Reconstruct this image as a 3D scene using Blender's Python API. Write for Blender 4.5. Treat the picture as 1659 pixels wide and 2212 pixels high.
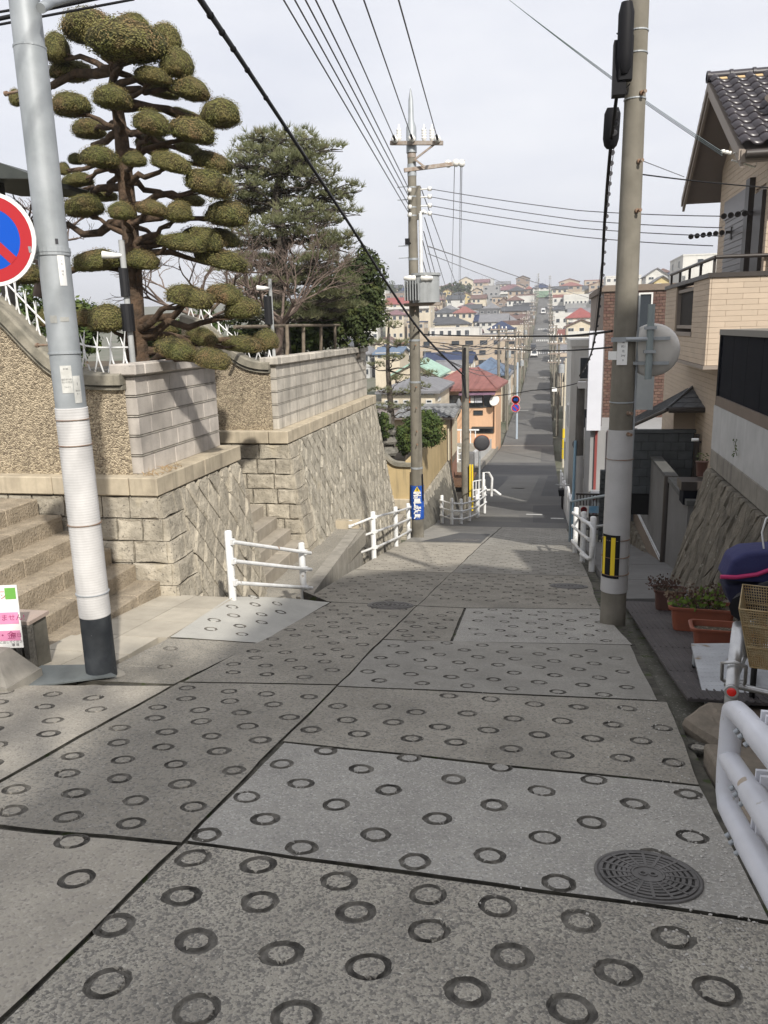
import bpy, bmesh, math, random
from mathutils import Vector, Matrix, noise
from mathutils.geometry import delaunay_2d_cdt
R = math.radians
random.seed(7)
for o in list(bpy.data.objects): bpy.data.objects.remove(o)
S = bpy.context.scene
COL = S.collection

# ---------------------------------------------------------------- camera
# world: +Y runs down the street, +X to the right, Z up; the camera stands over the origin
FPX, CX, CY, EYE = 1701.0, 829.5, 1106.0, 1.6          # pinhole of a 1659 x 2212 frame
PITCH, ROLL, YAW = R(13.1), R(1.5), R(11.678)
_f = Vector((-math.sin(YAW)*math.cos(PITCH), math.cos(YAW)*math.cos(PITCH), -math.sin(PITCH)))
_r = Vector((math.cos(YAW), math.sin(YAW), 0)); _u = _r.cross(_f)
_r2 = _r*math.cos(ROLL) - _u*math.sin(ROLL); _u2 = _u*math.cos(ROLL) + _r*math.sin(ROLL)
CAMP = Vector((0, 0, EYE))
cam = bpy.data.cameras.new('camera'); camo = bpy.data.objects.new('camera', cam); COL.objects.link(camo)
m = Matrix((( _r2.x, _u2.x, -_f.x, 0), (_r2.y, _u2.y, -_f.y, 0), (_r2.z, _u2.z, -_f.z, EYE), (0, 0, 0, 1)))
camo.matrix_world = m
cam.sensor_fit = 'VERTICAL'; cam.sensor_height = 36.0; cam.lens = FPX/2212*36.0
cam.clip_start = 0.05; cam.clip_end = 6000
S.camera = camo
S.render.resolution_x, S.render.resolution_y = 768, 1024

# ---------------------------------------------------------------- light
SUN_EL, SUN_AZ = R(38), R(150.5)       # compass angle measured from +Y towards +X: behind the camera, to its right
w = bpy.data.worlds.new('World'); S.world = w; w.use_nodes = True
nt = w.node_tree; nt.nodes.clear()
sky = nt.nodes.new('ShaderNodeTexSky'); sky.sky_type = 'NISHITA'; sky.sun_disc = False
sky.sun_elevation = SUN_EL; sky.sun_rotation = SUN_AZ; sky.air_density = 0.8; sky.dust_density = 5.0; sky.ozone_density = 1.2; sky.altitude = 60
tc = nt.nodes.new('ShaderNodeTexCoord')
mp = nt.nodes.new('ShaderNodeMapping'); mp.inputs['Scale'].default_value = (1.0, 1.0, 3.2)
nz = nt.nodes.new('ShaderNodeTexNoise'); nz.inputs['Scale'].default_value = 2.2; nz.inputs['Detail'].default_value = 6; nz.inputs['Roughness'].default_value = 0.55
cr = nt.nodes.new('ShaderNodeValToRGB')
cr.color_ramp.elements[0].position = 0.3; cr.color_ramp.elements[0].color = (.80, .80, .80, 1)
cr.color_ramp.elements[1].position = 0.7; cr.color_ramp.elements[1].color = (.93, .93, .93, 1)
cr2 = nt.nodes.new('ShaderNodeValToRGB')         # thin veil of cloud, lighter and greyer patches
cr2.color_ramp.elements[0].position = 0.32; cr2.color_ramp.elements[0].color = (8.7, 8.9, 9.7, 1)
cr2.color_ramp.elements[1].position = 0.72; cr2.color_ramp.elements[1].color = (9.7, 9.8, 10.2, 1)
mx = nt.nodes.new('ShaderNodeMix'); mx.data_type = 'RGBA'
bg = nt.nodes.new('ShaderNodeBackground'); bg.inputs['Strength'].default_value = 0.1
wo = nt.nodes.new('ShaderNodeOutputWorld')
L = nt.links.new
L(tc.outputs['Generated'], mp.inputs['Vector']); L(mp.outputs['Vector'], nz.inputs['Vector'])
L(nz.outputs['Fac'], cr.inputs['Fac']); L(nz.outputs['Fac'], cr2.inputs['Fac'])
L(cr.outputs['Color'], mx.inputs['Factor']); L(sky.outputs['Color'], mx.inputs['A']); L(cr2.outputs['Color'], mx.inputs['B'])
L(mx.outputs['Result'], bg.inputs['Color']); L(bg.outputs['Background'], wo.inputs['Surface'])
sun = bpy.data.lights.new('sun', 'SUN'); suno = bpy.data.objects.new('sun', sun); COL.objects.link(suno)
sun.energy = 5.0; sun.angle = R(1.2); sun.color = (1.0, 0.95, 0.87)
SUNV = Vector((math.sin(SUN_AZ)*math.cos(SUN_EL), math.cos(SUN_AZ)*math.cos(SUN_EL), math.sin(SUN_EL)))
suno.rotation_euler = (-SUNV).to_track_quat('-Z', 'Y').to_euler(); suno.location = (20, -30, 40)
S.view_settings.view_transform = 'Standard'; S.view_settings.look = 'None'
S.view_settings.exposure = 0.1; S.view_settings.gamma = 1.0; S.view_settings.use_curve_mapping = False

# ---------------------------------------------------------------- measuring helpers: a viewing direction met with a real plane
def ray(x, y): return _r2*((x-CX)/FPX) - _u2*((y-CY)/FPX) + _f
def onY(x, y, Y): v = ray(x, y); return CAMP + v*(Y/v.y)
def onX(x, y, X): v = ray(x, y); return CAMP + v*(X/v.x)
def onZ(x, y, Z): v = ray(x, y); return CAMP + v*((Z-EYE)/v.z)
def onG(x, y, s=0.19): v = ray(x, y); return CAMP + v*(-EYE/(v.z+s*v.y))
def z5(a, b): return (822.9+a*.33065, 548.6+b*.33065)
def z8(a, b): return (1207+a*.2728, 658.3+b*.2728)
def lerp(a, b, t): return a+(b-a)*t

# ---------------------------------------------------------------- mesh helpers
class MB:
    def __init__(s): s.v = []; s.f = []; s.mi = []; s.sm = []
    def add(s, vs, fs, mi=0, sm=False):
        b = len(s.v); s.v += [tuple(p) for p in vs]
        for f in fs: s.f.append([i+b for i in f]); s.mi.append(mi); s.sm.append(sm)
        return s
    def box(s, c, d, rz=0, mi=0, M=None):
        x, y, z = d[0]/2, d[1]/2, d[2]/2
        vs = [Vector(p) for p in ((-x,-y,-z),(x,-y,-z),(x,y,-z),(-x,y,-z),(-x,-y,z),(x,-y,z),(x,y,z),(-x,y,z))]
        T = Matrix.Translation(c) @ (M if M else Matrix.Rotation(rz, 4, 'Z'))
        return s.add([T @ p for p in vs], BF, mi)
    def bb(s, x0, x1, y0, y1, z0, z1, mi=0):
        return s.box(((x0+x1)/2, (y0+y1)/2, (z0+z1)/2), (abs(x1-x0), abs(y1-y0), abs(z1-z0)), 0, mi)
    def hexa(s, b4, t4, mi=0): return s.add(list(b4)+list(t4), BF, mi)
    def cyl(s, p0, p1, r0, r1=None, n=10, mi=0, caps=True): return s.tube([p0, p1], [r0, r0 if r1 is None else r1], n, mi, caps)
    def tube(s, pts, rad, n=8, mi=0, caps=True, sm=True):
        pts = [Vector(p) for p in pts]; k = len(pts)
        if not hasattr(rad, '__len__'): rad = [rad]*k
        vs = []; up = None
        for i in range(k):
            t = (pts[min(i+1, k-1)] - pts[max(i-1, 0)])
            t = t.normalized() if t.length > 1e-9 else Vector((0, 0, 1))
            if up is None: up = Vector((1, 0, 0)) if abs(t.z) > .8 else Vector((0, 0, 1))
            a = up.cross(t)
            if a.length < 1e-4: a = Vector((0, 1, 0)).cross(t)
            a.normalize(); b = t.cross(a); up = b
            for j in range(n):
                q = 2*math.pi*j/n; vs.append(pts[i] + (a*math.cos(q)+b*math.sin(q))*rad[i])
        fs = [[i*n+j, i*n+(j+1) % n, (i+1)*n+(j+1) % n, (i+1)*n+j] for i in range(k-1) for j in range(n)]
        s.add(vs, fs, mi, sm)
        if caps: s.add([vs[j] for j in range(n)], [list(range(n))[::-1]], mi); s.add([vs[(k-1)*n+j] for j in range(n)], [list(range(n))], mi)
        return s
    def lathe(s, prof, c=(0, 0, 0), n=20, mi=0, sm=True, M=None):
        vs = []; M = M or Matrix.Identity(4); T = Matrix.Translation(c) @ M
        for (r, z) in prof:
            for j in range(n): q = 2*math.pi*j/n; vs.append(T @ Vector((r*math.cos(q), r*math.sin(q), z)))
        k = len(prof)
        s.add(vs, [[i*n+j, i*n+(j+1) % n, (i+1)*n+(j+1) % n, (i+1)*n+j] for i in range(k-1) for j in range(n)], mi, sm)
        if prof[0][0] > 1e-6: s.add(vs[:n], [list(range(n))[::-1]], mi)
        if prof[-1][0] > 1e-6: s.add(vs[-n:], [list(range(n))], mi)
        return s
    def prism(s, poly, off, mi=0):           # poly: 3D points, off: extrusion vector
        n = len(poly); off = Vector(off); a = [Vector(p) for p in poly]; b = [p+off for p in a]
        return s.add(a+b, [list(range(n))[::-1], list(range(n, 2*n))] + [[i, (i+1) % n, n+(i+1) % n, n+i] for i in range(n)], mi)
    def mesh(s, name, mats):
        me = bpy.data.meshes.new(name); me.from_pydata(s.v, [], s.f)
        for q in (mats if isinstance(mats, (list, tuple)) else [mats]): me.materials.append(q)
        me.polygons.foreach_set('material_index', s.mi); me.polygons.foreach_set('use_smooth', s.sm)
        me.update(); return me
    def build(s, name, mats, parent=None, fix=True):
        me = s.mesh(name, mats)
        if fix:
            bm = bmesh.new(); bm.from_mesh(me); bmesh.ops.recalc_face_normals(bm, faces=bm.faces); bm.to_mesh(me); bm.free()
        return link(name, me, parent)
BF = [[3,2,1,0],[4,5,6,7],[0,1,5,4],[1,2,6,5],[2,3,7,6],[3,0,4,7]]
WM = {}
def link(name, me, parent=None, M=None):
    o = bpy.data.objects.new(name, me); COL.objects.link(o)
    M = M or Matrix.Identity(4); o.matrix_basis = M; WM[o.name] = M
    if parent is not None:
        o.parent = parent; o.matrix_parent_inverse = WM[parent.name].inverted()
    return o
def thing(name, label, cat, loc=(0, 0, 0), group=None):
    o = link(name, None, None, Matrix.Translation(loc)); o.empty_display_size = .2
    o['label'] = label; o['category'] = cat
    if group: o['group'] = group
    return o
def tag(o, label, cat, group=None):
    o['label'] = label; o['category'] = cat
    if group: o['group'] = group
    return o
def struct(o): o['kind'] = 'structure'; return o
def stuff(o): o['kind'] = 'stuff'; return o
def copy_tree(o, M, parent=None):
    """copy of a thing and its parts, its world matrix set to M"""
    c = o.copy(); COL.objects.link(c)
    if parent is None: c.matrix_basis = M
    else: c.parent = parent
    for ch in o.children: copy_tree(ch, None, c)
    return c
def rnd(a, b): return random.uniform(a, b)
def sag(p0, p1, d, n=14):
    p0, p1 = Vector(p0), Vector(p1)
    return [p0.lerp(p1, i/n) - Vector((0, 0, 4*d*(i/n)*(1-i/n))) for i in range(n+1)]
def soft(me_bm, w=.006, seg=1):
    bmesh.ops.bevel(me_bm, geom=me_bm.edges[:], offset=w, segments=seg, affect='EDGES', profile=.5)
def bevbox(name, d, w, mats):
    bm = bmesh.new(); bmesh.ops.create_cube(bm, size=1); bmesh.ops.scale(bm, vec=d, verts=bm.verts); soft(bm, w)
    me = bpy.data.meshes.new(name); bm.to_mesh(me); bm.free(); me.materials.append(mats); return me

# ---------------------------------------------------------------- materials
MATS = {}
def mat(name, c, c2=None, scale=3., rough=.85, bump=0., bs=30., rnd_=0., speck=None, streak=0., metal=0., spec=.35, detail=6, lo=.35, hi=.65, bdist=.02, rndcol=None, vor=None, stain=None):
    if name in MATS: return MATS[name]
    M = bpy.data.materials.new(name); M.use_nodes = True; t = M.node_tree; N = t.nodes; Lk = t.links.new
    b = N['Principled BSDF']; b.inputs['Roughness'].default_value = rough; b.inputs['Metallic'].default_value = metal
    b.inputs['Specular IOR Level'].default_value = spec
    g = N.new('ShaderNodeNewGeometry'); pos = g.outputs['Position']
    def noise_(sc, det=detail, vec=None, ro=.6):
        n = N.new('ShaderNodeTexNoise'); n.inputs['Scale'].default_value = sc; n.inputs['Detail'].default_value = det; n.inputs['Roughness'].default_value = ro
        Lk(vec if vec else pos, n.inputs['Vector']); return n.outputs['Fac']
    def mix(f, a, bb, blend='MIX'):
        x = N.new('ShaderNodeMix'); x.data_type = 'RGBA'; x.blend_type = blend
        for k, q in (('Factor', f), ('A', a), ('B', bb)):
            if isinstance(q, (int, float)): x.inputs[k].default_value = q
            elif isinstance(q, tuple): x.inputs[k].default_value = q+(1,) if len(q) == 3 else q
            else: Lk(q, x.inputs[k])
        return x.outputs['Result']
    def ramp(f, lo, hi, a=(0, 0, 0), bb=(1, 1, 1)):
        x = N.new('ShaderNodeMapRange'); Lk(f, x.inputs['Value']); x.inputs['From Min'].default_value = lo; x.inputs['From Max'].default_value = hi
        return x.outputs['Result']
    col = tuple(c)
    if c2 is not None: col = mix(ramp(noise_(scale), lo, hi), tuple(c), tuple(c2))
    hgt = None
    if vor:                                  # cell pattern: pebbles, aggregate (scale, colour a, colour b, amount)
        vo = N.new('ShaderNodeTexVoronoi'); vo.inputs['Scale'].default_value = vor[0]; Lk(pos, vo.inputs['Vector'])
        sv = N.new('ShaderNodeSeparateColor'); Lk(vo.outputs['Color'], sv.inputs['Color'])
        vc = mix(sv.outputs['Red'], vor[1], vor[2])
        col = mix(vor[3], col, vc) if len(vor) < 5 else mix(mix(ramp(sv.outputs['Green'], vor[4], vor[4]+.02), (0, 0, 0), (vor[3],)*3), col, vc)
        hgt = vo.outputs['Distance']
    if speck:                                # (scale, threshold, colour)
        for sp in (speck if isinstance(speck, list) else [speck]):
            col = mix(ramp(noise_(sp[0], 2), sp[1], sp[1]+(.06 if len(sp) < 4 else sp[3])), col, sp[2])
    if streak:
        mp = N.new('ShaderNodeMapping'); mp.inputs['Scale'].default_value = (7, 7, .45); Lk(pos, mp.inputs['Vector'])
        f = ramp(noise_(1.0, 4, mp.outputs['Vector']), .5, .75)
        col = mix(mix(f, (0, 0, 0), (streak,)*3), col, (.06, .055, .05))
    if stain:                                # worn and soiled patches drawn out along the street (amount, colour)
        mp2 = N.new('ShaderNodeMapping'); mp2.inputs['Scale'].default_value = (1.5, .45, .45); Lk(pos, mp2.inputs['Vector'])
        f1 = ramp(noise_(1.0, 8, mp2.outputs['Vector'], .68), .47, .72)
        f2 = ramp(noise_(5.5, 6), .52, .75)
        col = mix(mix(f1, (0, 0, 0), (stain[0],)*3), col, stain[1])
        col = mix(mix(f2, (0, 0, 0), (stain[0]*.7,)*3), col, stain[1])
    if rnd_ or rndcol:
        oi = N.new('ShaderNodeObjectInfo')
        if rndcol: col = mix(oi.outputs['Random'], col, rndcol)
        mr = N.new('ShaderNodeMapRange'); Lk(oi.outputs['Random'], mr.inputs['Value']); mr.inputs['To Min'].default_value = 1-rnd_; mr.inputs['To Max'].default_value = 1+rnd_
        cb = N.new('ShaderNodeCombineColor'); [Lk(mr.outputs['Result'], cb.inputs[k]) for k in ('Red', 'Green', 'Blue')]
        col = mix(1.0, col, cb.outputs['Color'], 'MULTIPLY')
    if isinstance(col, tuple): b.inputs['Base Color'].default_value = col+(1,)
    else: Lk(col, b.inputs['Base Color'])
    if bump:
        bp = N.new('ShaderNodeBump'); bp.inputs['Strength'].default_value = bump; bp.inputs['Distance'].default_value = bdist
        if hgt is not None: Lk(hgt, bp.inputs['Height']); bp.invert = True
        else: Lk(noise_(bs, 5), bp.inputs['Height'])
        Lk(bp.outputs['Normal'], b.inputs['Normal'])
    MATS[name] = M; return M
def leafmat(name, a, b, c, sc=9., tr=.25, rough=.7):
    """leaves: colour drifts between a, b and c through the crown, a little light passes through"""
    M = mat(name, a, b, scale=sc, rough=rough, spec=.25, lo=.3, hi=.7, speck=(3.2, .52, c, .2))
    t = M.node_tree; p = t.nodes['Principled BSDF']
    if tr:
        ts = t.nodes.new('ShaderNodeBsdfTranslucent'); ms = t.nodes.new('ShaderNodeMixShader'); ms.inputs[0].default_value = tr
        src = p.inputs['Base Color'].links[0].from_socket
        t.links.new(src, ts.inputs['Color']); t.links.new(p.outputs[0], ms.inputs[1]); t.links.new(ts.outputs[0], ms.inputs[2])
        t.links.new(ms.outputs[0], t.nodes['Material Output'].inputs['Surface'])
    return M
def glass(name, c=(.05, .06, .07), rough=.08): return mat(name, c, rough=rough, spec=.6)
m_white = mat('white_paint', (.76, .77, .77), (.62, .62, .61), scale=7, rough=.42, spec=.45, speck=[(16, .68, (.38, .33, .27)), (7, .72, (.30, .19, .10), .03)])
m_whiten = mat('white_pipe_paint', (.66, .67, .71), (.58, .59, .63), scale=5, rough=.36, spec=.45, speck=[(30, .70, (.45, .44, .42)), (11, .74, (.40, .33, .26), .03)])
m_steel = mat('galvanised_steel', (.30, .325, .34), (.39, .415, .435), scale=4, rough=.5, metal=.25, streak=.18, spec=.5)
m_rust = mat('rusty_steel', (.25, .21, .17), (.20, .10, .05), scale=12, rough=.8)
m_cpole = mat('pole_concrete', (.215, .198, .163), (.155, .142, .115), scale=3, rough=.9, bump=.15, bs=60, streak=.35)
m_black = mat('black_plastic', (.012, .012, .014), rough=.6, spec=.15)
m_cable = mat('cable_black', (.014, .014, .016), rough=.7, spec=.15)
m_wire = mat('wire_grey', (.10, .10, .11), rough=.6)
m_porc = mat('white_porcelain', (.75, .74, .70), rough=.25, spec=.6)
m_dark = mat('dark_void', (.012, .012, .012), rough=1)
def prof(Y):
    P = [(-40, 6.0), (-8, 1.52), (25, -4.75), (35, -6.2), (49, -7.5), (62, -8.6), (72, -9.05), (89, -8.8), (129, -9.1), (165, -7.4), (201, -4.9), (290, 2.2), (380, 13.2), (450, 19.5), (520, 21), (700, 10), (1600, -30), (3000, -40)]
    for (a, za), (b, zb) in zip(P, P[1:]):
        if Y <= b: t = max(0., (Y-a)/(b-a)); return za+(zb-za)*t
    return P[-1][1]
# ================================================================ ground, road
m_agg = mat('worn_aggregate_concrete', c=(.46, .428, .36), c2=(.335, .31, .262), scale=1.6, rough=.92, bump=.6, bs=85, bdist=.012, vor=(105, (.10, .098, .093), (.27, .255, .225), .75, .56), speck=[(60, .62, (.52, .49, .42)), (130, .64, (.13, .127, .118))], stain=(.5, (.13, .124, .112)))
m_smooth = mat('smooth_concrete_slab', c=(.36, .345, .308), c2=(.29, .277, .248), scale=2.2, rough=.9, bump=.3, bs=120, bdist=.006, vor=(105, (.17, .165, .16), (.50, .48, .44), .6, .60), speck=(80, .62, (.56, .54, .50)), stain=(.32, (.16, .153, .14)))
m_warm = mat('warm_concrete_slab', c=(.42, .385, .32), c2=(.325, .298, .25), scale=2.0, rough=.9, bump=.3, bs=110, bdist=.008, vor=(95, (.18, .165, .15), (.52, .48, .41), .6, .6), stain=(.34, (.16, .15, .13)))
m_old = mat('old_concrete_slab', c=(.345, .318, .267), c2=(.235, .217, .182), scale=1.1, rough=.92, bump=.45, bs=90, bdist=.01, vor=(75, (.11, .106, .098), (.37, .348, .305), .6, .58), speck=[(60, .61, (.15, .145, .135)), (48, .66, (.40, .378, .335))], stain=(.36, (.12, .115, .103)))
m_mid = mat('grey_brown_concrete_slab', c=(.305, .29, .257), c2=(.235, .223, .197), scale=1.8, rough=.9, bump=.3, bs=110, bdist=.008, vor=(100, (.14, .135, .125), (.38, .36, .32), .5, .6), stain=(.36, (.13, .125, .112)))
m_new = mat('new_concrete_slab', c=(.46, .45, .41), c2=(.385, .375, .345), scale=1.7, rough=.9, bump=.2, bs=120, bdist=.006, speck=(60, .64, (.33, .325, .30)), stain=(.22, (.2, .195, .18)))
m_groove = mat('dirt_in_grooves', (.06, .056, .05), (.20, .187, .162), scale=12, rough=1, bump=.5, bs=90)
m_dirt = mat('joint_dirt', (.035, .033, .028), (.12, .112, .09), scale=7, rough=1, speck=(6, .6, (.045, .06, .02)))
m_asph = mat('asphalt', (.10, .099, .096), (.135, .132, .125), scale=.35, rough=.9, bump=.2, bs=80, speck=(60, .6, (.19, .185, .18)))
m_asphd = mat('dark_asphalt_patch', (.072, .072, .073), (.09, .09, .09), scale=.6, rough=.9, speck=(60, .62, (.13, .13, .13)))
m_asphl = mat('light_asphalt_patch', (.165, .16, .148), (.135, .132, .122), scale=.6, rough=.9, speck=(60, .62, (.22, .22, .2)))
m_paint = mat('road_paint_white', (.62, .62, .60), (.42, .42, .40), scale=6, rough=.8)
m_iron = mat('cast_iron', (.17, .162, .155), (.11, .105, .1), scale=9, rough=.55, metal=.4, bump=.15, bs=120, bdist=.004)
m_grav = mat('terrain_soil', (.16, .15, .12), (.10, .11, .07), scale=.15, rough=1)
m_kerb = mat('kerb_concrete', (.36, .335, .29), (.26, .243, .21), scale=4, rough=.9, bump=.2, bs=60, streak=.3)

def zl(X, Y):
    """street surface: a steady fall, flattened to the landing in front of the first stairs"""
    z = prof(Y)
    if X < -2.6 and 5.0 < Y < 9.2:
        land = -0.99-.105*(Y-5.0)
        t = min(1, (-2.6-X)/.8); k = min(1, (Y-5.0)/.5); z = lerp(z, max(z, land), t*k)
    return z
road = struct(link('road', None, None, Matrix.Identity(4)))
# bed under the slabs and the asphalt beyond
mb = MB(); ys = [-8, 0, 6, 12, 18, 24.8]
for a, b in zip(ys, ys[1:]):
    la, lb_ = (-4.2 if a < 5 else -2.95), (-4.2 if b < 5 else -2.95)
    if a == 0: la = lb_ = -3.2
    if a < 0: la = lb_ = -5
    mb.hexa([(la, a, prof(a)-.5), (.9, a, prof(a)-.5), (.9, b, prof(b)-.5), (lb_, b, prof(b)-.5)], [(la, a, prof(a)-.016), (.9, a, prof(a)-.016), (.9, b, prof(b)-.016), (lb_, b, prof(b)-.016)])
mb.build('road_bed', m_dirt, road)
def ledge(Y):
    for (a, xa), (b, xb) in zip(LE, LE[1:]):
        if Y <= b: return xa+(xb-xa)*(Y-a)/(b-a)
    return LE[-1][1]
LE = [(24, -3.45), (28, -3.6), (40, -4.0), (48, -4.4), (56, -4.2), (72, -3.7), (520, -3.7)]
mb = MB(); ys = [24.8, 28, 31, 35, 38, 42, 45, 49, 55, 62, 67, 72, 80, 89, 109, 129, 145, 165, 183, 201, 245, 290, 335, 380, 450, 520]
for a, b in zip(ys, ys[1:]):
    mb.add([(ledge(a), a, prof(a)), (.85, a, prof(a)), (.85, b, prof(b)), (ledge(b), b, prof(b))], [[0, 1, 2, 3]])
mb.build('asphalt_surface', m_asph, road, fix=False)
def patch(pts, m, dz, name='asphalt_patch'):
    mb = MB(); mb.add([(x, y, prof(y)+dz) for x, y in pts], [list(range(len(pts)))]); return mb.build(name, m, road, fix=False)
patch([(-3.3, 25.0), (-.6, 25.0), (-.9, 29.5), (-3.0, 28.5)], m_asphl, .004)
patch([(-.3, 25.6), (.82, 25.6), (.82, 34.5), (-.4, 34.0)], m_asphd, .004)
patch([(-2.6, 35.3), (-.7, 35.3), (-.2, 48.5), (-1.9, 48.7)], m_asphl, .005)
patch([(-4.0, 40), (-2.2, 40.2), (-2.1, 48), (-4.2, 47.8)], m_asphd, .004)
patch([(-.1, 38), (.83, 38), (.83, 48.9), (.3, 48.8)], m_asphd, .004)
patch([(-4.1, 49.4), (.83, 49.4), (.83, 58), (-4.0, 57.6)], m_asphd, .004)
patch([(-3.9, 58.4), (-.2, 58.4), (-.2, 69.5), (-3.7, 69.5)], m_asphl, .005)
patch([(-1.6, 72.5), (-1.45, 72.5), (-1.2, 110), (-1.35, 110)], m_asphd, .005)
patch([(-3.5, 90), (-1.2, 91), (-1.1, 104), (-3.5, 103)], m_asphd, .006)
# crossings and stop lines of the far street
for yy, n in ((196, 7), (226, 7), (262, 6)):
    for k in range(n):
        x0 = -2.6+k*.5
        mb = MB(); mb.add([(x0, yy, prof(yy)+.012), (x0+.28, yy, prof(yy)+.012), (x0+.28, yy+5, prof(yy+5)+.012), (x0, yy+5, prof(yy+5)+.012)], [[0, 1, 2, 3]]); mb.build('crossing_stripe', m_paint, road, fix=False)
for a, b, yy in ((-3.2, -2.0, 101), (-1.4, .5, 151), (-.6, 0, 29.4), (.3, .75, 28)):
    mb = MB(); mb.add([(a, yy, prof(yy)+.012), (b, yy, prof(yy)+.012), (b, yy+.35, prof(yy+.35)+.012), (a, yy+.35, prof(yy+.35)+.012)], [[0, 1, 2, 3]]); mb.build('painted_line', m_paint, road, fix=False)
mb = MB(); mb.bb(-3.75, .85, 71.6, 72.0, prof(72)-.2, prof(72)+.015); mb.build('expansion_joint', m_kerb, road)

def warp(p):
    """old formwork: joints wander a little, the same way on both sides"""
    return Vector((p.x+.020*noise.noise(Vector((p.x*.3, p.y*.9, 3)))+.007*noise.noise(Vector((p.x, p.y*5, 8))), p.y+.022*noise.noise(Vector((p.x*1.1, p.y*.3, 17)))+.008*noise.noise(Vector((p.x*6, p.y, 31)))))
# ---- concrete slabs with pressed anti-slip rings (real grooves)
def slab(poly, rings, m, n=18, depth=.011, jig=.006):
    """poly: outline (X, Y); rings: (X, Y, outer radius)"""
    o = []
    k = len(poly); c = sum((Vector(p) for p in poly), Vector((0, 0)))/k
    for i in range(k):                                   # slightly wandering edges
        a, b = Vector(poly[i]), Vector(poly[(i+1) % k]); L_ = (b-a).length; s = max(1, int(L_/.16))
        for j in range(s):
            p = a.lerp(b, j/s); q = (c-p).normalized()
            o.append(warp(p + q*(.004+rnd(0, jig))))
    vs = list(o); edges = []; faces = [list(range(len(o)))]; role = [0]*len(o)
    wd = []
    for (x, y, r) in rings:
        ph = rnd(0, 6.28); w_ = r*rnd(.32, .46); wd.append(w_); am = rnd(.02, .07); ns_ = rnd(.02, .06)
        for rr, ro in ((r, 1), (r-w_*.3, 2), (r-w_*.75, 2), (r-w_, 1)):
            b0 = len(vs)
            for j in range(n):
                q = 2*math.pi*j/n; e = 1+am*math.sin(random.choice((2, 3))*q*0+2*q+ph)+rnd(-ns_, ns_)
                vs.append(Vector((x+rr*e*math.cos(q), y+rr*e*math.sin(q)))); role.append(ro)
            edges += [(b0+j, b0+(j+1) % n) for j in range(n)]
    # interior points so that the surface can follow the ground
    V, E_, F_, ov, oe, of = delaunay_2d_cdt(vs, edges, faces, 1, 1e-5)
    rl = [max((role[i] for i in q), default=0) for q in ov]
    mb = MB()
    v3 = [(p.x, p.y, zl(p.x, p.y) - (depth if rl[i] == 2 else 0)) for i, p in enumerate(V)]
    mb.v = v3
    cells = {}
    for i, (x, y, r) in enumerate(rings): cells.setdefault((int(x//.5), int(y//.5)), []).append((x, y, r, wd[i]))
    for f in F_:
        cc = sum((V[i] for i in f), Vector((0, 0)))/len(f); g = 0
        for dx in (-1, 0, 1):
            for dy in (-1, 0, 1):
                for (x, y, r, ww) in cells.get((int(cc.x//.5)+dx, int(cc.y//.5)+dy), ()):
                    d = math.hypot(cc.x-x, cc.y-y)
                    if r-ww*.98 < d < r*1.01: g = 1
        mb.f.append(list(f)); mb.mi.append(g); mb.sm.append(False)
    no = len(o); b0 = len(mb.v)
    mb.v += [(p.x, p.y, zl(p.x, p.y)) for p in o] + [(p.x, p.y, zl(p.x, p.y)-.28) for p in o]
    for i in range(no): mb.f.append([b0+i, b0+(i+1) % no, b0+no+(i+1) % no, b0+no+i]); mb.mi.append(2); mb.sm.append(False)
    ob = mb.build('concrete_slab', [m, m_groove, m_dirt], road)
    return ob
def gp(l): return [(onG(x, y).x, onG(x, y).y) for x, y in l]
def grid(x0, x1, y0, y1, dx, dy, r=.066, jit=.02, stag=True, drop=.04):
    L_ = []; j = 0; y = y0+dy*.5
    while y < y1-r*.8:
        x = x0+(dx*.35 if not stag or j % 2 else dx*.75)
        while x < x1-r:
            if random.random() > drop and x > x0+r*1.15: L_.append((x+rnd(-jit, jit), y+rnd(-jit, jit)*.7, r*rnd(.94, 1.05)))
            x += dx
        y += dy; j += 1
    return L_
CR = -1.48
r0 = [(x, y, .074) for x, y in gp([(418,1853),(558,1868),(393,1935),(562,1948),(732,1903),(925,1932),(769,1970),(247,1998),(424,2032),(608,2059),(927,2010),(1075,1957),(1255,1989),(1456,2025),(1107,2065),(1335,2100),(233,2123),(425,2182),(797,2088),(1010,2142),(1235,2180),(1550,2140),(640,2195)])]
r0 += [(-1.1+.36*i, 1.12+(i % 2)*.12, .074) for i in range(6)]
r1 = [(x, y, .069) for x, y in gp([(447,1803),(573,1769),(652,1830),(533,1721),(650,1692),(609,1650),(726,1738),(703,1622),(780,1661),(840,1706),(812,1803),(896,1861),(884,1637),(980,1683),(945,1768),(1067,1739),(1058,1848),(1081,1657),(1170,1708),(1177,1809),(1207,1907),(1283,1684),(1278,1776),(1371,1736),(1415,1849),(1487,1715),(1496,1807)])]
r2 = [(x, y, .068) for x, y in gp([(730,1525),(825,1526),(750,1555),(672,1576),(850,1560),(776,1585),(900,1538),(950,1570),(890,1595),(1010,1541),(1055,1577),(985,1603),(1110,1552),(1165,1587),(1105,1617),(1215,1557),(1280,1595),(1215,1630),(1155,1521),(1325,1565),(1385,1600),(1345,1637),(1430,1572),(1510,1613),(1455,1647),(1250,1527),(1355,1530),(1060,1510),(970,1503)])]
slab([(CR, .4), (1.25, .4), (1.25, 2.56), (.85, 2.60), (CR, 2.72)], r0, m_agg, 26)
slab([(CR, 2.74), (.83, 2.62), (.84, 3.86), (CR+.02, 4.0)], r1, m_smooth, 24)
slab([(CR, 4.02), (.84, 3.88), (.90, 5.42), (CR, 5.26)], r2, m_old, 22)
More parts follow.
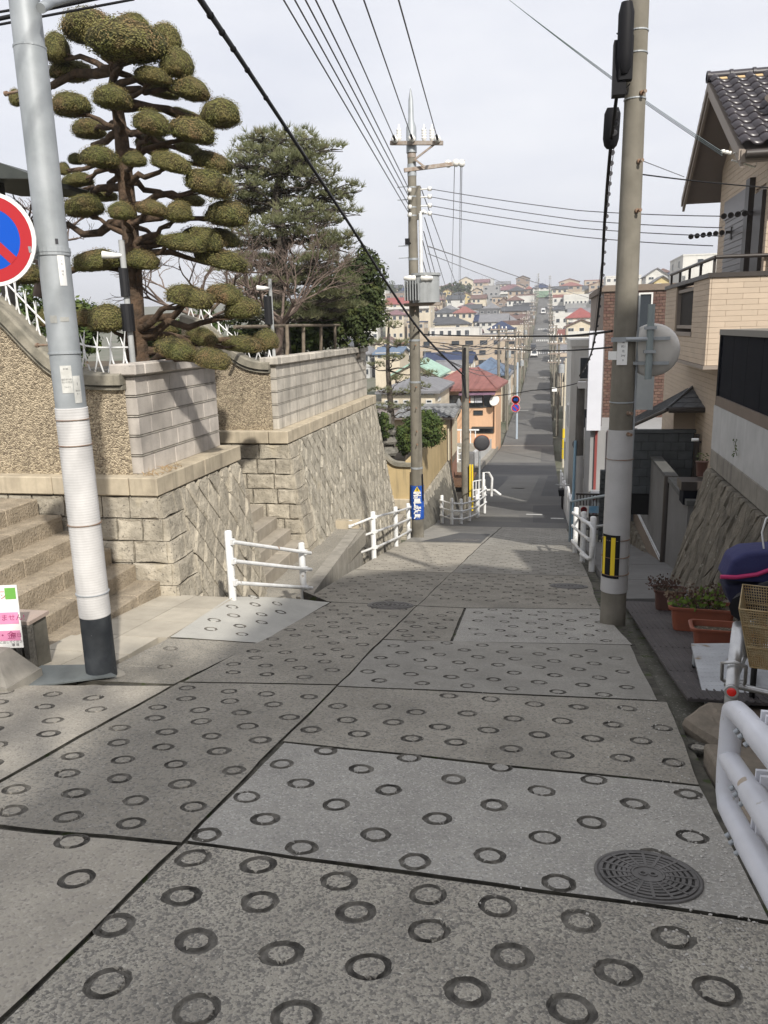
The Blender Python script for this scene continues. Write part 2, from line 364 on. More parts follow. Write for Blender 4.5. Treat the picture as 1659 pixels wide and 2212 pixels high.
slab([(CR, 5.28), (.84, 5.44), (.84, 7.32), (CR, 6.98)], [p for p in grid(CR+.02, .84, 5.38, 7.1, .335, .245, .062, .012, True, .02)], m_mid, 20)
slab([(CR, 7.0), (-.84, 7.06), (-.9, 9.0), (CR, 9.0)], grid(CR, -.86, 7.1, 8.95, .27, .24), m_old, 16)
slab([(-.82, 7.06), (.86, 7.34), (.70, 9.38), (-.88, 9.0)], grid(-.8, .74, 7.35, 9.1, .3, .25, .06), m_smooth, 16)
slab([(CR, 9.02), (-.88, 9.02), (.72, 9.4), (.75, 12.6), (CR+.03, 12.4)], grid(CR+.03, .72, 9.5, 12.4, .30, .27), m_old, 14)
slab([(CR+.03, 12.42), (.75, 12.62), (.76, 17.2), (CR+.08, 17.0)], grid(CR+.08, .75, 12.65, 17.0, .30, .29), m_mid, 12)
slab([(CR+.08, 17.02), (.76, 17.22), (.76, 24.9), (CR+.22, 24.9)], grid(CR+.2, .75, 17.3, 24.6, .30, .33), m_mid, 10)
slab([(-4.3, .4), (CR-.009, .4), (CR-.009, 2.70), (-4.3, 2.62)], [(x, y, .072) for x, y in gp([(155,1817),(166,1898)])]+[(-2.62, 2.5, .07), (-2.66, 2.16, .07), (-3.1, 2.3, .07), (-1.78, .8, .07), (-2.2, 1.1, .07)], m_warm, 24)
slab([(-2.67, 2.70), (CR-.009, 2.72), (CR-.009, 5.30), (-2.66, 5.10)], grid(-2.64, CR, 2.72, 5.2, .31, .235, .066), m_old, 20)
slab([(-4.3, 2.64), (-2.69, 2.70), (-2.68, 5.0), (-4.3, 4.6)], grid(-4.25, -2.7, 2.7, 4.85, .36, .25, .068), m_warm, 20)
slab([(-2.64, 5.12), (CR-.009, 5.32), (CR-.009, 9.0), (-2.56, 9.0)], grid(-2.6, CR, 5.35, 8.9, .29, .25, .064), m_old, 16)
slab([(-3.45, 4.95), (-2.68, 5.04), (-2.58, 6.52), (-3.36, 6.28)], [(-3.0, 5.5, .066), (-3.2, 6.0, .066)], m_old, 18)
slab([(-3.36, 6.31), (-2.57, 6.54), (-2.58, 9.0), (-3.42, 7.9)], grid(-3.36, -2.6, 6.6, 8.2, .3, .28, .064), m_new, 18)
slab([(-2.94, 9.02), (CR, 9.02), (CR+.03, 12.4), (-3.1, 12.4)], grid(-2.98, CR, 9.2, 12.3, .29, .27, .06), m_old, 14)
slab([(-3.1, 12.42), (CR+.03, 12.42), (CR+.08, 18.2), (-3.3, 18.2)], grid(-3.1, CR+.03, 12.5, 17.6, .3, .3, .06), m_warm, 12)
slab([(-3.3, 18.22), (CR+.08, 18.22), (CR+.2, 24.9), (-3.5, 24.9)], [], m_mid, 10)
patch([(-2.9, 18.4), (-1.45, 18.5), (-1.42, 21.5), (-2.3, 21.7)], m_asphd, .006)
# right gutter strip: sunken, broken concrete with a mossy bottom, and the pavement beside it
mb = MB()
for a, b in ((.4, 3.9), (3.9, 7.4), (7.4, 12), (12, 18), (18, 24.8)):
    mb.hexa([(.86, a, prof(a)-.4), (1.5, a, prof(a)-.4), (1.5, b, prof(b)-.4), (.86, b, prof(b)-.4)], [(.86, a, prof(a)-.055), (1.5, a, prof(a)-.03), (1.5, b, prof(b)-.03), (.86, b, prof(b)-.055)])
mb.build('gutter_bottom', mat('mossy_concrete', (.13, .125, .105), (.075, .072, .055), scale=3, rough=1, bump=.5, bs=40, speck=[(7, .62, (.05, .065, .02)), (45, .62, (.24, .23, .2))]), road)
# loose chips and grit lying by the gutter
m_chip = mat('pale_grit', (.55, .53, .49), (.35, .33, .3), scale=20, rough=.9)
mb = MB()
for i in range(420):
    y = random.choice([rnd(2.3, 3.5), rnd(2.3, 5.5)]); x = .8-abs(random.gauss(0, .22)); s = rnd(.002, .006)
    mb.box((x, y, zl(x, y)+s*.3), (s*2, s*1.4, s), rnd(0, 3), 0)
for i in range(160):
    x = rnd(-4, .8); y = rnd(1.2, 8); s = rnd(.002, .004); mb.box((x, y, zl(x, y)+s*.3), (s*2, s*1.4, s), rnd(0, 3), 0)
o = mb.build('grit', m_chip); stuff(o); tag(o, 'pale stone grit scattered on the slabs beside the gutter', 'grit')

# ---- manhole covers
def manhole(X, Y, r, label, pat):
    n = Vector((0, .19, 1)).normalized(); T = Matrix.Translation((X, Y, zl(X, Y)+.004)) @ n.to_track_quat('Z', 'Y').to_matrix().to_4x4()
    t = thing('manhole_cover', label, 'manhole', (X, Y, zl(X, Y)), 'manhole covers in the street')
    mb = MB(); mb.lathe([(r*1.06, -.02), (r*1.06, .004), (r*1.0, .004), (r*.985, .0)], n=40, M=T); mb.build('rim', m_iron, t)
    mb = MB(); mb.lathe([(r*.97, -.02), (r*.97, -.001), (0.0001, -.001)], n=40, M=T); mb.build('plate', mat('cover_recess', (.03, .029, .028), rough=.9) if pat else m_iron, t)
    mb = MB()
    if pat:
        rr = [.93, .80, .68, .57, .47, .38]
        for q in rr: mb.lathe([(r*(q-.035), 0), (r*(q-.035), .006), (r*(q+.035), .006), (r*(q+.035), 0)], n=40, M=T, sm=False)
        for k in range(16):
            a = k*math.pi/8; 
            mb.box(T @ Vector((math.cos(a)*r*.64, math.sin(a)*r*.64, .004)), (r*.6, r*.055, .0075), M=T.to_3x3().to_4x4() @ Matrix.Rotation(a, 4, 'Z'))
        mb.lathe([(r*.33, 0), (r*.33, .008), (r*.29, .008), (r*.29, .005), (.0001, .005)], n=30, M=T, sm=False)
        for sx in (-1, 1): mb.lathe([(r*.09, .005), (r*.09, .009), (r*.05, .009), (r*.05, .005)], c=T @ Vector((sx*r*.1, 0, 0)) - T.translation, n=16, M=T, sm=False)
    else:
        for q in (.9, .72, .54, .36): mb.lathe([(r*(q-.06), 0), (r*(q-.06), .006), (r*(q+.06), .006), (r*(q+.06), 0)], n=32, M=T, sm=False)
        for k in range(6):
            a = k*math.pi/3; mb.box(T @ Vector((math.cos(a)*r*.5, math.sin(a)*r*.5, .004)), (r*.85, r*.09, .009), M=T.to_3x3().to_4x4() @ Matrix.Rotation(a, 4, 'Z'))
    mb.build('raised_pattern', m_iron, t)
    return t
manhole(.44, 2.86, .195, 'iron cover with web of rings in the nearest slab by white rail', True)
manhole(-1.80, 8.95, .27, 'round iron cover beside the long road joint', False)
manhole(.40, 11.3, .26, 'pale round cover near the right gutter beyond yellow striped pole', False)
manhole(-1.85, 19.2, .33, 'round cover on the edge of the dark asphalt patch', False)
manhole(-1.3, 41.5, .36, 'light ringed cover in the asphalt at the foot of the slope', False)

# ---- terrain to the horizon
mb = MB(); xs = [-900, -300, -120, -60, -30, -14, -9, -5.6, -3.0, 0, .9, 2.6, 6, 14, 30, 60, 120, 300, 900]
ys = [-60, -20, -4, 4, 12, 20, 28, 36, 49, 62, 72, 89, 110, 129, 150, 175, 201, 240, 290, 340, 380, 420, 450, 490, 520, 600, 700, 1000, 1600, 3000]
def terr(x, y):
    z = prof(y)-.45
    if x < -5 and y < 8: z = max(z, -.5 if x < -5.6 else z)
    if -12 < x < -5 and 8 <= y <= 20: z = min(z, -2.2)
    if y > 280: z += 2.5*math.sin(x*.013+1.2)*min(1, abs(x)/60)*min(1, (y-280)/100)
    return z
mb.v = [(x, y, terr(x, y)) for y in ys for x in xs]; nx = len(xs)
for j in range(len(ys)-1):
    for i in range(nx-1): mb.f.append([j*nx+i, j*nx+i+1, (j+1)*nx+i+1, (j+1)*nx+i]); mb.mi.append(0); mb.sm.append(True)
struct(mb.build('terrain', m_grav))
# ================================================================ left side: retaining walls, stairs
m_stone = mat('rough_granite', (.45, .405, .325), (.305, .275, .22), scale=7, rough=.95, bump=.65, bs=22, bdist=.03, rnd_=.12, speck=[(35, .62, (.17, .155, .13)), (2.2, .63, (.46, .40, .29), .2)], streak=.25)
m_stone2 = mat('rough_granite_dark', (.43, .395, .325), (.28, .257, .21), scale=5, rough=.95, bump=.65, bs=20, bdist=.03, rnd_=.14, speck=[(30, .62, (.13, .12, .10)), (2.0, .64, (.40, .35, .26), .2)], streak=.35)
m_mortar = mat('wall_mortar', (.16, .15, .125), (.09, .085, .07), scale=6, rough=1)
m_ledge = mat('sandstone_ledge', (.52, .45, .335), (.39, .335, .25), scale=4, rough=.9, bump=.2, bs=60, bdist=.01, streak=.45, rnd_=.05)
m_gran = mat('dressed_granite', (.54, .495, .445), (.42, .385, .345), scale=4, rough=.85, bump=.25, bs=70, bdist=.008, rnd_=.09, streak=.18, speck=(60, .64, (.29, .27, .25)))
m_gran2 = mat('dressed_granite_weathered', (.55, .51, .445), (.40, .37, .32), scale=3, rough=.85, bump=.2, bs=70, bdist=.008, rnd_=.12, streak=.5, speck=(60, .64, (.28, .26, .23)))
m_pebble = mat('pebbledash', (.40, .325, .225), (.33, .27, .19), scale=2, rough=1, vor=(58, (.15, .12, .085), (.62, .52, .37), .85), bump=1.0, bdist=.02, streak=.25)
m_cope = mat('cement_coping', (.30, .275, .22), (.16, .15, .12), scale=5, rough=.95, bump=.3, bs=40, streak=.5)
m_step = mat('granite_step', (.40, .335, .25), (.275, .23, .17), scale=6, rough=.95, bump=1.0, bs=38, bdist=.025, speck=(50, .62, (.18, .155, .125)), rnd_=.06)
m_steps = mat('cement_step', (.37, .33, .27), (.27, .24, .195), scale=3, rough=.92, bump=.2, bs=45, streak=.2, rnd_=.05)
m_paver = mat('pale_paver', (.46, .42, .345), (.37, .335, .275), scale=3, rough=.9, bump=.15, bs=60, rnd_=.07)
m_soil = mat('garden_soil', (.11, .085, .055), (.06, .05, .035), scale=3, rough=1)

def clip(poly, a, b, c):           # keep a*x+b*y<=c
    out = []
    for i in range(len(poly)):
        p, q = poly[i], poly[(i+1) % len(poly)]; dp, dq = a*p[0]+b*p[1]-c, a*q[0]+b*q[1]-c
        if dp <= 0: out.append(p)
        if (dp < 0 < dq) or (dq < 0 < dp): t = dp/(dp-dq); out.append((p[0]+(q[0]-p[0])*t, p[1]+(q[1]-p[1])*t))
    return out
def stone(poly, F, nrm, parent, m, gap=.012, bulge=.05, name='stone'):
    """one rough faced stone: poly in wall coordinates, F maps (s, t, out) to the place"""
    if len(poly) < 3: return
    cx = sum(p[0] for p in poly)/len(poly); cy = sum(p[1] for p in poly)/len(poly)
    ar = abs(sum(poly[i][0]*poly[(i+1) % len(poly)][1]-poly[(i+1) % len(poly)][0]*poly[i][1] for i in range(len(poly))))/2
    if ar < .008: return
    L_ = []                              # subdivide the outline so the edge can wander
    for i in range(len(poly)):
        p, q = poly[i], poly[(i+1) % len(poly)]; d = math.hypot(q[0]-p[0], q[1]-p[1])
        if d < .02: continue
        L_.append(p)
        if d > .13: L_.append(((p[0]+q[0])/2+rnd(-.012, .012), (p[1]+q[1])/2+rnd(-.012, .012)))
    n = len(L_)
    if n < 3: return
    def inset(k): return [(p[0]+(cx-p[0])*min(.9, k/max(.03, math.hypot(cx-p[0], cy-p[1]))), p[1]+(cy-p[1])*min(.9, k/max(.03, math.hypot(cx-p[0], cy-p[1])))) for p in L_]
    size = math.sqrt(ar); bl = bulge*rnd(.6, 1.3); tx, ty = rnd(-.07, .07), rnd(-.07, .07)
    bl *= .62; r0_, r1_, r2_ = inset(gap*.5), inset(gap), inset(gap+size*.13)
    vs = [F(s, t, -.05) for s, t in r0_] + [F(s, t, .012+rnd(0, .012)) for s, t in r1_] + [F(s+rnd(-.012, .012), t+rnd(-.012, .012), bl*rnd(.65, 1.15)+tx*(s-cx)+ty*(t-cy)) for s, t in r2_] + [F(cx+rnd(-.03, .03), cy+rnd(-.03, .03), bl*rnd(.8, 1.1))]
    mb = MB(); mb.v = [tuple(v) for v in vs]
    for k in (0, 1):
        for i in range(n): mb.f.append([k*n+i, k*n+(i+1) % n, (k+1)*n+(i+1) % n, (k+1)*n+i])
    for i in range(n): mb.f.append([2*n+i, 2*n+(i+1) % n, 3*n])
    mb.mi = [0]*len(mb.f); mb.sm = [False]*len(mb.f)
    return mb.build(name, m, parent)
def diamonds(F, s0, s1, tb, tt, w, h, parent, m, tilt=.0, jit=.03):
    """valley-laid diamond stones between s0 and s1, under tt and above the line tb(s)"""
    pts = {}
    def P(i, j):
        if (i, j) not in pts: pts[i, j] = (s0+(i+j)*w/2+rnd(-jit, jit), (i-j)*h/2+rnd(-jit, jit)*1.2)
        return pts[i, j]
    T0 = min(tb(s0), tb(s1)); n = int((s1-s0)/w*2+(tt-T0)/h*2)+6
    for i in range(-n, n):
        for j in range(-n, n):
            q = [P(i, j), P(i+1, j), P(i+1, j+1), P(i, j+1)]
            if max(p[0] for p in q) < s0 or min(p[0] for p in q) > s1 or min(p[1] for p in q) > tt or max(p[1] for p in q) < T0: continue
            q = clip(q, -1, 0, -s0); q = clip(q, 1, 0, s1) if q else q; q = clip(q, 0, 1, tt) if q else q
            if q:                                     # lower limit: line through (s0, tb0), (s1, tb1)
                k = (tb(s1)-tb(s0))/(s1-s0); q = clip(q, k, -1, k*s0-tb(s0))
            if q: stone(q, F, None, parent, m)
def courses(F, s0, s1, rows, parent, m, wmin=.28, wmax=.5, bulge=.045):
    for (a, b) in rows:
        s = s0
        while s < s1-.05:
            e = min(s1, s+rnd(wmin, wmax)); e = s1 if s1-e < .15 else e
            stone([(s, a), (e, a), (e, b), (s, b)], F, None, parent, m, bulge=bulge); s = e
GB = {}
def gblock(parent, x0, x1, y0, y1, z0, z1, m, name, w=.008):
    d = (round(x1-x0, 3), round(y1-y0, 3), round(z1-z0, 3)); k = (d, m.name, w)
    if k not in GB: GB[k] = bevbox(name, d, w, m)
    return link(name, GB[k], parent, Matrix.Translation(((x0+x1)/2, (y0+y1)/2, (z0+z1)/2)))

def wing(label, Y0, Y1, zb, zt, XL, XG, xl, m_g, bw, base, copepts, dz_rows=5, front_rows=None):
    """retaining wall block: rough stone base, ledge, dressed granite street face, pebbledash front with a sweeping coping"""
    t = thing('retaining_wall', label, 'wall', (XL, Y0, prof(Y0)), 'garden retaining walls up the left side')
    bat = .16
    def FS(s, tt, o): return Vector((XL+.01+bat*(zb-tt)+o, s, tt))                # street side, leaning back
    def FF(s, tt, o): return Vector((s, Y0+.03-.06*(zb-tt)-o, tt))                # uphill side
    # core
    mb = MB(); lo0, lo1 = base(Y0)-.3, base(Y1)-.3
    mb.hexa([(xl, Y0+.1-.06*(zb-lo0), lo0), (XL-.02+bat*(zb-lo0), Y0+.1-.06*(zb-lo0), lo0), (XL-.02+bat*(zb-lo1), Y1, lo1), (xl, Y1, lo1)], [(xl, Y0+.1, zb), (XL-.02, Y0+.1, zb), (XL-.02, Y1, zb), (xl, Y1, zb)])
    mb.bb(xl, XG-.05, Y0+.22, Y1-.02, zb, zt-.02); mb.build('mortar_core', m_mortar, t)
    # ledge
    y = Y0-.03; L_ = Y1-Y0
    while y < Y1-.01:
        e = min(Y1+.03, y+rnd(.9, 1.3)); e = Y1+.03 if Y1-e < .4 else e
        gblock(t, XL-.3, XL+.04, y, e-.006, zb, zb+.21, m_ledge, 'ledge_stone', .012); y = e
    x = XL-.31
    while x > xl:
        e = max(xl, x-rnd(.8, 1.2)); gblock(t, e+.006, x, Y0-.03, Y0+.25, zb+.002, zb+.208, m_ledge, 'ledge_stone', .012); x = e
    # dressed granite, street face and its return
    n = dz_rows; hh = (zt-(zb+.21))/n
    for r in range(n):
        z0, z1 = zb+.21+r*hh, zb+.21+(r+1)*hh-.022
        y = Y0+.2; off = rnd(.15, bw) if r % 2 else bw*.55
        first = True
        while y < Y1-.06:
            e = min(Y1-.05, y+(off if first else bw*rnd(.85, 1.15))); e = Y1-.05 if Y1-.05-e < .12 else e
            gblock(t, XG-.14, XG+(.003 if r % 2 else 0), y+(0 if first else .004), e, z0, z1, m_g, 'granite_block', .007)
            y = e; first = False
        gblock(t, XG-.19, XG-.145, Y0+.19, Y0+.34, z0, z1, m_g, 'granite_block', .007)
        mb = MB(); mb.bb(XG-.185, XG+.008, Y0+.185, Y1-.045, z1+.006, z1+.016); mb.build('moulding', m_gran2, t)
    y = Y0+.12; k = 0
    while y < Y1-.05:
        e = min(Y1, y+(.22 if k == 0 else rnd(.75, 1.0))); e = Y1 if Y1-e < .3 else e
        gblock(t, XG-.26, XG+.06, y+.003, e, zt, zt+.125, m_g, 'cap_stone', .014); y = e; k += 1
    # lower stones
    rows = []; z = zb-.008
    lowest = min(base(Y0), base(Y1))-.1
    while z > base(Y0)-.12: rows.append((z-.255, z)); z -= .255
    for i, (a, b) in enumerate(rows):                                        # quoins on the street side
        ln = .50 if i % 2 else .34
        stone([(Y0+.02-.06*(zb-a), a), (Y0+ln, a), (Y0+ln, b), (Y0+.02-.06*(zb-b), b)], FS, None, t, m_stone, bulge=.035)
    d0 = Y0+.52
    diamonds(FS, d0, Y1-.02, lambda s: base(s)-.2, zb-.008, .34, .46, t, m_stone if Y0 < 10 else m_stone2)
    for i, (a, b) in enumerate(rows):                                        # odd fillers behind short quoins
        if not i % 2: stone([(Y0+.345, a), (Y0+.52, a), (Y0+.52, b), (Y0+.345, b)], FS, None, t, m_stone, bulge=.035)
    random.seed(int(Y0*10))
    fr = front_rows or rows
    for (a, b) in fr: courses(FF, xl, XL+bat*(zb-(a+b)/2)-.005, [(a, b)], t, m_stone)
    # pebbledash panel and coping
    P = [Vector((p.x, 0, p.z)) for p in copepts]        # lower edge of the coping, right to left
    yp = Y0+.16
    mb = MB(); top = [(p.x, yp, p.z+.02) for p in P]; n_ = len(P)
    bot = [(p.x, yp, zb+.2) for p in P]
    mb.add(top+bot, [[i, i+1, n_+i+1, n_+i] for i in range(n_-1)]); mb.build('pebbledash_panel', m_pebble, t, fix=False)
    for (y0, y1, o0, o1, nm) in ((Y0+.07, Y0+.36, .035, .16, 'coping'), (Y0+.11, Y0+.3, -.02, .03, 'coping_moulding')):
        mb = MB(); vs = []
        for i, p in enumerate(P):
            a, b = P[max(0, i-1)], P[min(n_-1, i+1)]; d = (b-a).normalized(); nn = Vector((d.z, 0, -d.x)) if d.x > 0 else Vector((-d.z, 0, d.x)); nn = nn if nn.z > 0 else -nn
            for (yy, oo) in ((y0, o0), (y0, o1-.02), (y0+.03, o1), (y1, o1), (y1, o0)):
                q = p+nn*oo; vs.append((q.x, yy, q.z))
        fs = [[i*5+j, i*5+(j+1) % 5, (i+1)*5+(j+1) % 5, (i+1)*5+j] for i in range(n_-1) for j in range(5)]
        mb.add(vs, fs); mb.add(vs[:5], [[0, 1, 2, 3, 4]]); mb.build(nm, m_cope, t)
    return t
def smooth(pts, n=26):
    """Catmull-Rom through the points"""
    out = []; p = [pts[0]]+list(pts)+[pts[-1]]
    for k in range(1, len(p)-2):
        for i in range(n//(len(pts)-1)+1):
            u = i/(n//(len(pts)-1)+1); a, b, c, d = p[k-1], p[k], p[k+1], p[k+2]
            out.append(.5*((2*b)+(c-a)*u+(2*a-5*b+4*c-d)*u*u+(3*b-3*c+d-a)*u**3))
    out.append(pts[-1]); return out
cp1 = smooth([onY(x, y, 8.05) for x, y in ((268, 838), (215, 838), (178, 834), (140, 820), (100, 795), (52, 748), (0, 694), (-60, 645), (-110, 625), (-190, 615))])
W1 = wing('garden retaining wall with square granite blocks above rough stones, beside the steel pole', 7.9, 10.35, -.15, 1.17, -4.22, -4.45, -8.2, m_gran, .52, lambda s: lerp(-1.35, -2.2, (s-7.9)/2.4), cp1)
cp2 = smooth([onY(x, y, 12.65) for x, y in ((583, 803), (556, 801), (530, 794), (505, 780), (480, 760), (450, 732), (425, 712), (390, 700))])
W2 = wing('longer retaining wall of pale granite courses over steep diamond stonework, beyond the second stairs', 12.5, 19.6, -.23, 1.06, -4.22, -4.40, -8.2, m_gran2, .62, lambda s: min(-2.0, prof(s)-.1), cp2)
# rusty weed stubble on the ledge of the first wall
mb = MB()
for i in range(46):
    y = rnd(7.95, 8.75); x = rnd(-4.42, -4.2); d = Vector((rnd(-.5, .5), rnd(-.8, .8), rnd(.1, .7))).normalized()
    p = Vector((x, y, .065)); mb.tube([p, p+d*.04, p+d*.07+Vector((rnd(-.02, .02), rnd(-.02, .02), -.01))], [.004, .003, .001], 4)
stuff(tag(mb.build('dry_weeds', mat('dry_stalks', (.34, .20, .09), (.42, .33, .2), scale=20)), 'dry brown weed stubble on the ledge of the near retaining wall', 'weeds'))

# garden ground held by the walls
mb = MB(); mb.bb(-26, -4.66, 8.25, 10.3, -1, 1.05); mb.bb(-26, -4.62, 12.8, 19.55, -1.5, .95); mb.bb(-26, -6.4, 10.3, 12.8, -1, 1.0)
struct(mb.build('garden_ground', m_soil))

# ---- white wire fences on the copings
def wire_fence(label, pts, step, h, ylean):
    t = thing('wire_fence', label, 'fence', tuple(pts[0]))
    L_ = 0; nxt = .05
    rail = [p+Vector((0, 0, h*.62)) for p in pts]
    mb = MB(); mb.tube(rail, .011, 6); mb.build('rail', m_white, t)
    for a, b in zip(pts, pts[1:]):
        d = (b-a).length
        while nxt <= L_+d:
            p = a.lerp(b, (nxt-L_)/d); u = (b-a).normalized()
            for sgn, hh in ((1, 1.0), (-1, .86)):
                mb = MB(); mb.tube([p+u*sgn*.055, p+u*sgn*.015+Vector((0, .01*sgn, h*.34)), p-u*sgn*.01+Vector((0, -.01*sgn, h*.66)), p-u*sgn*.05+Vector((0, -.03*sgn, h*hh))], [.009, .011, .010, .004], 6); mb.build('wire_bar', m_white, t)
            nxt += step
        L_ += d
    return t
wire_fence('white bent wire fence on the sweeping coping behind the steel pole', [p+Vector((0, .17, .15)) for p in cp1], .165, .46, 0)
wire_fence('white bent wire fence on the coping above the second stairs', [p+Vector((0, .17, .15)) for p in cp2], .2, .36, 0)

# ---- stairs
def stair(label, name, X0, Y0, Y1, z0, n, rise, tread, m, nose=.0):
    t = thing(name, label, 'stairs', (X0, Y0, z0))
    for k in range(n):
        x1 = X0-k*tread; z1 = z0+(k+1)*rise
        y = Y0
        cuts = sorted(rnd(Y0+.4, Y1-.4) for _ in range(1 if Y1-Y0 > 1.6 else 0)); ys_ = [Y0]+cuts+[Y1]
        for a, b in zip(ys_, ys_[1:]):
            gblock(t, x1-tread-.06 if k < n-1 else x1-.9, x1, a+.002, b-.002, z1-rise-.08+(.003 if k else 0), z1, m, 'step', .012)
        mb = MB(); mb.bb(x1-tread-.4, x1-.05, Y0+.05, Y1-.02, z0-.3, z1-.05); mb.build('step_bed', m_mortar, t)
    return t
stair('broad rough granite stairs rising left behind the steel pole', 'stone_stairs', -4.23, 5.75, 7.84, -1.30, 6, .185, .285, m_step)
stair('smooth cement stairs between the two retaining walls', 'stone_stairs', -3.95, 10.42, 12.38, -2.06, 7, .2, .232, m_steps)
stair('small cement stairs past the longer wall, behind the blue banner pole', 'stone_stairs', -4.05, 20.2, 22.6, -4.0, 6, .18, .3, m_steps)
# landing in front of the second stairs, with its sloping kerb
t = thing('stair_landing', 'dark paved landing with raised kerb below the second stairs', 'landing', (-3.6, 11, -2.1))
for a, b in ((10.0, 10.9), (10.9, 11.9), (11.9, 13.0), (13.0, 14.2)):
    gblock(t, -4.0, -3.3, a+.004, b-.004, -2.4, -2.075-(b-10)*.012, m_old, 'landing_slab', .01)
mb = MB(); mb.hexa([(-3.27, 9.75, -2.5), (-3.07, 9.7, -2.5), (-3.42, 14.4, -2.9), (-3.62, 14.4, -2.9)], [(-3.27, 9.75, -1.93), (-3.07, 9.7, -1.93), (-3.42, 14.4, -2.13), (-3.62, 14.4, -2.13)]); mb.build('kerb', m_kerb, t)
mb = MB(); mb.bb(-4.2, -3.45, 14.25, 14.42, -2.4, -1.98); mb.build('end_kerb', m_ledge, t)
# pale pavers between the stairs and the road
t = struct(link('pavement', None, None, Matrix.Translation((-3.8, 6.6, -1.2))))
ys_ = [5.15, 5.75, 6.28, 6.82, 7.36, 7.9]
for a, b in zip(ys_, ys_[1:]):
    for x0, x1 in ((-4.3, -3.84), (-3.84, -3.37)):
        x1s = min(x1, -3.37 if a > 6.2 else -3.46)
        mb = MB(); o_ = .004
        f = lambda x, y: zl(-3.5, y)-.004+ (.0 if x > -3.9 else .004)
        mb.hexa([(x0+o_, a+o_, -1.7), (x1s-o_, a+o_, -1.7), (x1s-o_, b-o_, -1.7), (x0+o_, b-o_, -1.7)], [(x0+o_, a+o_, f(x0, a)), (x1s-o_, a+o_, f(x1, a)), (x1s-o_, b-o_, f(x1, b)), (x0+o_, b-o_, f(x0, b))]); mb.build('paving_slab', m_paver, t)
# steel plate lying at the kerb, ribbed concrete wall end, notice board and concrete foot in the lower left
P = [onZ(x, y, -.93) for x, y in ((20, 1492), (252, 1462), (205, 1438), (90, 1440))]
mb = MB(); mb.prism([p+Vector((0, 0, 0)) for p in P], (0, 0, .012)); tag(mb.build('steel_plate', mat('blue_grey_plate', (.20, .22, .22), (.15, .165, .165), scale=4, rough=.6, metal=.3)), 'flat blue grey steel plate on the ground left of the steel pole', 'plate')
t = thing('ribbed_wall', 'end of a dark ribbed concrete block wall at the left edge', 'wall', (-4.5, 5.2, -1.0))
Pc = onZ(80, 1448, -1.0); zt_ = onY(76, 1350, Pc.y).z
mb = MB(); mb.bb(Pc.x-1.3, Pc.x-.02, Pc.y, Pc.y+.22, -1.3, zt_-.01); mb.build('wall_core', m_mortar, t)
m_rib = mat('split_block', (.17, .16, .14), (.10, .095, .085), scale=9, rough=1, bump=.8, bs=30)
k = 0; x = Pc.x
while x > Pc.x-1.2:
    for z0, z1 in ((-1.3, lerp(-1.3, zt_, .48)), (lerp(-1.3, zt_, .49), zt_)):
        mb = MB(); mb.hexa([(x-.062, Pc.y-.035, z0), (x-.01, Pc.y-.035, z0), (x, Pc.y+.02, z0), (x-.07, Pc.y+.02, z0)], [(x-.062, Pc.y-.035+rnd(-.01, .01), z1), (x-.01, Pc.y-.035+rnd(-.01, .01), z1), (x, Pc.y+.02, z1), (x-.07, Pc.y+.02, z1)]); mb.build('rib', m_rib, t)
    x -= .075
mb = MB(); mb.bb(Pc.x-1.3, Pc.x+.0, Pc.y-.02, Pc.y+.24, zt_+.002, zt_+.03); mb.build('wall_top', mat('pinkish_top', (.42, .33, .28), (.35, .29, .25), scale=5), t)
b = onZ(0, 1505, -.86); t = thing('concrete_foot', 'small concrete block foot with sloped faces at the left edge', 'block', tuple(b))
c0 = onZ(58, 1478, -.9)
mb = MB(); mb.hexa([(c0.x-.55, c0.y-.2, -.95), (c0.x, c0.y-.2, -.95), (c0.x, c0.y+.2, -1.0), (c0.x-.55, c0.y+.2, -1.0)], [(c0.x-.55, c0.y-.2, -.84), (c0.x-.01, c0.y-.2, -.84), (c0.x-.01, c0.y+.2, -.86), (c0.x-.55, c0.y+.2, -.86)])
mb.hexa([(c0.x-.54, c0.y-.19, -.839), (c0.x-.02, c0.y-.19, -.839), (c0.x-.02, c0.y+.19, -.859), (c0.x-.54, c0.y+.19, -.859)], [(c0.x-.5, c0.y-.05, -.66), (c0.x-.18, c0.y-.05, -.66), (c0.x-.18, c0.y+.1, -.66), (c0.x-.5, c0.y+.1, -.66)]); mb.build('foot_block', m_kerb, t)
# ================================================================ trees and plants
m_bark = mat('brown_bark', (.13, .085, .055), (.055, .04, .028), scale=9, rough=1, bump=1, bs=22, bdist=.03, streak=.0)
m_barkp = mat('pine_bark', (.10, .085, .07), (.05, .042, .035), scale=8, rough=1, bump=1, bs=18, bdist=.03)
m_twig = mat('bare_twigs', (.19, .145, .12), (.12, .09, .075), scale=6, rough=1)
m_top = leafmat('topiary_leaf', (.155, .17, .052), (.235, .195, .075), (.275, .175, .095), sc=4, tr=.2)
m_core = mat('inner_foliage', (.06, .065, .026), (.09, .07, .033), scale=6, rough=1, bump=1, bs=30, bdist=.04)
m_pine = leafmat('pine_needle', (.165, .18, .09), (.235, .245, .13), (.26, .24, .14), sc=3, tr=.4)
m_dkleaf = leafmat('dark_leaf', (.035, .052, .018), (.06, .08, .025), (.10, .11, .03), sc=4, tr=.15)
m_gnleaf = leafmat('green_leaf', (.045, .075, .02), (.08, .115, .03), (.12, .14, .035), sc=5, tr=.2)
def leaf(mb, p, n, s, mi=0, asp=.55):
    n = n.normalized(); a = n.orthogonal().normalized(); a = Matrix.Rotation(rnd(0, 6.28), 3, n) @ a; b = n.cross(a)
    mb.add([p-a*s, p-b*s*asp, p+a*s+n*s*.2, p+b*s*asp], [[0, 1, 2, 3]], mi)
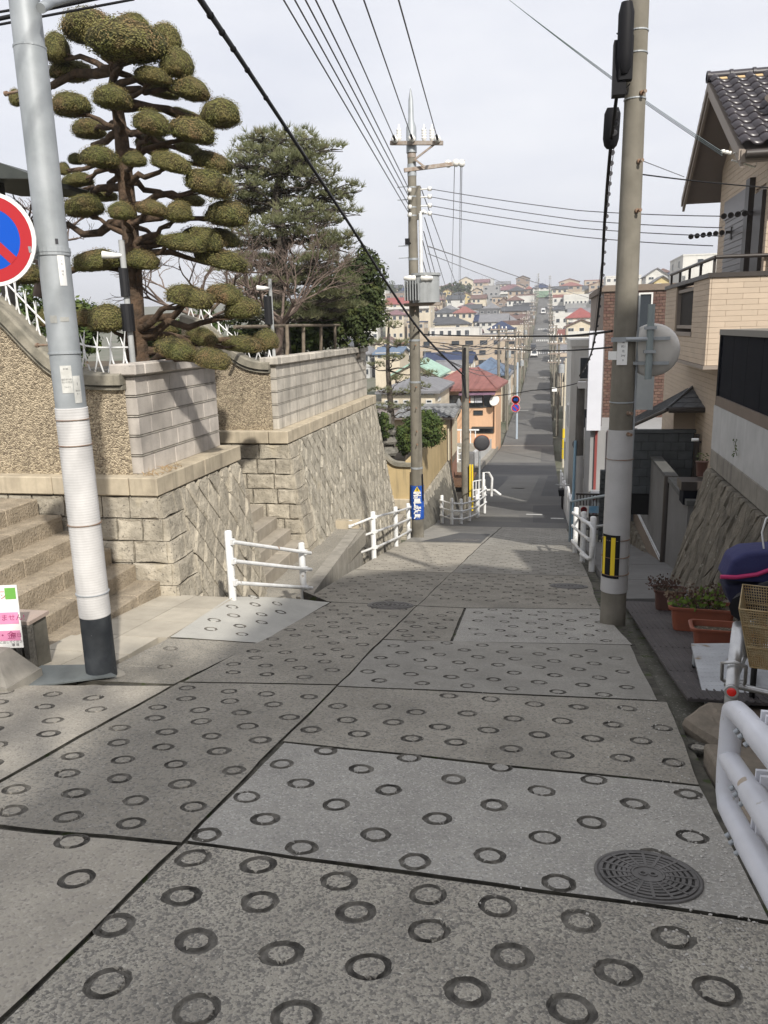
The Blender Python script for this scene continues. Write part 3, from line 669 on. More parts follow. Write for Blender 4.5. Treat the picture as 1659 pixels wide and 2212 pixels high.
def fib(n):
    for i in range(n):
        z = 1-2*(i+.5)/n; q = i*2.39996; r = math.sqrt(1-z*z); yield Vector((r*math.cos(q), r*math.sin(q), z))
def padmesh(k, nl=2800):
    random.seed(100+k); mb = MB(); off = Vector((k*7.1, 3, 1))
    bm = bmesh.new(); bmesh.ops.create_icosphere(bm, subdivisions=3, radius=1)
    for v in bm.verts:
        d = 1+.16*noise.noise(v.co*1.6+off)+.06*noise.noise(v.co*4+off); v.co *= .9*d
        if v.co.z < -.3: v.co.z = -.3+(v.co.z+.3)*.45
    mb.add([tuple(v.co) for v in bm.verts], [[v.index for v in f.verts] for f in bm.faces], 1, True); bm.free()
    for n in fib(nl):
        d = 1+.16*noise.noise(n*1.6+off)+.06*noise.noise(n*4+off); p = n*d*(rnd(.86, 1.0) if random.random() < .85 else rnd(.98, 1.08))
        if p.z < -.3: p.z = -.3+(p.z+.3)*.45
        nn = (n*1.3+Vector((rnd(-.7, .7), rnd(-.7, .7), rnd(-.3, .7)))).normalized()
        leaf(mb, p, nn, rnd(.03, .06), 0, .5)
    for i in range(60):                    # stray shoots on the underside
        q = rnd(0, 6.28); r = rnd(.2, .95); p = Vector((r*math.cos(q), r*math.sin(q), -.42*math.sqrt(max(0, 1-r*r*.8)))); leaf(mb, p+Vector((0, 0, rnd(-.16, .03))), Vector((rnd(-1, 1), rnd(-1, 1), .3)), rnd(.04, .09), 0, .35)
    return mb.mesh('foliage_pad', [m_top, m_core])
PADS = [padmesh(k) for k in range(6)]
def wiggle(a, b, n, amp, drop=0):
    a, b = Vector(a), Vector(b); L_ = (b-a).length; out = []
    for i in range(n+1):
        u = i/n; w_ = math.sin(u*math.pi)*amp*L_
        out.append(a.lerp(b, u)+Vector((rnd(-1, 1), rnd(-1, 1), rnd(-.8, .8)))*w_*(0 if i in (0, n) else 1)-Vector((0, 0, drop*math.sin(u*math.pi))))
    return out
random.seed(21)
t = thing('topiary_tree', 'tall cloud-pruned evergreen with dozens of rounded pads behind near wall', 'tree', (-4.95, 9.35, 1.0))
TY = 9.35
tp = [onY(x, y, TY) for x, y in ((300, 800), (292, 700), (288, 600), (283, 520), (276, 440), (268, 360), (262, 290), (254, 235), (242, 190), (248, 150), (262, 120))]
tr = [.15, .12, .108, .102, .098, .092, .08, .068, .055, .04, .025]
mb = MB(); mb.tube(tp, tr, 12)
for i in range(5):
    q = i*1.3; mb.tube([tp[0]+Vector((math.cos(q)*.2, math.sin(q)*.2, -.15)), tp[0]+Vector((math.cos(q)*.1, math.sin(q)*.1, .12)), tp[1]], [.07, .06, .05], 6)
mb.build('trunk', m_bark, t)
# pads measured as (px, py, rx, ry) in the 0..1659 crop of the tree, with the depth offset from the trunk
PD = [(525,175,150,105,.0),(760,265,205,130,-.35),(790,140,95,50,.3),(980,240,85,95,.25),(1045,390,90,95,-.1),(340,300,72,98,.1),(425,430,120,62,.4),(915,460,105,58,-.2),(1130,540,112,72,.0),(960,545,110,42,.5),
(425,635,112,76,-.15),(665,590,106,76,-.5),(1310,690,108,92,.1),(1100,690,110,36,.6),(905,745,106,76,-.4),(1140,790,132,82,-.15),(910,860,92,56,.5),(530,775,100,66,.55),(1120,890,92,40,.7),(595,945,102,72,-.35),
(800,955,66,48,-.55),(1015,975,112,66,-.35),(1262,970,127,62,.25),(465,1075,82,46,.1),(455,950,46,36,.5),(1237,1100,126,92,-.1),(380,1010,32,42,.2),(500,1235,107,74,-.2),(720,1262,72,60,-.6),(905,1245,88,52,-.45),
(1065,1270,74,72,-.3),(1125,1190,92,44,.6),(1350,1285,118,84,.1),(610,1170,82,36,.6),(430,1150,62,34,.6),(935,1420,66,34,.7),(1090,1450,122,60,-.25),(1205,1430,112,80,.0),(1322,1420,92,56,.3),(1310,1548,162,70,.25),
(570,1560,127,72,-.3),(845,1555,97,66,-.2),(150,1638,90,70,.0),(205,1400,40,90,.9),(95,590,36,55,.9),
(1130,1774,132,78,-.5),(1332,1759,112,70,-.2),(1435,1842,92,74,-.1),(640,1908,107,94,-.45),(500,1900,62,60,.1),(1045,2085,122,70,-.75),(1262,2142,97,72,-.8),(1430,2052,122,58,.9),(1580,2030,66,70,1.1),(270,1900,42,60,.3),(960,1950,90,44,.5),(1200,2010,90,60,.6)]
br = MB()
for i, (a, b, ra, rb, dy) in enumerate(PD):
    x, y = a*.36373, b*.36373; c = onY(x, y, TY+dy); dep = (c-CAMP).dot(_f); rx, rz = ra*.36373*dep/FPX, rb*.36373*dep/FPX
    ry = max(.75*rx, min(rx, rz*1.3)); q = rnd(0, 6.28)
    tilt = Matrix.Rotation(rnd(-.12, .12)+(.22 if x > 300 and ra > rb*1.3 else 0), 4, 'Y')
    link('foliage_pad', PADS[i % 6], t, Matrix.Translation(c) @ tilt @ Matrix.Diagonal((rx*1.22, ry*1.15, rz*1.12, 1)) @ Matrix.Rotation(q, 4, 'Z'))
    # the branch that carries it
    base = c-Vector((0, 0, rz*.35)); hz = base.z-rnd(.05, .3) if dy < 0 else base.z+rnd(-.05, .25)
    hz = max(1.2, min(hz, tp[-2].z))
    k = min(range(len(tp)), key=lambda j: abs(tp[j].z-hz)); s = Vector(tp[k]); s.z = hz if abs(hz-s.z) < .5 else s.z
    L_ = (base-s).length
    pts = wiggle(s, base, 6, .07, -.03*L_); r_ = .022+.026*min(1.6, L_)
    br.tube(pts, [r_*(1-.75*j/6)+.004 for j in range(7)], 7)
    for j in range(3):
        e = c+Vector((rnd(-.6, .6)*rx, rnd(-.6, .6)*ry, -rz*.2)); br.tube(wiggle(pts[4], e, 3, .12), [.014, .011, .008, .004], 5)
br.build('branches', m_bark, t)

# ---- black pine behind the longer wall
def needles(mb, p, n, s, k=9):
    for i in range(k):
        d = (n*rnd(.3, 1)+Vector((rnd(-1, 1), rnd(-1, 1), rnd(-.3, .9)))).normalized(); a = d.orthogonal().normalized(); a = Matrix.Rotation(rnd(0, 6.28), 3, d) @ a
        mb.add([p-a*.009, p+a*.009, p+d*s*rnd(.7, 1.1)], [[0, 1, 2]])
def pine(label, base, path, rad, clusters, s, ntuft, cat='tree', group=None):
    t = thing('pine_tree', label, cat, tuple(base))
    mb = MB(); mb.tube(path, rad, 9); mb.build('trunk', m_barkp, t)
    br, nd = MB(), MB()
    for (c, rx, ry, rz) in clusters:
        hz = c.z-rnd(.1, .5)*rz*2; k = min(range(len(path)), key=lambda j: abs(path[j].z-hz)); st = Vector(path[k])
        pts = wiggle(st, c-Vector((0, 0, rz*.5)), 6, .09); r_ = .02+.012*min(3, (c-st).length)
        br.tube(pts, [r_*(1-.7*j/6) for j in range(7)], 6)
        for i in range(ntuft):
            q = rnd(0, 6.28); r = math.sqrt(rnd(0, 1)); e = c+Vector((r*math.cos(q)*rx, r*math.sin(q)*ry, rz*(rnd(-.5, .45)+.5*(1-r*r))))
            if i % 5 == 0: br.tube(wiggle(pts[4].lerp(c, .5), e-Vector((0, 0, .06)), 3, .14), [.02, .014, .01, .006], 4)
            needles(nd, e, Vector((math.cos(q)*r*.5, math.sin(q)*r*.5, .8)), s, 10)
    br.build('branches', m_barkp, t); nd.build('needle_foliage', m_pine, t, fix=False)
    return t
random.seed(5)
PY = 16.5; pb = onY(612, 775, PY)
path = [onY(x, y, PY) for x, y in ((612, 790), (608, 690), (598, 600), (612, 520), (596, 440), (606, 370), (590, 320))]
cl = []
prof_w = [(295, 55), (330, 100), (370, 122), (410, 130), (450, 134), (490, 136), (540, 138), (590, 140), (640, 136), (690, 115)]
for i in range(78):
    y = lerp(300, 690, (i+.5)/78); y = 300+round((y-300)/26)*26+rnd(-5, 5); hw = next(lerp(a[1], b[1], (y-a[0])/(b[0]-a[0])) for a, b in zip(prof_w, prof_w[1:]) if y <= b[0]+1)
    cx = 600+(y-300)*.085; x = cx+hw*(.92*math.sin(i*2.4)*rnd(.55, 1)); dy = hw/98*rnd(-.9, .9)*math.cos(i*2.4)
    c = onY(x, y, PY+dy); cl.append((c, rnd(.40, .64), rnd(.40, .6), rnd(.11, .17)))
pine('big spreading black pine with layered needles behind the longer wall', pb, path, [.2, .17, .15, .13, .10, .07, .03], cl, .16, 56)

# ---- leafy crowns made of leaf clumps
def leafy(name, label, base, c, rad, m, nc, nl, ls, trunk=True, cat='tree', seed=1, flat=0, stem=.08, group=None, asp=.5):
    random.seed(seed); t = thing(name, label, cat, tuple(base), group); c = Vector(c); base = Vector(base)
    if trunk:
        mb = MB(); mb.tube(wiggle(base, c, 5, .03), [stem, stem*.9, stem*.8, stem*.6, stem*.4, stem*.2], 7)
        for i in range(7): mb.tube(wiggle(base.lerp(c, rnd(.3, .9)), c+Vector((rnd(-.7, .7)*rad[0], rnd(-.7, .7)*rad[1], rnd(-.4, .7)*rad[2])), 4, .1), [stem*.5, stem*.4, stem*.3, stem*.2, stem*.1], 5)
        mb.build('trunk', m_barkp, t)
    mb = MB()
    for n in fib(nc):
        k = rnd(.45, .95) if random.random() < .75 else rnd(.1, .5)
        p = Vector((n.x*rad[0]*k, n.y*rad[1]*k, n.z*rad[2]*k))+c; cr_ = min(rad)*rnd(.24, .42)
        for i in range(nl):
            d = Vector((random.gauss(0, 1), random.gauss(0, 1), random.gauss(0, 1))).normalized(); q = p+d*cr_*rnd(.5, 1.0)
            leaf(mb, q, d+Vector((rnd(-.7, .7), rnd(-.7, .7), rnd(0, .9))), ls*rnd(.7, 1.3), 0, asp)
    mb.build('crown', m, t, fix=False); return t
c = onY(768, 650, 18.6); dep = (c-CAMP).dot(_f); u = dep/FPX
leafy('evergreen_tree', 'dense dark green evergreen at the far end of the longer wall', (c.x, 18.6, .9), c, (74*u, 70*u, 112*u), m_dkleaf, 110, 130, .055, seed=3)
c2 = onY(690, 690, 19.3); leafy('evergreen_shrub', 'dark shrub mass below the black pine, behind the trellis', (c2.x, 19.3, .9), c2, (60*u, .7, 75*u), m_dkleaf, 60, 120, .055, seed=4, cat='shrub')
c2 = onY(640, 735, 17.2); leafy('broadleaf_shrub', 'light green leafy shrub growing through the wooden trellis', (c2.x, 17.2, .9), c2, (80*u, .5, 32*u), m_gnleaf, 50, 45, .07, seed=6, cat='shrub', trunk=False)

# ---- bare tree between the topiary and the pine
random.seed(11)
def twigs(mb, p, d, L_, r, n):
    q = p+d*L_; mid = p.lerp(q, .5)+Vector((rnd(-1, 1), rnd(-1, 1), rnd(-1, 1)))*L_*.08
    mb.tube([p, mid, q], [r, r*.85, r*.7], 5 if r > .012 else 4, caps=False)
    if n == 0 or r < .003: return
    for i in range(random.choice((2, 2, 3))):
        nd = (d+Vector((rnd(-1, 1), rnd(-1, 1), rnd(-.5, .75)))*.75).normalized(); twigs(mb, mid.lerp(q, rnd(.4, 1)), nd, L_*rnd(.62, .85), r*.62, n-1)
def bare(label, px, py, Y, h, n, sp, seed):
    random.seed(seed); b = onY(px, py, Y); t = thing('bare_tree', label, 'tree', tuple(b)); mb = MB()
    top = b+Vector((.1, 0, h*.35)); mb.tube(wiggle(b, top, 3, .04), [.09, .08, .075, .07], 7)
    mb.build('trunk', m_twig, t); mb = MB()
    for i in range(sp): a = i*6.28/sp+rnd(-.3, .3); twigs(mb, top-Vector((0, 0, rnd(0, h*.1))), Vector((math.cos(a)*.8, math.sin(a)*.8, rnd(.3, .9))).normalized(), h*.27, .035, n)
    mb.build('twigs', m_twig, t)
bare('leafless tree with a tangle of grey twigs before the pine', 600, 790, 14.6, 2.5, 7, 7, 2)
bare('smaller leafless tree seen through the topiary branches', 430, 800, 13.6, 2.8, 5, 5, 9)
bare('leafless shrub showing beside the round no parking sign', 85, 640, 10.5, 1.6, 5, 5, 14)
# ---- wooden trellis on the longer wall
t = thing('wooden_trellis', 'weathered wooden pole trellis standing above the longer wall', 'trellis', tuple(onY(640, 770, 15)))
m_wood = mat('weathered_wood', (.23, .19, .145), (.15, .125, .095), scale=9, rough=1)
for x, y, Y in ((619, 772, 13.9), (655, 768, 15.2), (693, 765, 16.6), (723, 760, 17.8), (748, 757, 19)):
    p = onY(x, y+14, Y); q = onY(x, 702, Y); mb = MB(); mb.tube([p, p.lerp(q, .5)+Vector((rnd(-.02, .02), 0, 0)), q], .035, 7); mb.build('post', m_wood, t)
for dy in (0, .35): mb = MB(); mb.tube([onY(520, 706, 11.8)+Vector((-.1, dy, 0)), onY(640, 703, 14.6)+Vector((-.02, dy, 0)), onY(754, 702, 19.3)+Vector((0, dy, 0))], .03, 6); mb.build('rail', m_wood, t)
# dark shrubs filling the garden behind the walls
for i, (x, y, Y, rx, rz, lab) in enumerate(((150, 700, 14, .9, .8, 'dark shrub behind the coping seen left of the topiary trunk'), (345, 745, 13.4, .7, .5, 'dark shrub low behind the topiary trunk'), (430, 735, 16, 1.0, .6, 'dark shrub between the topiary and the bare tree'), (540, 730, 18, 1.0, .7, 'dark shrub at the foot of the bare tree'), (60, 660, 15, 1.1, .9, 'dark shrub behind the no parking sign'))):
    c = onY(x, y, Y); leafy('garden_shrub', lab, (c.x, Y, .9), c, (rx, .6, rz), m_dkleaf if i % 2 else m_gnleaf, 34, 80, .06, seed=60+i, cat='shrub', stem=.04)
# grey camera posts with black sleeves inside the garden
for i, (x, yt, yb, Y, lab) in enumerate(((270, 518, 790, 8.9, 'grey camera post with black padded sleeves in front of the topiary trunk'), (588, 602, 770, 13.2, 'grey camera post with white camera above the second coping'))):
    b = onY(x+(18 if i == 0 else 4), yb, Y); tp_ = onY(x, yt, Y); t = thing('camera_post', lab, 'camera post', tuple(b)); h = tp_.z-b.z
    mb = MB(); mb.cyl(b, (b.x, b.y, tp_.z), .035 if i == 0 else .03, n=12); mb.build('post', mat('grey_post', (.38, .39, .39), rough=.5), t)
    for f0, f1, r in (((.28, .5, .075), (.56, .78, .055)) if i == 0 else ((.42, .78, .07),)): mb = MB(); mb.lathe([(0, b.z+h*f0), (r, b.z+h*f0), (r, b.z+h*f1), (0, b.z+h*f1)], (b.x-(.05 if i else 0), b.y-.02, 0), 14, sm=False); mb.build('black_sleeve', mat('black_sleeve', (.015, .015, .017), rough=.5), t)
    cp = Vector((b.x-.09, b.y-.05, b.z+h*.88)); mb = MB(); mb.tube([cp+Vector((-.12, -.04, .01)), cp, cp+Vector((.09, .03, 0))], [.045, .035, .02], 10); mb.build('camera', mat('camera_white', (.72, .72, .70), rough=.4), t)
# corner of a tiled gate roof entering from the left
t = thing('gate_roof', 'dark eave of a gate roof entering at the left edge', 'roof', tuple(onY(-20, 400, 8.6))); P_ = [onY(x, y, 8.6) for x, y in ((-120, 330), (-10, 348), (66, 376), (64, 386), (-120, 384))]
mb = MB(); mb.prism(P_, (0, 1.4, 0)); mb.build('eave', mat('dark_bronze', (.035, .04, .038), (.05, .055, .05), scale=6, rough=.5), t); mb = MB(); a = onY(-8, 386, 8.9); mb.bb(a.x-.06, a.x+.06, 8.8, 8.95, 1.0, a.z); mb.build('gate_post', mat('dark_timber', (.03, .028, .026), rough=.8), t)
# ================================================================ poles, wires, guard rails, signs
m_wrap = mat('ribbed_pole_sleeve', (.62, .61, .60), (.54, .53, .52), scale=5, rough=.45, spec=.4, streak=.12)
m_pblack = mat('black_base_paint', (.022, .026, .032), (.045, .05, .055), scale=8, rough=.55, speck=(14, .66, (.25, .26, .27)))
m_red = mat('sign_red', (.42, .022, .028), rough=.4); m_blue = mat('sign_blue', (.0, .075, .48), rough=.4); m_swhite = mat('sign_white', (.80, .80, .78), rough=.4)
m_yel = mat('reflector_yellow', (.75, .55, .03), rough=.45); m_navy = mat('banner_blue', (.012, .07, .36), (.016, .085, .40), scale=4, rough=.55)
m_tape = mat('aged_paper', (.60, .60, .57), (.48, .48, .45), scale=20, rough=.7); m_ink = mat('print_ink', (.05, .05, .055), rough=.7)
m_pink = mat('pink_print', (.72, .28, .46), rough=.6); m_green = mat('green_print', (.16, .42, .08), rough=.6); m_ink2 = mat('magenta_ink', (.30, .03, .12), rough=.6)
m_oran = mat('orange_cloth', (.75, .20, .05), rough=.8); m_brownr = mat('brown_rust', (.16, .09, .05), (.09, .05, .03), scale=14, rough=.9)
def text(s, size, M, m, parent, name='lettering', bold=0.):
    cu = bpy.data.curves.new('txt', 'FONT'); cu.body = s; cu.size = size; cu.align_x = 'CENTER'; cu.align_y = 'CENTER'; cu.offset = bold; cu.resolution_u = 3
    o = bpy.data.objects.new('txt', cu); COL.objects.link(o); dg = bpy.context.evaluated_depsgraph_get(); me = bpy.data.meshes.new_from_object(o.evaluated_get(dg)); bpy.data.objects.remove(o)
    me.materials.clear(); me.materials.append(m)
    return link(name, me, parent, M)
def facing(p, d, roll=0):
    """frame at p whose Z points along d, Y up"""
    z = Vector(d).normalized(); x = Vector((0, 0, 1)).cross(z).normalized(); y = z.cross(x)
    return Matrix(((x.x, y.x, z.x, p[0]), (x.y, y.y, z.y, p[1]), (x.z, y.z, z.z, p[2]), (0, 0, 0, 1)))
def plate(mb, T, w, h, d=.003, mi=0):
    mb.box(T.translation, (w, h, d), M=T.to_3x3().to_4x4(), mi=mi)
def disc(mb, T, r0, r1, z0, z1, n=40, mi=0):
    """ring between radii r0 and r1"""
    pr = [(r0, z0), (r0, z1), (r1, z1), (r1, z0)] if r0 > 0 else [(.0001, z1), (r1, z1), (r1, z0)]
    mb.lathe(pr, n=n, M=T, sm=False, mi=mi)
def sleeve(mb, x, y, z0, z1, rf, step=.02, n=28):
    pr = []; z = z0
    while z < z1: pr += [(rf(z)+.004, z), (rf(z)+.0062, z+step*.35), (rf(z)+.0062, z+step*.65)]; z += step
    pr.append((rf(z1)+.004, z1)); mb.lathe(pr, (x, y, 0), n, sm=True)
def stepbolt(t, x, y, z, a, r, L_=.14):
    d = Vector((math.cos(a), math.sin(a), 0)); p = Vector((x, y, z))+d*r*.9
    mb = MB(); mb.cyl(p, p+d*L_, .009, n=8); mb.cyl(p+d*L_, p+d*(L_+.02), .017, n=8); mb.cyl(p+d*.0, p+d*.03, .022, n=8); mb.build('step_bolt', m_rust, t)
def band(t, x, y, z, r, m=None, h=.018, name='band'):
    mb = MB(); mb.lathe([(r, z-h/2), (r+.006, z-h/2), (r+.006, z+h/2), (r, z+h/2)], (x, y, 0), 24, sm=False); mb.build(name, m or m_steel, t)

# ---- steel street lamp pole on the left
bx, by, bz = -3.33, 5.12, -1.02
t = thing('steel_pole', 'tall pale steel lamp pole with ribbed white sleeve and black base', 'pole', (bx, by, bz))
zAt = lambda px, py: onY(px, py, by).z
r_ = lambda z: lerp(.112, .098, (z-bz)/6.5)
mb = MB(); mb.tube([(bx, by, bz-.1), (bx, by, zAt(70, 103)), ], [r_(bz), r_(3.9)], 28); mb.build('pole', m_steel, t)
zj = zAt(70, 103); mb = MB(); mb.tube([(bx, by, zj), (bx, by, zj+2.6)], [.096, .088], 28); mb.build('upper_pole', m_steel, t)
band(t, bx, by, zj, .098, m_steel, .012, 'seam_ring'); band(t, bx, by, zAt(165, 762), r_(.8), m_steel, .012, 'seam_ring')
zb_ = zAt(212, 1328); mb = MB(); mb.tube([(bx, by, bz-.05), (bx, by, zb_)], [r_(bz)+.003, r_(zb_)+.003], 28); mb.build('black_base', m_pblack, t)
zs1 = zAt(160, 880); mb = MB(); sleeve(mb, bx, by, zb_, zs1, r_); mb.build('ribbed_sleeve', m_wrap, t)
for yy in (905, 960, 1130, 1278): z = zAt(185, yy); band(t, bx, by, z, r_(z)+.007, m_rust if yy != 1278 else m_steel, .006, 'wire_tie')
for px, py in ((40, 195), (80, 490), (118, 745)): stepbolt(t, bx, by, zAt(px, py), R(170), r_(2))
mb = MB(); mb.lathe([(.0, -.01), (.19, -.01), (.17, .015), (.13, .03), (.0, .03)], (bx, by, bz+.02), 24); mb.build('base_flange', m_kerb, t)
za = zAt(112, 545); band(t, bx, by, za, r_(za)+.001, m_steel, .05, 'sign_clamp'); band(t, bx, by, za-.0, r_(za)+.004, m_steel, .01, 'sign_clamp')
dirc = lambda ang: Vector((math.sin(ang), -math.cos(ang), 0))
def sticker(px, py, w, h, ang, m=m_tape, lines=(), r=None, nm='sticker'):
    """thin printed label bent round the pole"""
    z = zAt(px, py); rr = (r or r_(z))+.0022; mb = MB(); n = 6; a0 = w/rr/2
    vs = []
    for k in range(n+1):
        a = ang-a0+2*a0*k/n; d = dirc(a); vs += [(bx+d.x*rr, by+d.y*rr, z-h/2), (bx+d.x*rr, by+d.y*rr, z+h/2)]
    mb.add(vs, [[2*k, 2*k+2, 2*k+3, 2*k+1] for k in range(n)]); s = mb.build(nm, m, t, fix=False)
    for (tx, sz, fy, im) in lines:
        d = dirc(ang); p = Vector((bx, by, z+fy*h))+d*(rr+.0025); text(tx, sz, facing(p, d), im, s)
    return s
sticker(148, 818, .075, .19, .50, lines=(('街灯がつか', .014, .0, m_ink), ('ないときは', .014, -.1, m_ink), ('てんとう', .011, -.28, m_ink), ('0120', .016, .38, m_ink)))
sticker(180, 840, .055, .19, 1.12, lines=(('街灯が', .013, -.05, m_ink), ('ない', .013, -.16, m_ink), ('1', .03, .2, m_ink)))
s = sticker(155, 585, .05, .20, 1.0, m_swhite, lines=(('1', .018, .32, m_ink), ('9', .018, .2, m_ink), ('22', .018, -.02, m_ink), ('0', .018, -.13, m_ink)), nm='number_plate')
sticker(144, 523, .02, .035, .85, m_ink)
sticker(130, 690, .05, .05, .1, mat('old_tape', (.33, .33, .31), (.4, .4, .38), scale=30)); sticker(150, 690, .06, .03, .8, mat('old_tape', ()))

# ---- round no parking sign fixed beside it
c = onY(-20, 517, 4.86); d = Vector((.18, -1, .02)); T = facing(c, d)
t = thing('no_parking_sign', 'round blue and red no parking sign cut by the left edge', 'sign', tuple(c))
mb = MB(); disc(mb, T, 0, .3, -.012, 0); mb.build('sign_plate', m_swhite, t)
mb = MB(); disc(mb, T, .197, .275, .0005, .002); mb.build('red_ring', m_red, t)
mb = MB(); disc(mb, T, 0, .196, .0004, .0015); mb.build('blue_field', m_blue, t)
mb = MB(); mb.box(T @ Vector((0, 0, .003)), (.395, .06, .002), M=T.to_3x3().to_4x4() @ Matrix.Rotation(R(-45), 4, 'Z')); mb.build('red_slash', m_red, t)
mb = MB(); p = Vector((bx, by, za)); q = c+Vector((.02, .03, za-c.z)); mb.cyl(p, q, .014); mb.box(q+Vector((.12, .02, 0)), (.24, .02, .04)); mb.box(Vector((bx-.11, by-.03, za)), (.05, .07, .09)); mb.build('bracket', m_steel, t)

# ---- concrete utility pole in the middle
cx_, cy_ = -3.2, 19.8; cb = prof(19.8)
zC = lambda py: onY(897, py, cy_).z
t = thing('utility_pole', 'concrete utility pole with blue banner, transformer and cross arms', 'pole', (cx_, cy_, cb))
ztop = zC(310); mb = MB(); mb.tube([(cx_, cy_, cb-.2), (cx_, cy_, ztop)], [.165, .098], 24); mb.build('pole', m_cpole, t)
rC = lambda z: lerp(.165, .098, (z-cb)/(ztop-cb))
mb = MB(); mb.tube([(cx_, cy_, ztop-.2), (cx_, cy_, ztop+.35), (cx_, cy_, zC(262)), (cx_, cy_, zC(215)), (cx_, cy_, zC(190))], [.125, .12, .07, .055, .012], 16); mb.build('steel_tip', m_steel, t)
def beam(t, a, b, w, nm, m): 
    a, b = Vector(a), Vector(b); d = b-a; mb = MB(); q = d.to_track_quat('X', 'Z').to_matrix().to_4x4(); mb.box((a+b)/2, (d.length, w, w), M=q); return mb.build(nm, m, t)
m_arm = mat('rusty_grey_arm', (.36, .33, .30), (.24, .17, .12), scale=9, rough=.7, metal=.2)
za = zC(307); beam(t, onY(843, 309, cy_-.16), onY(957, 309, cy_-.16), .085, 'cross_arm', m_arm)
zb2 = zC(365); arm2a, arm2b = onY(873, 368, cy_-.13), onY(1003, 351, cy_+.35); beam(t, arm2a, arm2b, .085, 'side_arm', m_arm)
beam(t, onY(895, 345, cy_-.15), onY(938, 312, cy_-.15), .04, 'brace', m_arm); beam(t, onY(897, 345, cy_-.15), onY(922, 364, cy_-.1), .04, 'brace', m_arm)
def insul(t, p, h=.3, r=.05, tilt=None):
    mb = MB(); pr = [(r*.5, 0)]; n = 4
    for k in range(n): z = h*(.15+.16*k); pr += [(r, z), (r, z+h*.06), (r*.6, z+h*.1)]
    pr += [(r*.5, h*.8), (r*.25, h)]; mb.lathe(pr, p, 12, M=tilt); return mb.build('insulator', m_porc, t)
for px in (862, 916, 933): insul(t, onY(px, 305, cy_-.16), .36, .06)
for px, py in ((862, 290), (917, 290), (934, 290)): mb = MB(); mb.cyl(onY(px, py-2, cy_-.16), onY(px, py-14, cy_-.16), .025); mb.build('insulator_tip', m_black, t)
for px, py in ((853, 301), (890, 299), (945, 300)): 
    mb = MB(); T = facing(onY(px, py, cy_-.25), (-.3, -1, .3)); mb.lathe([(.02, -.05), (.075, -.04), (.075, -.01), (.04, 0), (.075, .02), (.075, .05), (.02, .06)], n=14, M=T); mb.build('strain_insulator', m_porc, t)
for k, px in enumerate((985, 997, 968)):
    p = onY(px, 352+k, cy_+.28); mb = MB(); mb.lathe([(.02, -.06), (.08, -.05), (.08, -.02), (.05, 0), (.08, .03), (.08, .06), (.02, .07)], n=14, c=p, M=Matrix.Rotation(R(90), 4, 'X')); mb.build('strain_insulator', m_porc, t)
for py in (336, 359, 376): z = zC(py); band(t, cx_, cy_, z, rC(z), m_arm if py == 336 else m_steel, .09)
for py in (405, 425, 448, 466): z = zC(py); band(t, cx_, cy_, z, rC(z), m_steel, .03)
mb = MB(); mb.bb(cx_+.1, cx_+.2, cy_-.05, cy_+.05, zC(475), zC(402)); mb.build('rack_channel', m_cpole, t)
for k, py in enumerate((410, 427, 446, 463)):
    z = zC(py); mb = MB(); mb.cyl((cx_+.15, cy_, z), (cx_+.42, cy_-.02, z), .018, n=6); mb.lathe([(.02, -.05), (.05, -.04), (.05, .04), (.02, .05)], (cx_+.42, cy_-.02, z), 10); mb.build('rack_insulator', m_porc, t)
    mb = MB(); mb.lathe([(.02, -.05), (.055, -.04), (.055, .04), (.02, .05)], (cx_-.04, cy_-.2, z-.03), 10); mb.build('rack_insulator', m_porc, t)
mb = MB(); mb.cyl((cx_+.2, cy_-.08, zC(602)), (cx_+.2, cy_-.08, zC(462)), .045, n=10); mb.tube([(cx_+.2, cy_-.08, zC(462)), (cx_+.28, cy_-.08, zC(458)), (cx_+.33, cy_-.08, zC(463))], .04, 8); mb.build('white_conduit', m_white, t)
for py in (402, 430, 530, 556): 
    z = zC(py); mb = MB(); mb.cyl((cx_-.1, cy_, z), (cx_-.36, cy_, z), .012, n=6); mb.build('step_bolt', m_steel, t)
for py in (672, 705, 745, 835, 880, 930, 958): stepbolt(t, cx_, cy_, zC(py), R(-75), rC(zC(py)), .12)
for py in (560, 735, 825, 1010): band(t, cx_, cy_, zC(py), rC(zC(py)), m_steel, .05)
# transformer
tz0, tz1 = zC(655), zC(595); tx = cx_+.32
m_trans = mat('transformer_grey', (.33, .345, .35), (.28, .295, .3), scale=4, rough=.5)
mb = MB(); mb.lathe([(.0, tz0), (.33, tz0), (.33, tz1-.05), (.30, tz1), (.0, tz1)], (tx, cy_-.12, 0), 24, sm=False); tank = mb.build('transformer', m_trans, t)
mb = MB(); mb.lathe([(.36, tz1-.03), (.36, tz1+.03), (0, tz1+.05)], (tx, cy_-.12, 0), 24, sm=False); mb.build('transformer_lid', m_trans, tank)
for k in range(6): mb = MB(); x = cx_-.14+k*.065; mb.bb(x, x+.02, cy_-.56, cy_-.32, tz0+.05, tz1-.15); mb.build('cooling_fin', m_trans, tank)
for px, py in ((886, 601), (921, 601)):
    p = onY(px, py, cy_-.45); mb = MB(); mb.lathe([(.03, -.14), (.07, -.12), (.06, -.04), (.075, 0), (.06, .05), (.05, .14), (.02, .16)], p, 12, M=Matrix.Rotation(R(90 if px > 900 else -90), 4, 'Y')); mb.build('bushing', m_porc, tank)
mb = MB(); mb.bb(cx_-.2, tx+.36, cy_-.3, cy_+.1, tz0-.07, tz0-.005); mb.build('transformer_bracket', m_arm, t)
mb = MB(); p = onY(880, 522, cy_-.2); mb.box(p, (.1, .1, .14)); mb.cyl(p, (cx_, cy_, p.z-.06), .02); mb.build('small_camera', m_black, t)
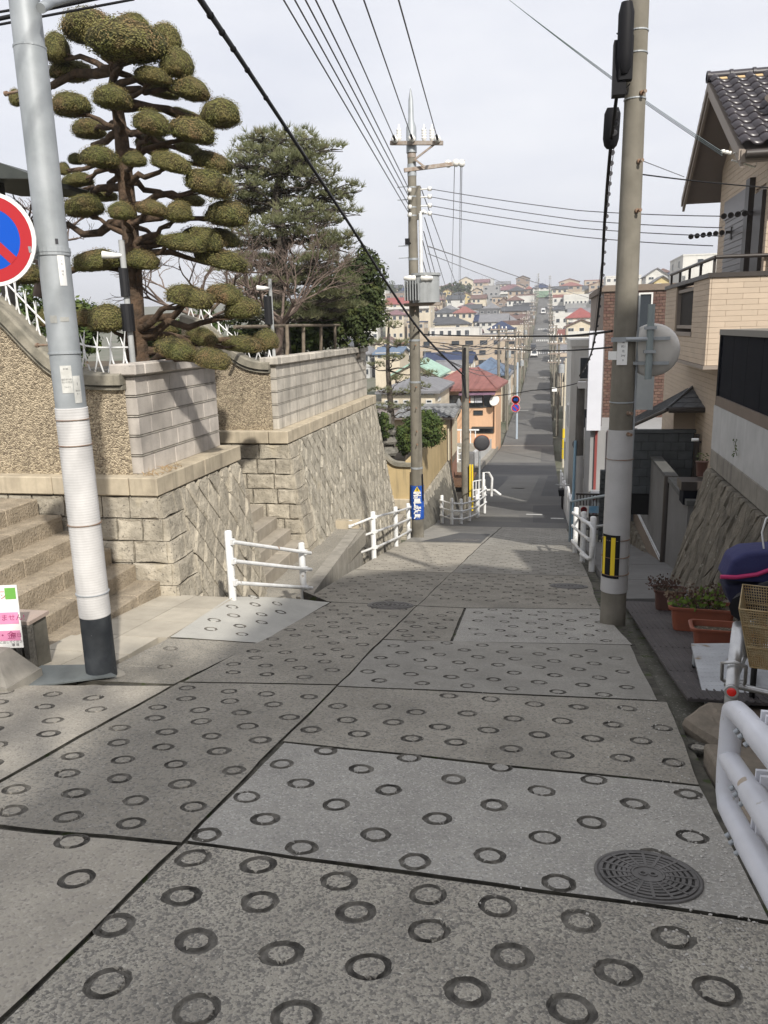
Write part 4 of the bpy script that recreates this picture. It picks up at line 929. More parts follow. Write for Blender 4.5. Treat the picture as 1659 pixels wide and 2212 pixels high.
# banner
bz0, bz1 = zC(1119), zC(1047); rB = rC(bz0)+.012; mb = MB(); n = 18; vs = []
for k in range(n+1): a = -1.75+3.5*k/n; d = dirc(a); vs += [(cx_+d.x*rB, cy_+d.y*rB, bz0), (cx_+d.x*rB, cy_+d.y*rB, bz1)]
mb.add(vs, [[2*k, 2*k+2, 2*k+3, 2*k+1] for k in range(n)], 0, True)
bann = mb.build('banner', m_navy, t, fix=False)
dv = Vector((-cx_, -cy_, 0)).normalized(); H = bz1-bz0
def onban(f, off=.004, sx=0): return facing(Vector((cx_, cy_, bz0+f*H))+dv*(rB+off)+Vector((dv.y, -dv.x, 0))*-sx, dv)
for k, ch in enumerate('学童に注意'): text(ch, .205, onban(.735-.155*k, .006), m_swhite, bann, bold=.007)
T = onban(.905, .004); mb = MB(); mb.prism([T @ Vector((-.08, -.06, 0)), T @ Vector((.08, -.06, 0)), T @ Vector((0, .075, 0))], T.to_3x3() @ Vector((0, 0, .003))); mb.build('warning_triangle', m_yel, bann)
T = onban(.893, .008); mb = MB(); mb.box(T @ Vector((0, -.005, 0)), (.03, .05, .002), M=T.to_3x3().to_4x4()); mb.lathe([(0, .001), (.014, .001), (.014, 0)], T @ Vector((0, .032, 0)), 8, M=T.to_3x3().to_4x4()); mb.build('pictogram', m_ink, bann)
for f in (.05, .22, .38, .55, .72, .97): band(t, cx_, cy_, bz0+f*H, rB+.001, mat('blue_tie', (.05, .14, .42), rough=.5), .008, 'tie')
mb = MB(); mb.tube([(cx_-.15, cy_-.12, bz1+.35), (cx_-.17, cy_-.14, bz1-.5), (cx_-.18, cy_-.14, bz0-.2), (cx_-.1, cy_-.3, cb)], .016, 6); mb.tube([(cx_+.16, cy_-.1, bz1+.3), (cx_+.17, cy_-.1, bz1-.4)], .02, 6); mb.build('drop_cable', m_cable, t)

# ---- big concrete pole on the right
rx_, ry_ = .78, 8.47; rb = prof(8.47)
zR = lambda py: onY(1340, py, ry_).z
t = thing('utility_pole', 'thick concrete pole with grey sleeve and yellow black reflector on the right', 'pole', (rx_, ry_, rb))
rR = lambda z: lerp(.138, .066, (z-rb)/9.4)
mb = MB(); mb.tube([(rx_, ry_, rb-.2), (rx_, ry_, 5.6)], [rR(rb), rR(5.6)], 28); mb.build('pole', m_cpole, t)
mb = MB(); sleeve(mb, rx_, ry_, zR(1275), zR(928), lambda z: rR(z)+.003, .016, 32); mb.build('ribbed_sleeve', mat('grey_pole_sleeve', (.47, .465, .46), (.42, .415, .41), scale=5, rough=.5), t)
mb = MB(); z0, z1 = zR(1242), zR(1150); rr = rR(z0)+.014; vs = []
for k in range(13): a = -1.25+1.45*k/12; d = dirc(a); vs += [(rx_+d.x*rr, ry_+d.y*rr, z0), (rx_+d.x*rr, ry_+d.y*rr, z1)]
mb.add(vs, [[2*k, 2*k+2, 2*k+3, 2*k+1] for k in range(12)], 0, True); refl = mb.build('reflector', m_black, t, fix=False)
for a0, a1 in ((-1.12, -.86), (-.42, -.12)):
    mb = MB(); vs = []; rr2 = rr+.003
    for k in range(5): a = lerp(a0, a1, k/4); d = dirc(a); vs += [(rx_+d.x*rr2, ry_+d.y*rr2, z0+.035), (rx_+d.x*rr2, ry_+d.y*rr2, z1-.025)]
    mb.add(vs, [[2*k, 2*k+2, 2*k+3, 2*k+1] for k in range(4)], 0, True); mb.build('yellow_stripe', m_yel, refl, fix=False)
for py in (1162, 1199, 1236, 990): z = zR(py); band(t, rx_, ry_, z, rR(z)+.012, m_rust, .006, 'wire_tie')
for px, py in ((1393, 935), (1385, 890), (1372, 460), (1372, 355), (1374, 210)): stepbolt(t, rx_, ry_, zR(py), R(-62), rR(zR(py)), .06)
for py in (72, 120, 218, 868): z = zR(py); band(t, rx_, ry_, z, rR(z), m_steel, .012)
mb = MB(); T = facing((rx_-.03, ry_-rR(zR(755))-.012, zR(758)), (-.1, -1, 0)); plate(mb, T, .10, .27); pl = mb.build('number_plate', m_swhite, t)
mb = MB(); T2 = facing((rx_-.12, ry_-rR(zR(755))+.02, zR(767)), (-.6, -1, 0)); plate(mb, T2, .09, .085); mb.build('number_plate', m_swhite, t)
for k, s_ in enumerate(('鷺', '町1', '北', '3W', '9')): text(s_, .028, T @ Matrix.Translation((.01, .09-.045*k, .003)), m_ink, pl)
mb = MB(); mb.tube([(rx_+.12, ry_-.04, zR(1010)), (rx_+.125, ry_-.04, zR(820)), (rx_+.12, ry_-.04, zR(640))], .012, 6); mb.build('conduit', m_steel, t)
# cable boxes
def closure(p0, p1, r, nm, par):
    mb = MB(); p0, p1 = Vector(p0), Vector(p1); L_ = [p0, p0.lerp(p1, .08), p0.lerp(p1, .25), p0.lerp(p1, .85), p1]; mb.tube(L_, [r*.45, r*.8, r, r, r*.7], 10); mb.build(nm, m_black, par)
closure(onY(1348, 160, ry_-.2), onY(1354, 5, ry_-.2), .072, 'cable_closure', t)
mb = MB(); mb.box(onY(1338, 150, ry_-.12), (.12, .14, .46)); mb.box(onY(1352, 128, ry_-.16), (.12, .1, .36)); mb.build('junction_box', m_black, t)
random.seed(3)
for k in range(14):
    a = onY(rnd(1330, 1362), rnd(70, 190), ry_-.15); b_ = onY(rnd(1330, 1362), rnd(90, 190), ry_-.15); mb = MB(); mb.tube(sag(a, b_, rnd(-.08, .15), 8), .006, 5); mb.build('loose_cable', m_cable, t)
# convex mirror seen from behind
mc = onY(1409, 757, ry_-.05); T = facing(mc, (-.15, -1, -.05))
t2 = thing('traffic_mirror', 'round traffic mirror seen from behind on the big right pole', 'mirror', tuple(mc))
mr = 55*((mc-CAMP).dot(_f))/FPX
mb = MB(); mb.lathe([(.0001, .025), (mr*.35, .024), (mr*.7, .016), (mr*.97, .0), (mr*1.0, -.015), (mr*1.03, -.03), (mr*1.03, -.045)], n=40, M=T); mb.build('mirror_back', mat('brushed_metal', (.62, .60, .56), (.52, .50, .46), scale=3, rough=.4, metal=.2), t2)
for dz in (.115, -.115):
    mb = MB(); mb.box(T @ Vector((-.02, dz*1.05, .05)), (mr*1.45, .032, .02), M=T.to_3x3().to_4x4()); mb.build('back_strap', m_steel, t2)
pm = onY(1404, 735, ry_-.13); mb = MB(); zt0, zt1 = onY(1404, 819, ry_-.13).z, onY(1406, 657, ry_-.13).z; mb.cyl((pm.x, pm.y, zt0), (pm.x, pm.y, zt1), .034, n=14); mb.build('mirror_post', mat('pale_green_steel', (.25, .29, .29), (.21, .245, .245), scale=3, rough=.5), t2)
mb = MB(); mb.cyl((rx_, ry_-.14, zR(733)), (pm.x, pm.y, zR(733)), .022); mb.box((rx_-.01, ry_-rR(zR(733))-.015, zR(733)), (.26, .03, .045)); mb.build('bracket', m_steel, t2)
for dz in (.12, -.11): mb = MB(); mb.box((pm.x, pm.y-.0, pm.z+dz), (.11, .085, .03)); mb.build('clamp', m_steel, t2)

# ---- guard rails: white tube posts with rails
def guard(label, posts, rails, h, r=.04, rr=.021, group='white guard rails along the street', tops=None, ext=.0):
    t = thing('guard_rail', label, 'guard rail', tuple(posts[0]), group)
    for p in posts:
        p = Vector(p); mb = MB(); mb.lathe([(r, -.15), (r, h-.015), (r*.8, h), (0, h+.006)], p, 14); mb.build('post', m_white, t)
    for z in rails:
        for a, b in zip(posts, posts[1:]):
            a, b = Vector(a), Vector(b); o = Vector((0, 0, z)); n = (b-a).cross(Vector((0, 0, 1))).normalized()*(r+rr*.6)
            n = n if n.dot(CAMP-a) > 0 else -n
            e = (b-a).normalized()*ext
            mb = MB(); mb.cyl(a+o+n, b+o+n+e, rr, n=10); mb.build('rail', m_white, t)
            for q in (a, b): mb = MB(); mb.box(q+o+n*.75, (.055, .055, .06), math.atan2((b-a).y, (b-a).x)); mb.build('rail_clamp', m_white, t)
    return t
guard('two-post white rail at the corner of the near retaining wall', [(-3.37, 7.84, -1.27), (-2.98, 9.2, prof(9.2)-.02)], (.64, .42, .17), .76, .042, .023, ext=.12)
g2 = [(-3.62, 14.3, -2.9), onG(808, 1205), onG(856, 1180), (-3.36, 19.3, prof(19.3))]
guard('four-post white rail bending round the foot of the longer wall', [tuple(g2[0])]+[tuple(p) for p in g2[1:]], (.82, .53, .22), .92, .05, .024)
g3 = [onG(955, 1132), onG(976, 1136), onG(997, 1138), (-2.55, 27.5, prof(27.5)), (-2.5, 29.6, prof(29.6))]
guard('white rail with drooping bars by the second concrete pole', [tuple(onY(x, y, Y)) for x, y, Y in ((955, 1130, 25.6), (976, 1137, 25.3), (996, 1138, 25.6), (1014, 1132, 26.6), (1030, 1124, 28))], (.80, .55, .28), .96, .055, .026)
guard('short white rail running into the shade below the wire gate', [tuple(onY(x, y, Y)) for x, y, Y in ((1033, 1110, 28.2), (1047, 1100, 29.5))], (.80, .55, .28), .9, .05, .026)
g = [tuple(onY(x, y, Y)) for x, y, Y in ((1242, 1190, 16.6), (1258, 1210, 14.9), (1278, 1232, 13.4))]
tg = guard('three-post white rail with looped end beside the right pavement', g, (.83, .55, .22), .95, .052, .028)
mb = MB(); a = Vector(g[2])+Vector((-.06, -.06, .83)); b_ = Vector(g[2])+Vector((-.06, -.06, .22)); mb.tube([a+Vector((-.12, .3, 0)), a, a+Vector((.05, -.1, -.06)), a.lerp(b_, .5)+Vector((.06, -.13, 0)), b_+Vector((.05, -.1, .06)), b_, b_+Vector((-.12, .3, 0))], .03, 8); mb.build('end_loop', m_white, tg)
# near rail in the lower right corner: thick pipes running uphill past the camera
t = thing('guard_rail', 'thick glossy white pipe rail cut off by the lower right corner', 'guard rail', (.65, 2.5, prof(2.5)))
D = 2.6; pr = .036; s = Vector((0.0, -1, .19))
A = CAMP+ray(1586, 1528)*2.62; Bm = CAMP+ray(1586, 1640)*2.62; Cb = CAMP+ray(1592, 1790)*2.58; X0 = A.x
A = Vector((X0, 2.6, A.z)); Bm = Vector((X0, 2.6, Bm.z)); Cb = Vector((X0, 2.6, Cb.z))
def bendpath(p, into): return [p+into*.12, p+into*.04, p]
up = Vector((0, 0, 1))
mb = MB(); pts = [A+s*.9, A+s*.16, A+s*.06-up*.006, A-up*.02+s*.012, A-up*.07, Bm, Cb+up*.12, Cb+up*.05+s*.012, Cb+s*.05+up*.005, Cb+s*.14, Cb+s*.9]; mb.tube(pts, pr, 20); mb.build('end_pipe', m_whiten, t)
mb = MB(); mb.tube([Bm-up*.03, Bm+s*.9-up*.03], pr*.98, 20); mb.build('middle_rail', m_whiten, t)
for o in (A, Bm-up*.03, Cb):
    j = o+s*.30
    mb = MB(); mb.tube([j, j+s*1.6], pr*1.12, 20); mb.build('joint_sleeve', m_whiten, t)
    mb = MB(); mb.box(j+s*.0+Vector((.045, 0, .01)), (.05, .012, .10)); mb.box(j-s*.05+Vector((.045, 0, .01)), (.05, .012, .10)); mb.build('flange', m_whiten, t)
    for k in (.02, -.05, -.1): mb = MB(); mb.cyl(j+s*k+Vector((-pr*.75, 0, -pr*.7)), j+s*k+Vector((-pr*1.05, 0, -pr*.98)), .008, n=8); mb.build('bolt', m_steel, t)
mb = MB(); mb.cyl((X0+.16, 1.9, prof(1.9)-.1), (X0+.16, 1.9, .5), .045, n=16); mb.build('post', m_whiten, t)

# ---- wires
def wire(label, pts, r, m=None, d=0, name='overhead_wire', n=16, grp='overhead wires'):
    P = []
    for a, b in zip(pts, pts[1:]): s_ = sag(a, b, d, n); P += s_ if not P else s_[1:]
    mb = MB(); mb.tube(P, r, 5); return tag(mb.build(name, m or m_wire), label, 'wire', grp)
# from the cross arm up and over the camera
far = lambda px, py, Y: onY(px, py, Y)
for k, (ins, a, lab) in enumerate((((853, 301), (719, 0), 'high wire from the left end of the cross arm'), ((890, 299), (786, 0), 'high wire from the middle of the cross arm'), ((945, 300), (861, 0), 'high wire from the right end of the cross arm'))):
    p = onY(*ins, cy_-.3); q = onY(*a, 9.5); e = q+(q-p).normalized()*14; wire(lab, [p, q, e], .010)
    mb = MB(); mb.tube([p, p.lerp(q, .05)], .03, 6); tag(mb.build('wire_clamp', m_cable), 'black clamp sleeve on the '+lab, 'clamp')
for k, (py, ax) in enumerate(((410, 682), (427, 660), (446, 637), (463, 613))):
    p = Vector((cx_-.05, cy_-.22, zC(py))); q = onY(ax, 0, 9.0); e = q+(q-p).normalized()*14
    wire('%s of the four wires rising left from the pole rack' % ('uppermost', 'second', 'third', 'lowest')[k], [p, q, e], .0095, n=12)
for k, (py, ex, ey) in enumerate(((410, 1560, 467), (427, 1560, 492), (446, 1560, 510), (463, 1540, 531))):
    p = Vector((cx_+.42, cy_-.02, zC(py))); q = onY(ex, ey, 15.5); wire('%s of four wires running level right to the tiled house' % ('uppermost', 'second', 'third', 'lowest')[k], [p, onY(1250, (p.z and (lerp(433+16*k, ey, .52)+4)), 17.6), q], .009, d=.02)
def hang(px): return onY(px, 353, cy_+.28)
for k, px in enumerate((982, 995, 998)): wire('%s thin wire dropping from the side arm to the far town' % ('left', 'middle', 'right')[k], [hang(px), onY((975, 991, 994)[k], 650, 60)], .009 if k else .009)
for k, (a, b) in enumerate((((915, 500), (960, 665)), ((913, 520), (950, 668)), ((917, 470), (975, 660)), ((909, 405), (1000, 655)), ((912, 560), (945, 670)))):
    wire('wire %s fanning down to the far pole head' % ('one', 'two', 'three', 'four', 'five')[k] if False else ('%s wire fanning down from the transformer pole to the next pole' % ('first', 'second', 'third', 'fourth', 'fifth')[k]), [onY(*a, cy_), onY(*b, 58)], .012)
wire('thick pale wire slanting down right over the far roofs', [onY(925, 532, cy_), onY(1150, 608, 34), onY(1330, 660, 60)], .014, mat('pale_wire', (.25, .25, .26)))
wire('fainter wire slanting down right under the thick pale one', [onY(925, 548, cy_), onY(1090, 612, 40), onY(1180, 640, 60)], .010, mat('pale_wire', ()))
# heavy black messenger cable, top left to the poles
p0 = onY(432, 0, 6.5); p1 = onY(560, 190, 9.5); p2 = onY(745, 470, 14.2); p3 = onY(905, 712, 19.6); p4 = onY(1002, 812, 28)
tc_ = thing('messenger_cable', 'heavy black cable with spiral ties slanting across the sky to the middle pole', 'cable', tuple(p3))
P = smooth([p0+(p0-p1)*.8, p0, p1, p2, p3, p4], 60); mb = MB(); mb.tube(P, [.021]*len(P), 8); mb.build('cable', m_cable, tc_)
mb = MB(); mb.tube([p+Vector((.0, 0, .035)) for p in P], .010, 5); mb.build('support_wire', m_wire, tc_)
for k in range(6, len(P)-4, 3): mb = MB(); T = facing(P[k], (P[k+1]-P[k])); mb.lathe([(.027, -.006), (.033, 0), (.027, .006)], n=10, M=T); mb.build('tie', m_cable, tc_)
wire('black cable sagging right from the middle pole to the big right pole', [onY(912, 722, 19.7), onY(1180, 726, 14), onY(1322, 715, ry_)], .014, m_cable, .02)
wire('lower black cable between the middle pole and the right pole', [onY(925, 738, 19.7), onY(1150, 757, 15), onY(1322, 750, ry_)], .010, m_cable, .02)
wire('low cable crossing the street between the second poles', [onY(1005, 860, 28), onY(1150, 843, 30), onY(1246, 828, 27)], .016, m_cable, .05)
# twin service wires over to the tiled house
for k in range(3): wire('%s of the twisted service wires crossing to the tiled house' % ('upper', 'middle', 'lower')[k], [onY(1095+k*4, -4+k*3, 16), onY(1330, 172+k*3, 12.6), onY(1560, 328+k*4, 9.9)], .0045, mat('green_grey_wire', (.12, .15, .15)), .01)
wire('thin black wire from right pole to house front', [onY(1382, 376, ry_), onY(1659, 405, 10.2), onY(1760, 415, 10.4)], .007, m_cable, .01)
wire('very thin stay wire behind the right pole', [onY(1382, 345, ry_), onY(1478, 382, 10)], .004)
# cable dropping from the closure on the right pole to the dark pole below
p0 = onY(1352, 60, ry_-.2); p1 = onY(1333, 200, ry_-.1); p2 = onY(1318, 330, 9.6); p3 = onY(1306, 480, 12.2); p4 = onY(1296, 640, 16.5); p5 = onY(1278, 760, 22); p6 = onY(1252, 812, 26.6)
tc_ = thing('messenger_cable', 'black cable with coiled ties dropping from the right pole down the street', 'cable', tuple(p6))
P = smooth([p0, p1, p2, p3, p4, p5, p6], 72); mb = MB(); mb.tube(P, [.014+.008*min(1, k/40) for k in range(len(P))], 8); mb.build('cable', m_cable, tc_)
for k in range(20, len(P)-3, 2):
    T = facing(P[k]+Vector((.022, 0, 0)), (P[k+1]-P[k])+Vector((0, 0, .08))); mb = MB(); mb.lathe([(.027, -.002), (.030, 0), (.027, .002)], n=10, M=T); mb.build('coil_tie', m_wire, tc_)
closure(onY(1318, 322, 9.3), onY(1324, 232, 9.2), .085, 'cable_closure', tc_)
wire('thin grey wire beside the coiled cable left of the right pole', [onY(1335, 240, 9), onY(1300, 560, 14), onY(1278, 760, 21)], .005)
# wires in the upper left corner
for k, (a, b) in enumerate((((-40, 48), (245, -12)), ((-40, 60), (290, -2)), ((-40, 32), (200, -8)))): wire('%s of the cables crossing the top left corner' % ('middle', 'lower', 'upper')[k], [onY(*a, 7), onY(*b, 7.6)], .012 if k else .02, m_cable)
mb = MB(); mb.tube([onY(88, 18, 5.0), onY(110, 5, 5.2), onY(160, -10, 5.6)], .03, 10); tag(mb.build('lamp_arm', m_steel), 'grey lamp arm branching from the top of the steel pole', 'lamp arm')
# ---- notice board at the lower left
c = onZ(0, 1400, -.75); Y = Pc.y-.28; T = facing(onY(2, 1333, Y), (.25, -1, .05)); k_ = (onY(38, 1333, Y)-onY(0, 1333, Y)).length/38
t = thing('notice_board', 'white notice board with pink printed bars at the left edge', 'notice', tuple(T.translation))
mb = MB(); plate(mb, T, 72*k_, 124*k_, .008); bd = mb.build('board', m_swhite, t)
for fy, h, m_ in ((-.02, 23, m_pink), (-.3, 20, m_pink)): mb = MB(); mb.box(T @ Vector((0, fy*124*k_, .0055)), (66*k_, h*k_, .002), M=T.to_3x3().to_4x4()); mb.build('pink_bar', m_, bd)
mb = MB(); mb.box(T @ Vector((23*k_, 46*k_, .0055)), (20*k_, 22*k_, .002), M=T.to_3x3().to_4x4()); mb.build('green_bar', m_green, bd)
for s_, x, y, sz, m_ in (('ター', 2, 49, 9, m_red), ('ョン', 3, 40, 9, m_red), ('出せません!', 9, -2, 11, m_ink2), ('火・金', 0, -37, 13, m_ink2), ('曜日', 26, -37, 8, m_ink2), ('朝までに出してください', 8, -50, 5, m_ink), ('環 境', 22, -56, 5, m_ink)):
    text(s_, sz*k_*1.25, T @ Matrix.Translation((x*k_, y*k_, .0075)), m_, bd)
# ================================================================ right side
m_siding = mat('beige_siding', (.50, .405, .31), (.465, .378, .29), scale=5, rough=.8, rnd_=.05, bump=.08, bs=90)
m_trimd = mat('dark_brown_trim', (.045, .038, .034), rough=.45, spec=.4); m_trim = mat('taupe_trim', (.27, .225, .19), (.25, .21, .175), scale=4, rough=.6)
m_soff = mat('soffit_grey_brown', (.20, .17, .155), (.185, .16, .145), scale=3, rough=.8)
m_tile = mat('glazed_brown_tile', (.035, .029, .034), (.026, .022, .026), scale=8, rough=.32, spec=.6, rnd_=.15)
m_shut = mat('grey_shutter', (.19, .18, .18), rough=.45, metal=.3)
m_wwall = mat('white_cement_wall', (.48, .48, .472), (.41, .41, .403), scale=3, rough=.9, bump=.25, bs=80, streak=.12)
m_gwall = mat('grey_cement_wall', (.165, .162, .158), (.13, .127, .123), scale=1.5, rough=.9, bump=.15, bs=60, streak=.25)
m_bwood = mat('brown_sill_board', (.19, .15, .12), (.16, .127, .1), scale=3, rough=.8)
m_bfence = mat('black_fence_panel', (.007, .008, .012), (.010, .011, .015), scale=3, rough=.8, spec=.08); m_gcap = mat('grey_fence_cap', (.20, .19, .17), rough=.6)
m_cb = mat('dark_block', (.075, .082, .085), (.055, .06, .063), scale=6, rough=.9, rnd_=.12, bump=.3, bs=50)
m_slate = mat('grey_slate', (.12, .125, .13), (.085, .09, .095), scale=7, rough=.75, rnd_=.18)
m_pot = mat('terracotta_plastic', (.24, .075, .04), (.19, .06, .035), scale=5, rough=.55); m_potb = mat('brown_pot', (.12, .06, .045), (.10, .05, .04), scale=5, rough=.6)
m_check = mat('checker_plate', (.52, .54, .56), (.42, .43, .45), scale=5, rough=.42, metal=.5, speck=(5, .66, (.25, .19, .12)))
m_rubber = mat('ribbed_dark_board', (.085, .075, .075), (.06, .053, .053), scale=4, rough=.75, speck=(30, .64, (.14, .12, .11)))
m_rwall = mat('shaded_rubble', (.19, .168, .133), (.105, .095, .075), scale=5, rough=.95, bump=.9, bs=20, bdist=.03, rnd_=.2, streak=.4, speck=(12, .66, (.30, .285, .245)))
# ---- unseen house added uphill on the right, sized to shade the near street
t = thing('unseen_shade_house', 'unseen two storey house added behind the viewer to shade the near street', 'house', (5.5, -6, 0))
mb = MB(); mb.bb(2.75, 9, -16, .4, -.3, 6.9); mb.build('wall', m_siding, t)
mb = MB(); mb.prism([(2.25, -16.5, 6.9), (9.5, -16.5, 6.9), (5.9, -16.5, 9.0)], (0, 17.4, 0)); mb.build('roof', m_tile, t)
for y in (-12, -7, -2.5): mb = MB(); mb.bb(2.70, 2.78, y, y+1.6, 3.6, 5.0); mb.build('window', glass('dark_glass'), t)

# ---- unseen tree added uphill, crown placed so its shade dapples the left lane
leafy('unseen_shade_tree', 'unseen thin tree added behind the viewer to dapple the left lane with shade', (1.75, -2.6, prof(-2.6)), (.45, -2.2, 5.0), (1.5, 1.3, 1.1), m_gnleaf, 26, 14, .10, seed=91, stem=.09)
# ---- retaining wall with white parapet and black fence
t = thing('retaining_wall', 'rubble retaining wall topped by white parapet and black fence on the right', 'wall', (2.0, 8, -1.4))
FX = 2.3; YE = 11.7; ZS, ZC, ZW = -.42, -.16, .45
def FR(s, tt, o): return Vector((FX-.02-.24*(ZS-tt)-o, s, tt))
mb = MB(); mb.hexa([(FX-.10, 1.5, -1.0), (4, 1.5, -1.0), (4, YE+.3, -2.6), (FX-.46, YE+.3, -2.6)], [(FX+.03, 1.5, ZS), (4, 1.5, ZS), (4, YE-.06, ZS), (FX+.03, YE-.06, ZS)]); mb.build('mortar_core', m_mortar, t)
random.seed(8)
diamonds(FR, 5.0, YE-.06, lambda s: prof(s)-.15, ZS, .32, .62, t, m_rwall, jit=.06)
y = 1.5
while y < YE-.1: e = min(YE-.05, y+rnd(1.1, 1.5)); e = YE-.05 if YE-.05-e < .4 else e; gblock(t, FX-.0, FX+.2, y, e-.004, ZS+.01, ZC, mat('strip_concrete', (.27, .25, .215), (.2, .185, .16), scale=4, rough=.9, streak=.5), 'base_block', .006); y = e
mb = MB(); mb.bb(FX+.012, FX+.19, 1.5, YE, ZC+.002, ZW); mb.bb(FX+.19, 4.4, YE-.16, YE, ZC+.002, ZW); mb.build('white_parapet', m_wwall, t)
mb = MB(); mb.bb(FX+.02, FX+.15, 1.5, YE-.06, ZW+.002, ZW+.13); mb.build('fence_sill', m_bwood, t)
for k in range(14):
    y0 = YE-.08-k*.71
    mb = MB(); mb.bb(FX+.05, FX+.08, y0-.70, y0, ZW+.132, 1.40); mb.build('fence_panel', m_bfence, t)
mb = MB(); mb.bb(FX+.03, FX+.10, YE-.08, YE+.01, .2, 1.41); mb.build('fence_post', m_bfence, t)
mb = MB(); mb.bb(FX+.02, FX+.11, 1.5, YE, 1.402, 1.475); mb.bb(FX+.11, 4.4, YE-.09, YE, 1.402, 1.475); mb.build('fence_cap', m_gcap, t)
mb = MB(); mb.bb(FX+.11, 4.4, YE-.07, YE-.03, ZW+.01, 1.40); mb.build('fence_panel', m_bfence, t)
mb = MB(); a = onX(1509, 950, FX+.03); mb.cyl(a, a+Vector((-.1, 0, 0)), .025, n=10); mb.build('drain_pipe', m_white, t)
# plant growing out of a crack of the white wall
random.seed(4); p = onX(1592, 985, FX-.01); t = thing('wall_weed', 'small weed growing from the joint of the white parapet', 'plant', tuple(p)); mb = MB()
for i in range(26): q = p+Vector((-rnd(0, .05), rnd(-.05, .05), rnd(0, .2))); leaf(mb, q, Vector((-1, rnd(-1, 1), rnd(-1, 1))), rnd(.012, .022))
mb.tube([p, p+Vector((-.03, 0, .1)), p+Vector((-.02, .01, .2))], .004, 4); mb.build('leaves', m_gnleaf, t, fix=False)

# ---- grey garden wall down the street
GX = 2.1
t = thing('garden_wall', 'smooth grey cement wall on a brown band with black downpipe', 'wall', (GX, 16, -3))
mb = MB(); mb.bb(GX, GX+.16, 14.1, 20.6, -2.52, -1.06); mb.build('upper_wall', m_gwall, t)
mb = MB(); mb.bb(GX+.006, GX+.16, 12.0, 13.85, -2.52, -1.06); mb.bb(GX+.16, 2.9, 12.0, 12.15, -2.5, -1.1); mb.build('near_wall', m_gwall, t)
m_dcap = mat('dark_cap', (.10, .10, .095), (.07, .07, .065), scale=8, rough=.9)
mb = MB(); mb.bb(GX-.02, GX+.19, 11.97, 13.86, -1.058, -.98); mb.bb(GX-.02, GX+.19, 14.08, 20.6, -1.058, -1.0); mb.build('wall_cap', m_dcap, t)
mb = MB(); mb.hexa([(GX-.04, 12.0, prof(12)-.2), (GX+.16, 12.0, prof(12)-.2), (GX+.16, 20.6, -3.3), (GX-.04, 20.6, -3.3)], [(GX-.04, 12.0, -2.53), (GX+.16, 12.0, -2.53), (GX+.16, 20.6, -2.53), (GX-.04, 20.6, -2.53)]); mb.build('brown_band', m_bwood, t)
mb = MB(); mb.bb(GX-.05, GX-.002, 13.2, 20.6, -2.528, -2.51); mb.build('band_trim', m_white, t)
mb = MB(); mb.cyl((GX-.0, 13.97, -2.6), (GX-.0, 13.97, -.98), .065, n=12); mb.build('downpipe', m_trimd, t)
def FB(s, tt, o): return Vector((GX-.05-.1*(-2.6-tt)-o, s, tt))
diamonds(FB, 15.6, 20.5, lambda s: prof(s)-.2, -2.85, .4, .6, t, m_rwall, jit=.06)
mb = MB(); mb.bb(GX+.02, GX+.2, 12.0, 20.6, -4.6, -2.6); mb.build('mortar_core', m_mortar, t)
# raised pavement slab between gutter and wall
pv = struct(link('side_pavement', None, None, Matrix.Translation((1.2, 11, -2))))
for a, b in ((9.75, 11.6), (11.6, 13.6), (13.6, 15.5), (15.5, 18.5)):
    mb = MB(); mb.hexa([(.93, a, prof(a)-.3), (GX+.02, a, prof(a)-.3), (GX+.02, b-.01, prof(b)-.3), (.93, b-.01, prof(b)-.3)], [(.93, a, prof(a)+.08), (GX+.02, a, prof(a)+.14), (GX+.02, b-.01, prof(b)+.14), (.93, b-.01, prof(b)+.08)]); mb.build('paving_slab', m_gwall, pv)
c = onY(1502, 1045, 12.3); t = thing('black_box', 'dark flat meter box standing on the grey wall corner', 'box', tuple(c-Vector((0, 0, .3)))); mb = MB(); mb.box(c, (.46, .4, .13)); mb.build('lid', m_trimd, t); mb = MB(); mb.box(c-Vector((0, 0, .18)), (.38, .34, .22)); mb.build('body', m_bfence, t)
c = onY(1516, 1008, 12.45); t = thing('plant_pot', 'small dark red pot on top of black box by the railing', 'pot', tuple(c)); mb = MB(); mb.lathe([(.07, -.14), (.09, .07), (.1, .08), (.07, .08)], c, 14); mb.build('pot', m_potb, t); mb = MB()
for i in range(30): leaf(mb, c+Vector((rnd(-.08, .08), rnd(-.08, .08), rnd(.07, .2))), Vector((rnd(-1, 1), rnd(-1, 1), 1)), .025)
mb.build('leaves', m_dkleaf, t, fix=False)
# ---- dark block wall and black railing behind
BYW = 16.2; a = onY(*z8(600, 990), BYW); b = onY(*z8(1080, 990), BYW); zt = a.z; x0, x1 = a.x, b.x
t = thing('block_wall', 'dark grey concrete block wall under the slate porch roof', 'wall', (x0, BYW, -2))
for r in range(7):
    z1 = zt-.07-r*.175; x = x0-(.14 if r % 2 else 0)
    while x < x1:
        a, b = max(x, x0), min(x+.28, x1)
        if b-a > .06: gblock(t, a+.003, b-.003, BYW, BYW+.1, z1-.171, z1, m_cb, 'block', .006)
        x += .28
mb = MB(); mb.bb(x0-.02, x1+.02, BYW-.02, BYW+.12, zt-.065, zt); mb.build('coping', m_cb, t); mb = MB(); mb.bb(x0, x1, BYW+.03, BYW+.09, -2.2, zt-.07); mb.build('mortar_core', m_dark, t)
t = thing('railing', 'black metal railing beside the dark block wall', 'railing', (x1+.1, BYW-.1, -1.6))
for k in range(7): x = x1+.06+k*.085; mb = MB(); mb.bb(x, x+.022, BYW-.1, BYW-.08, -1.7, -.72); mb.build('bar', m_trimd, t)
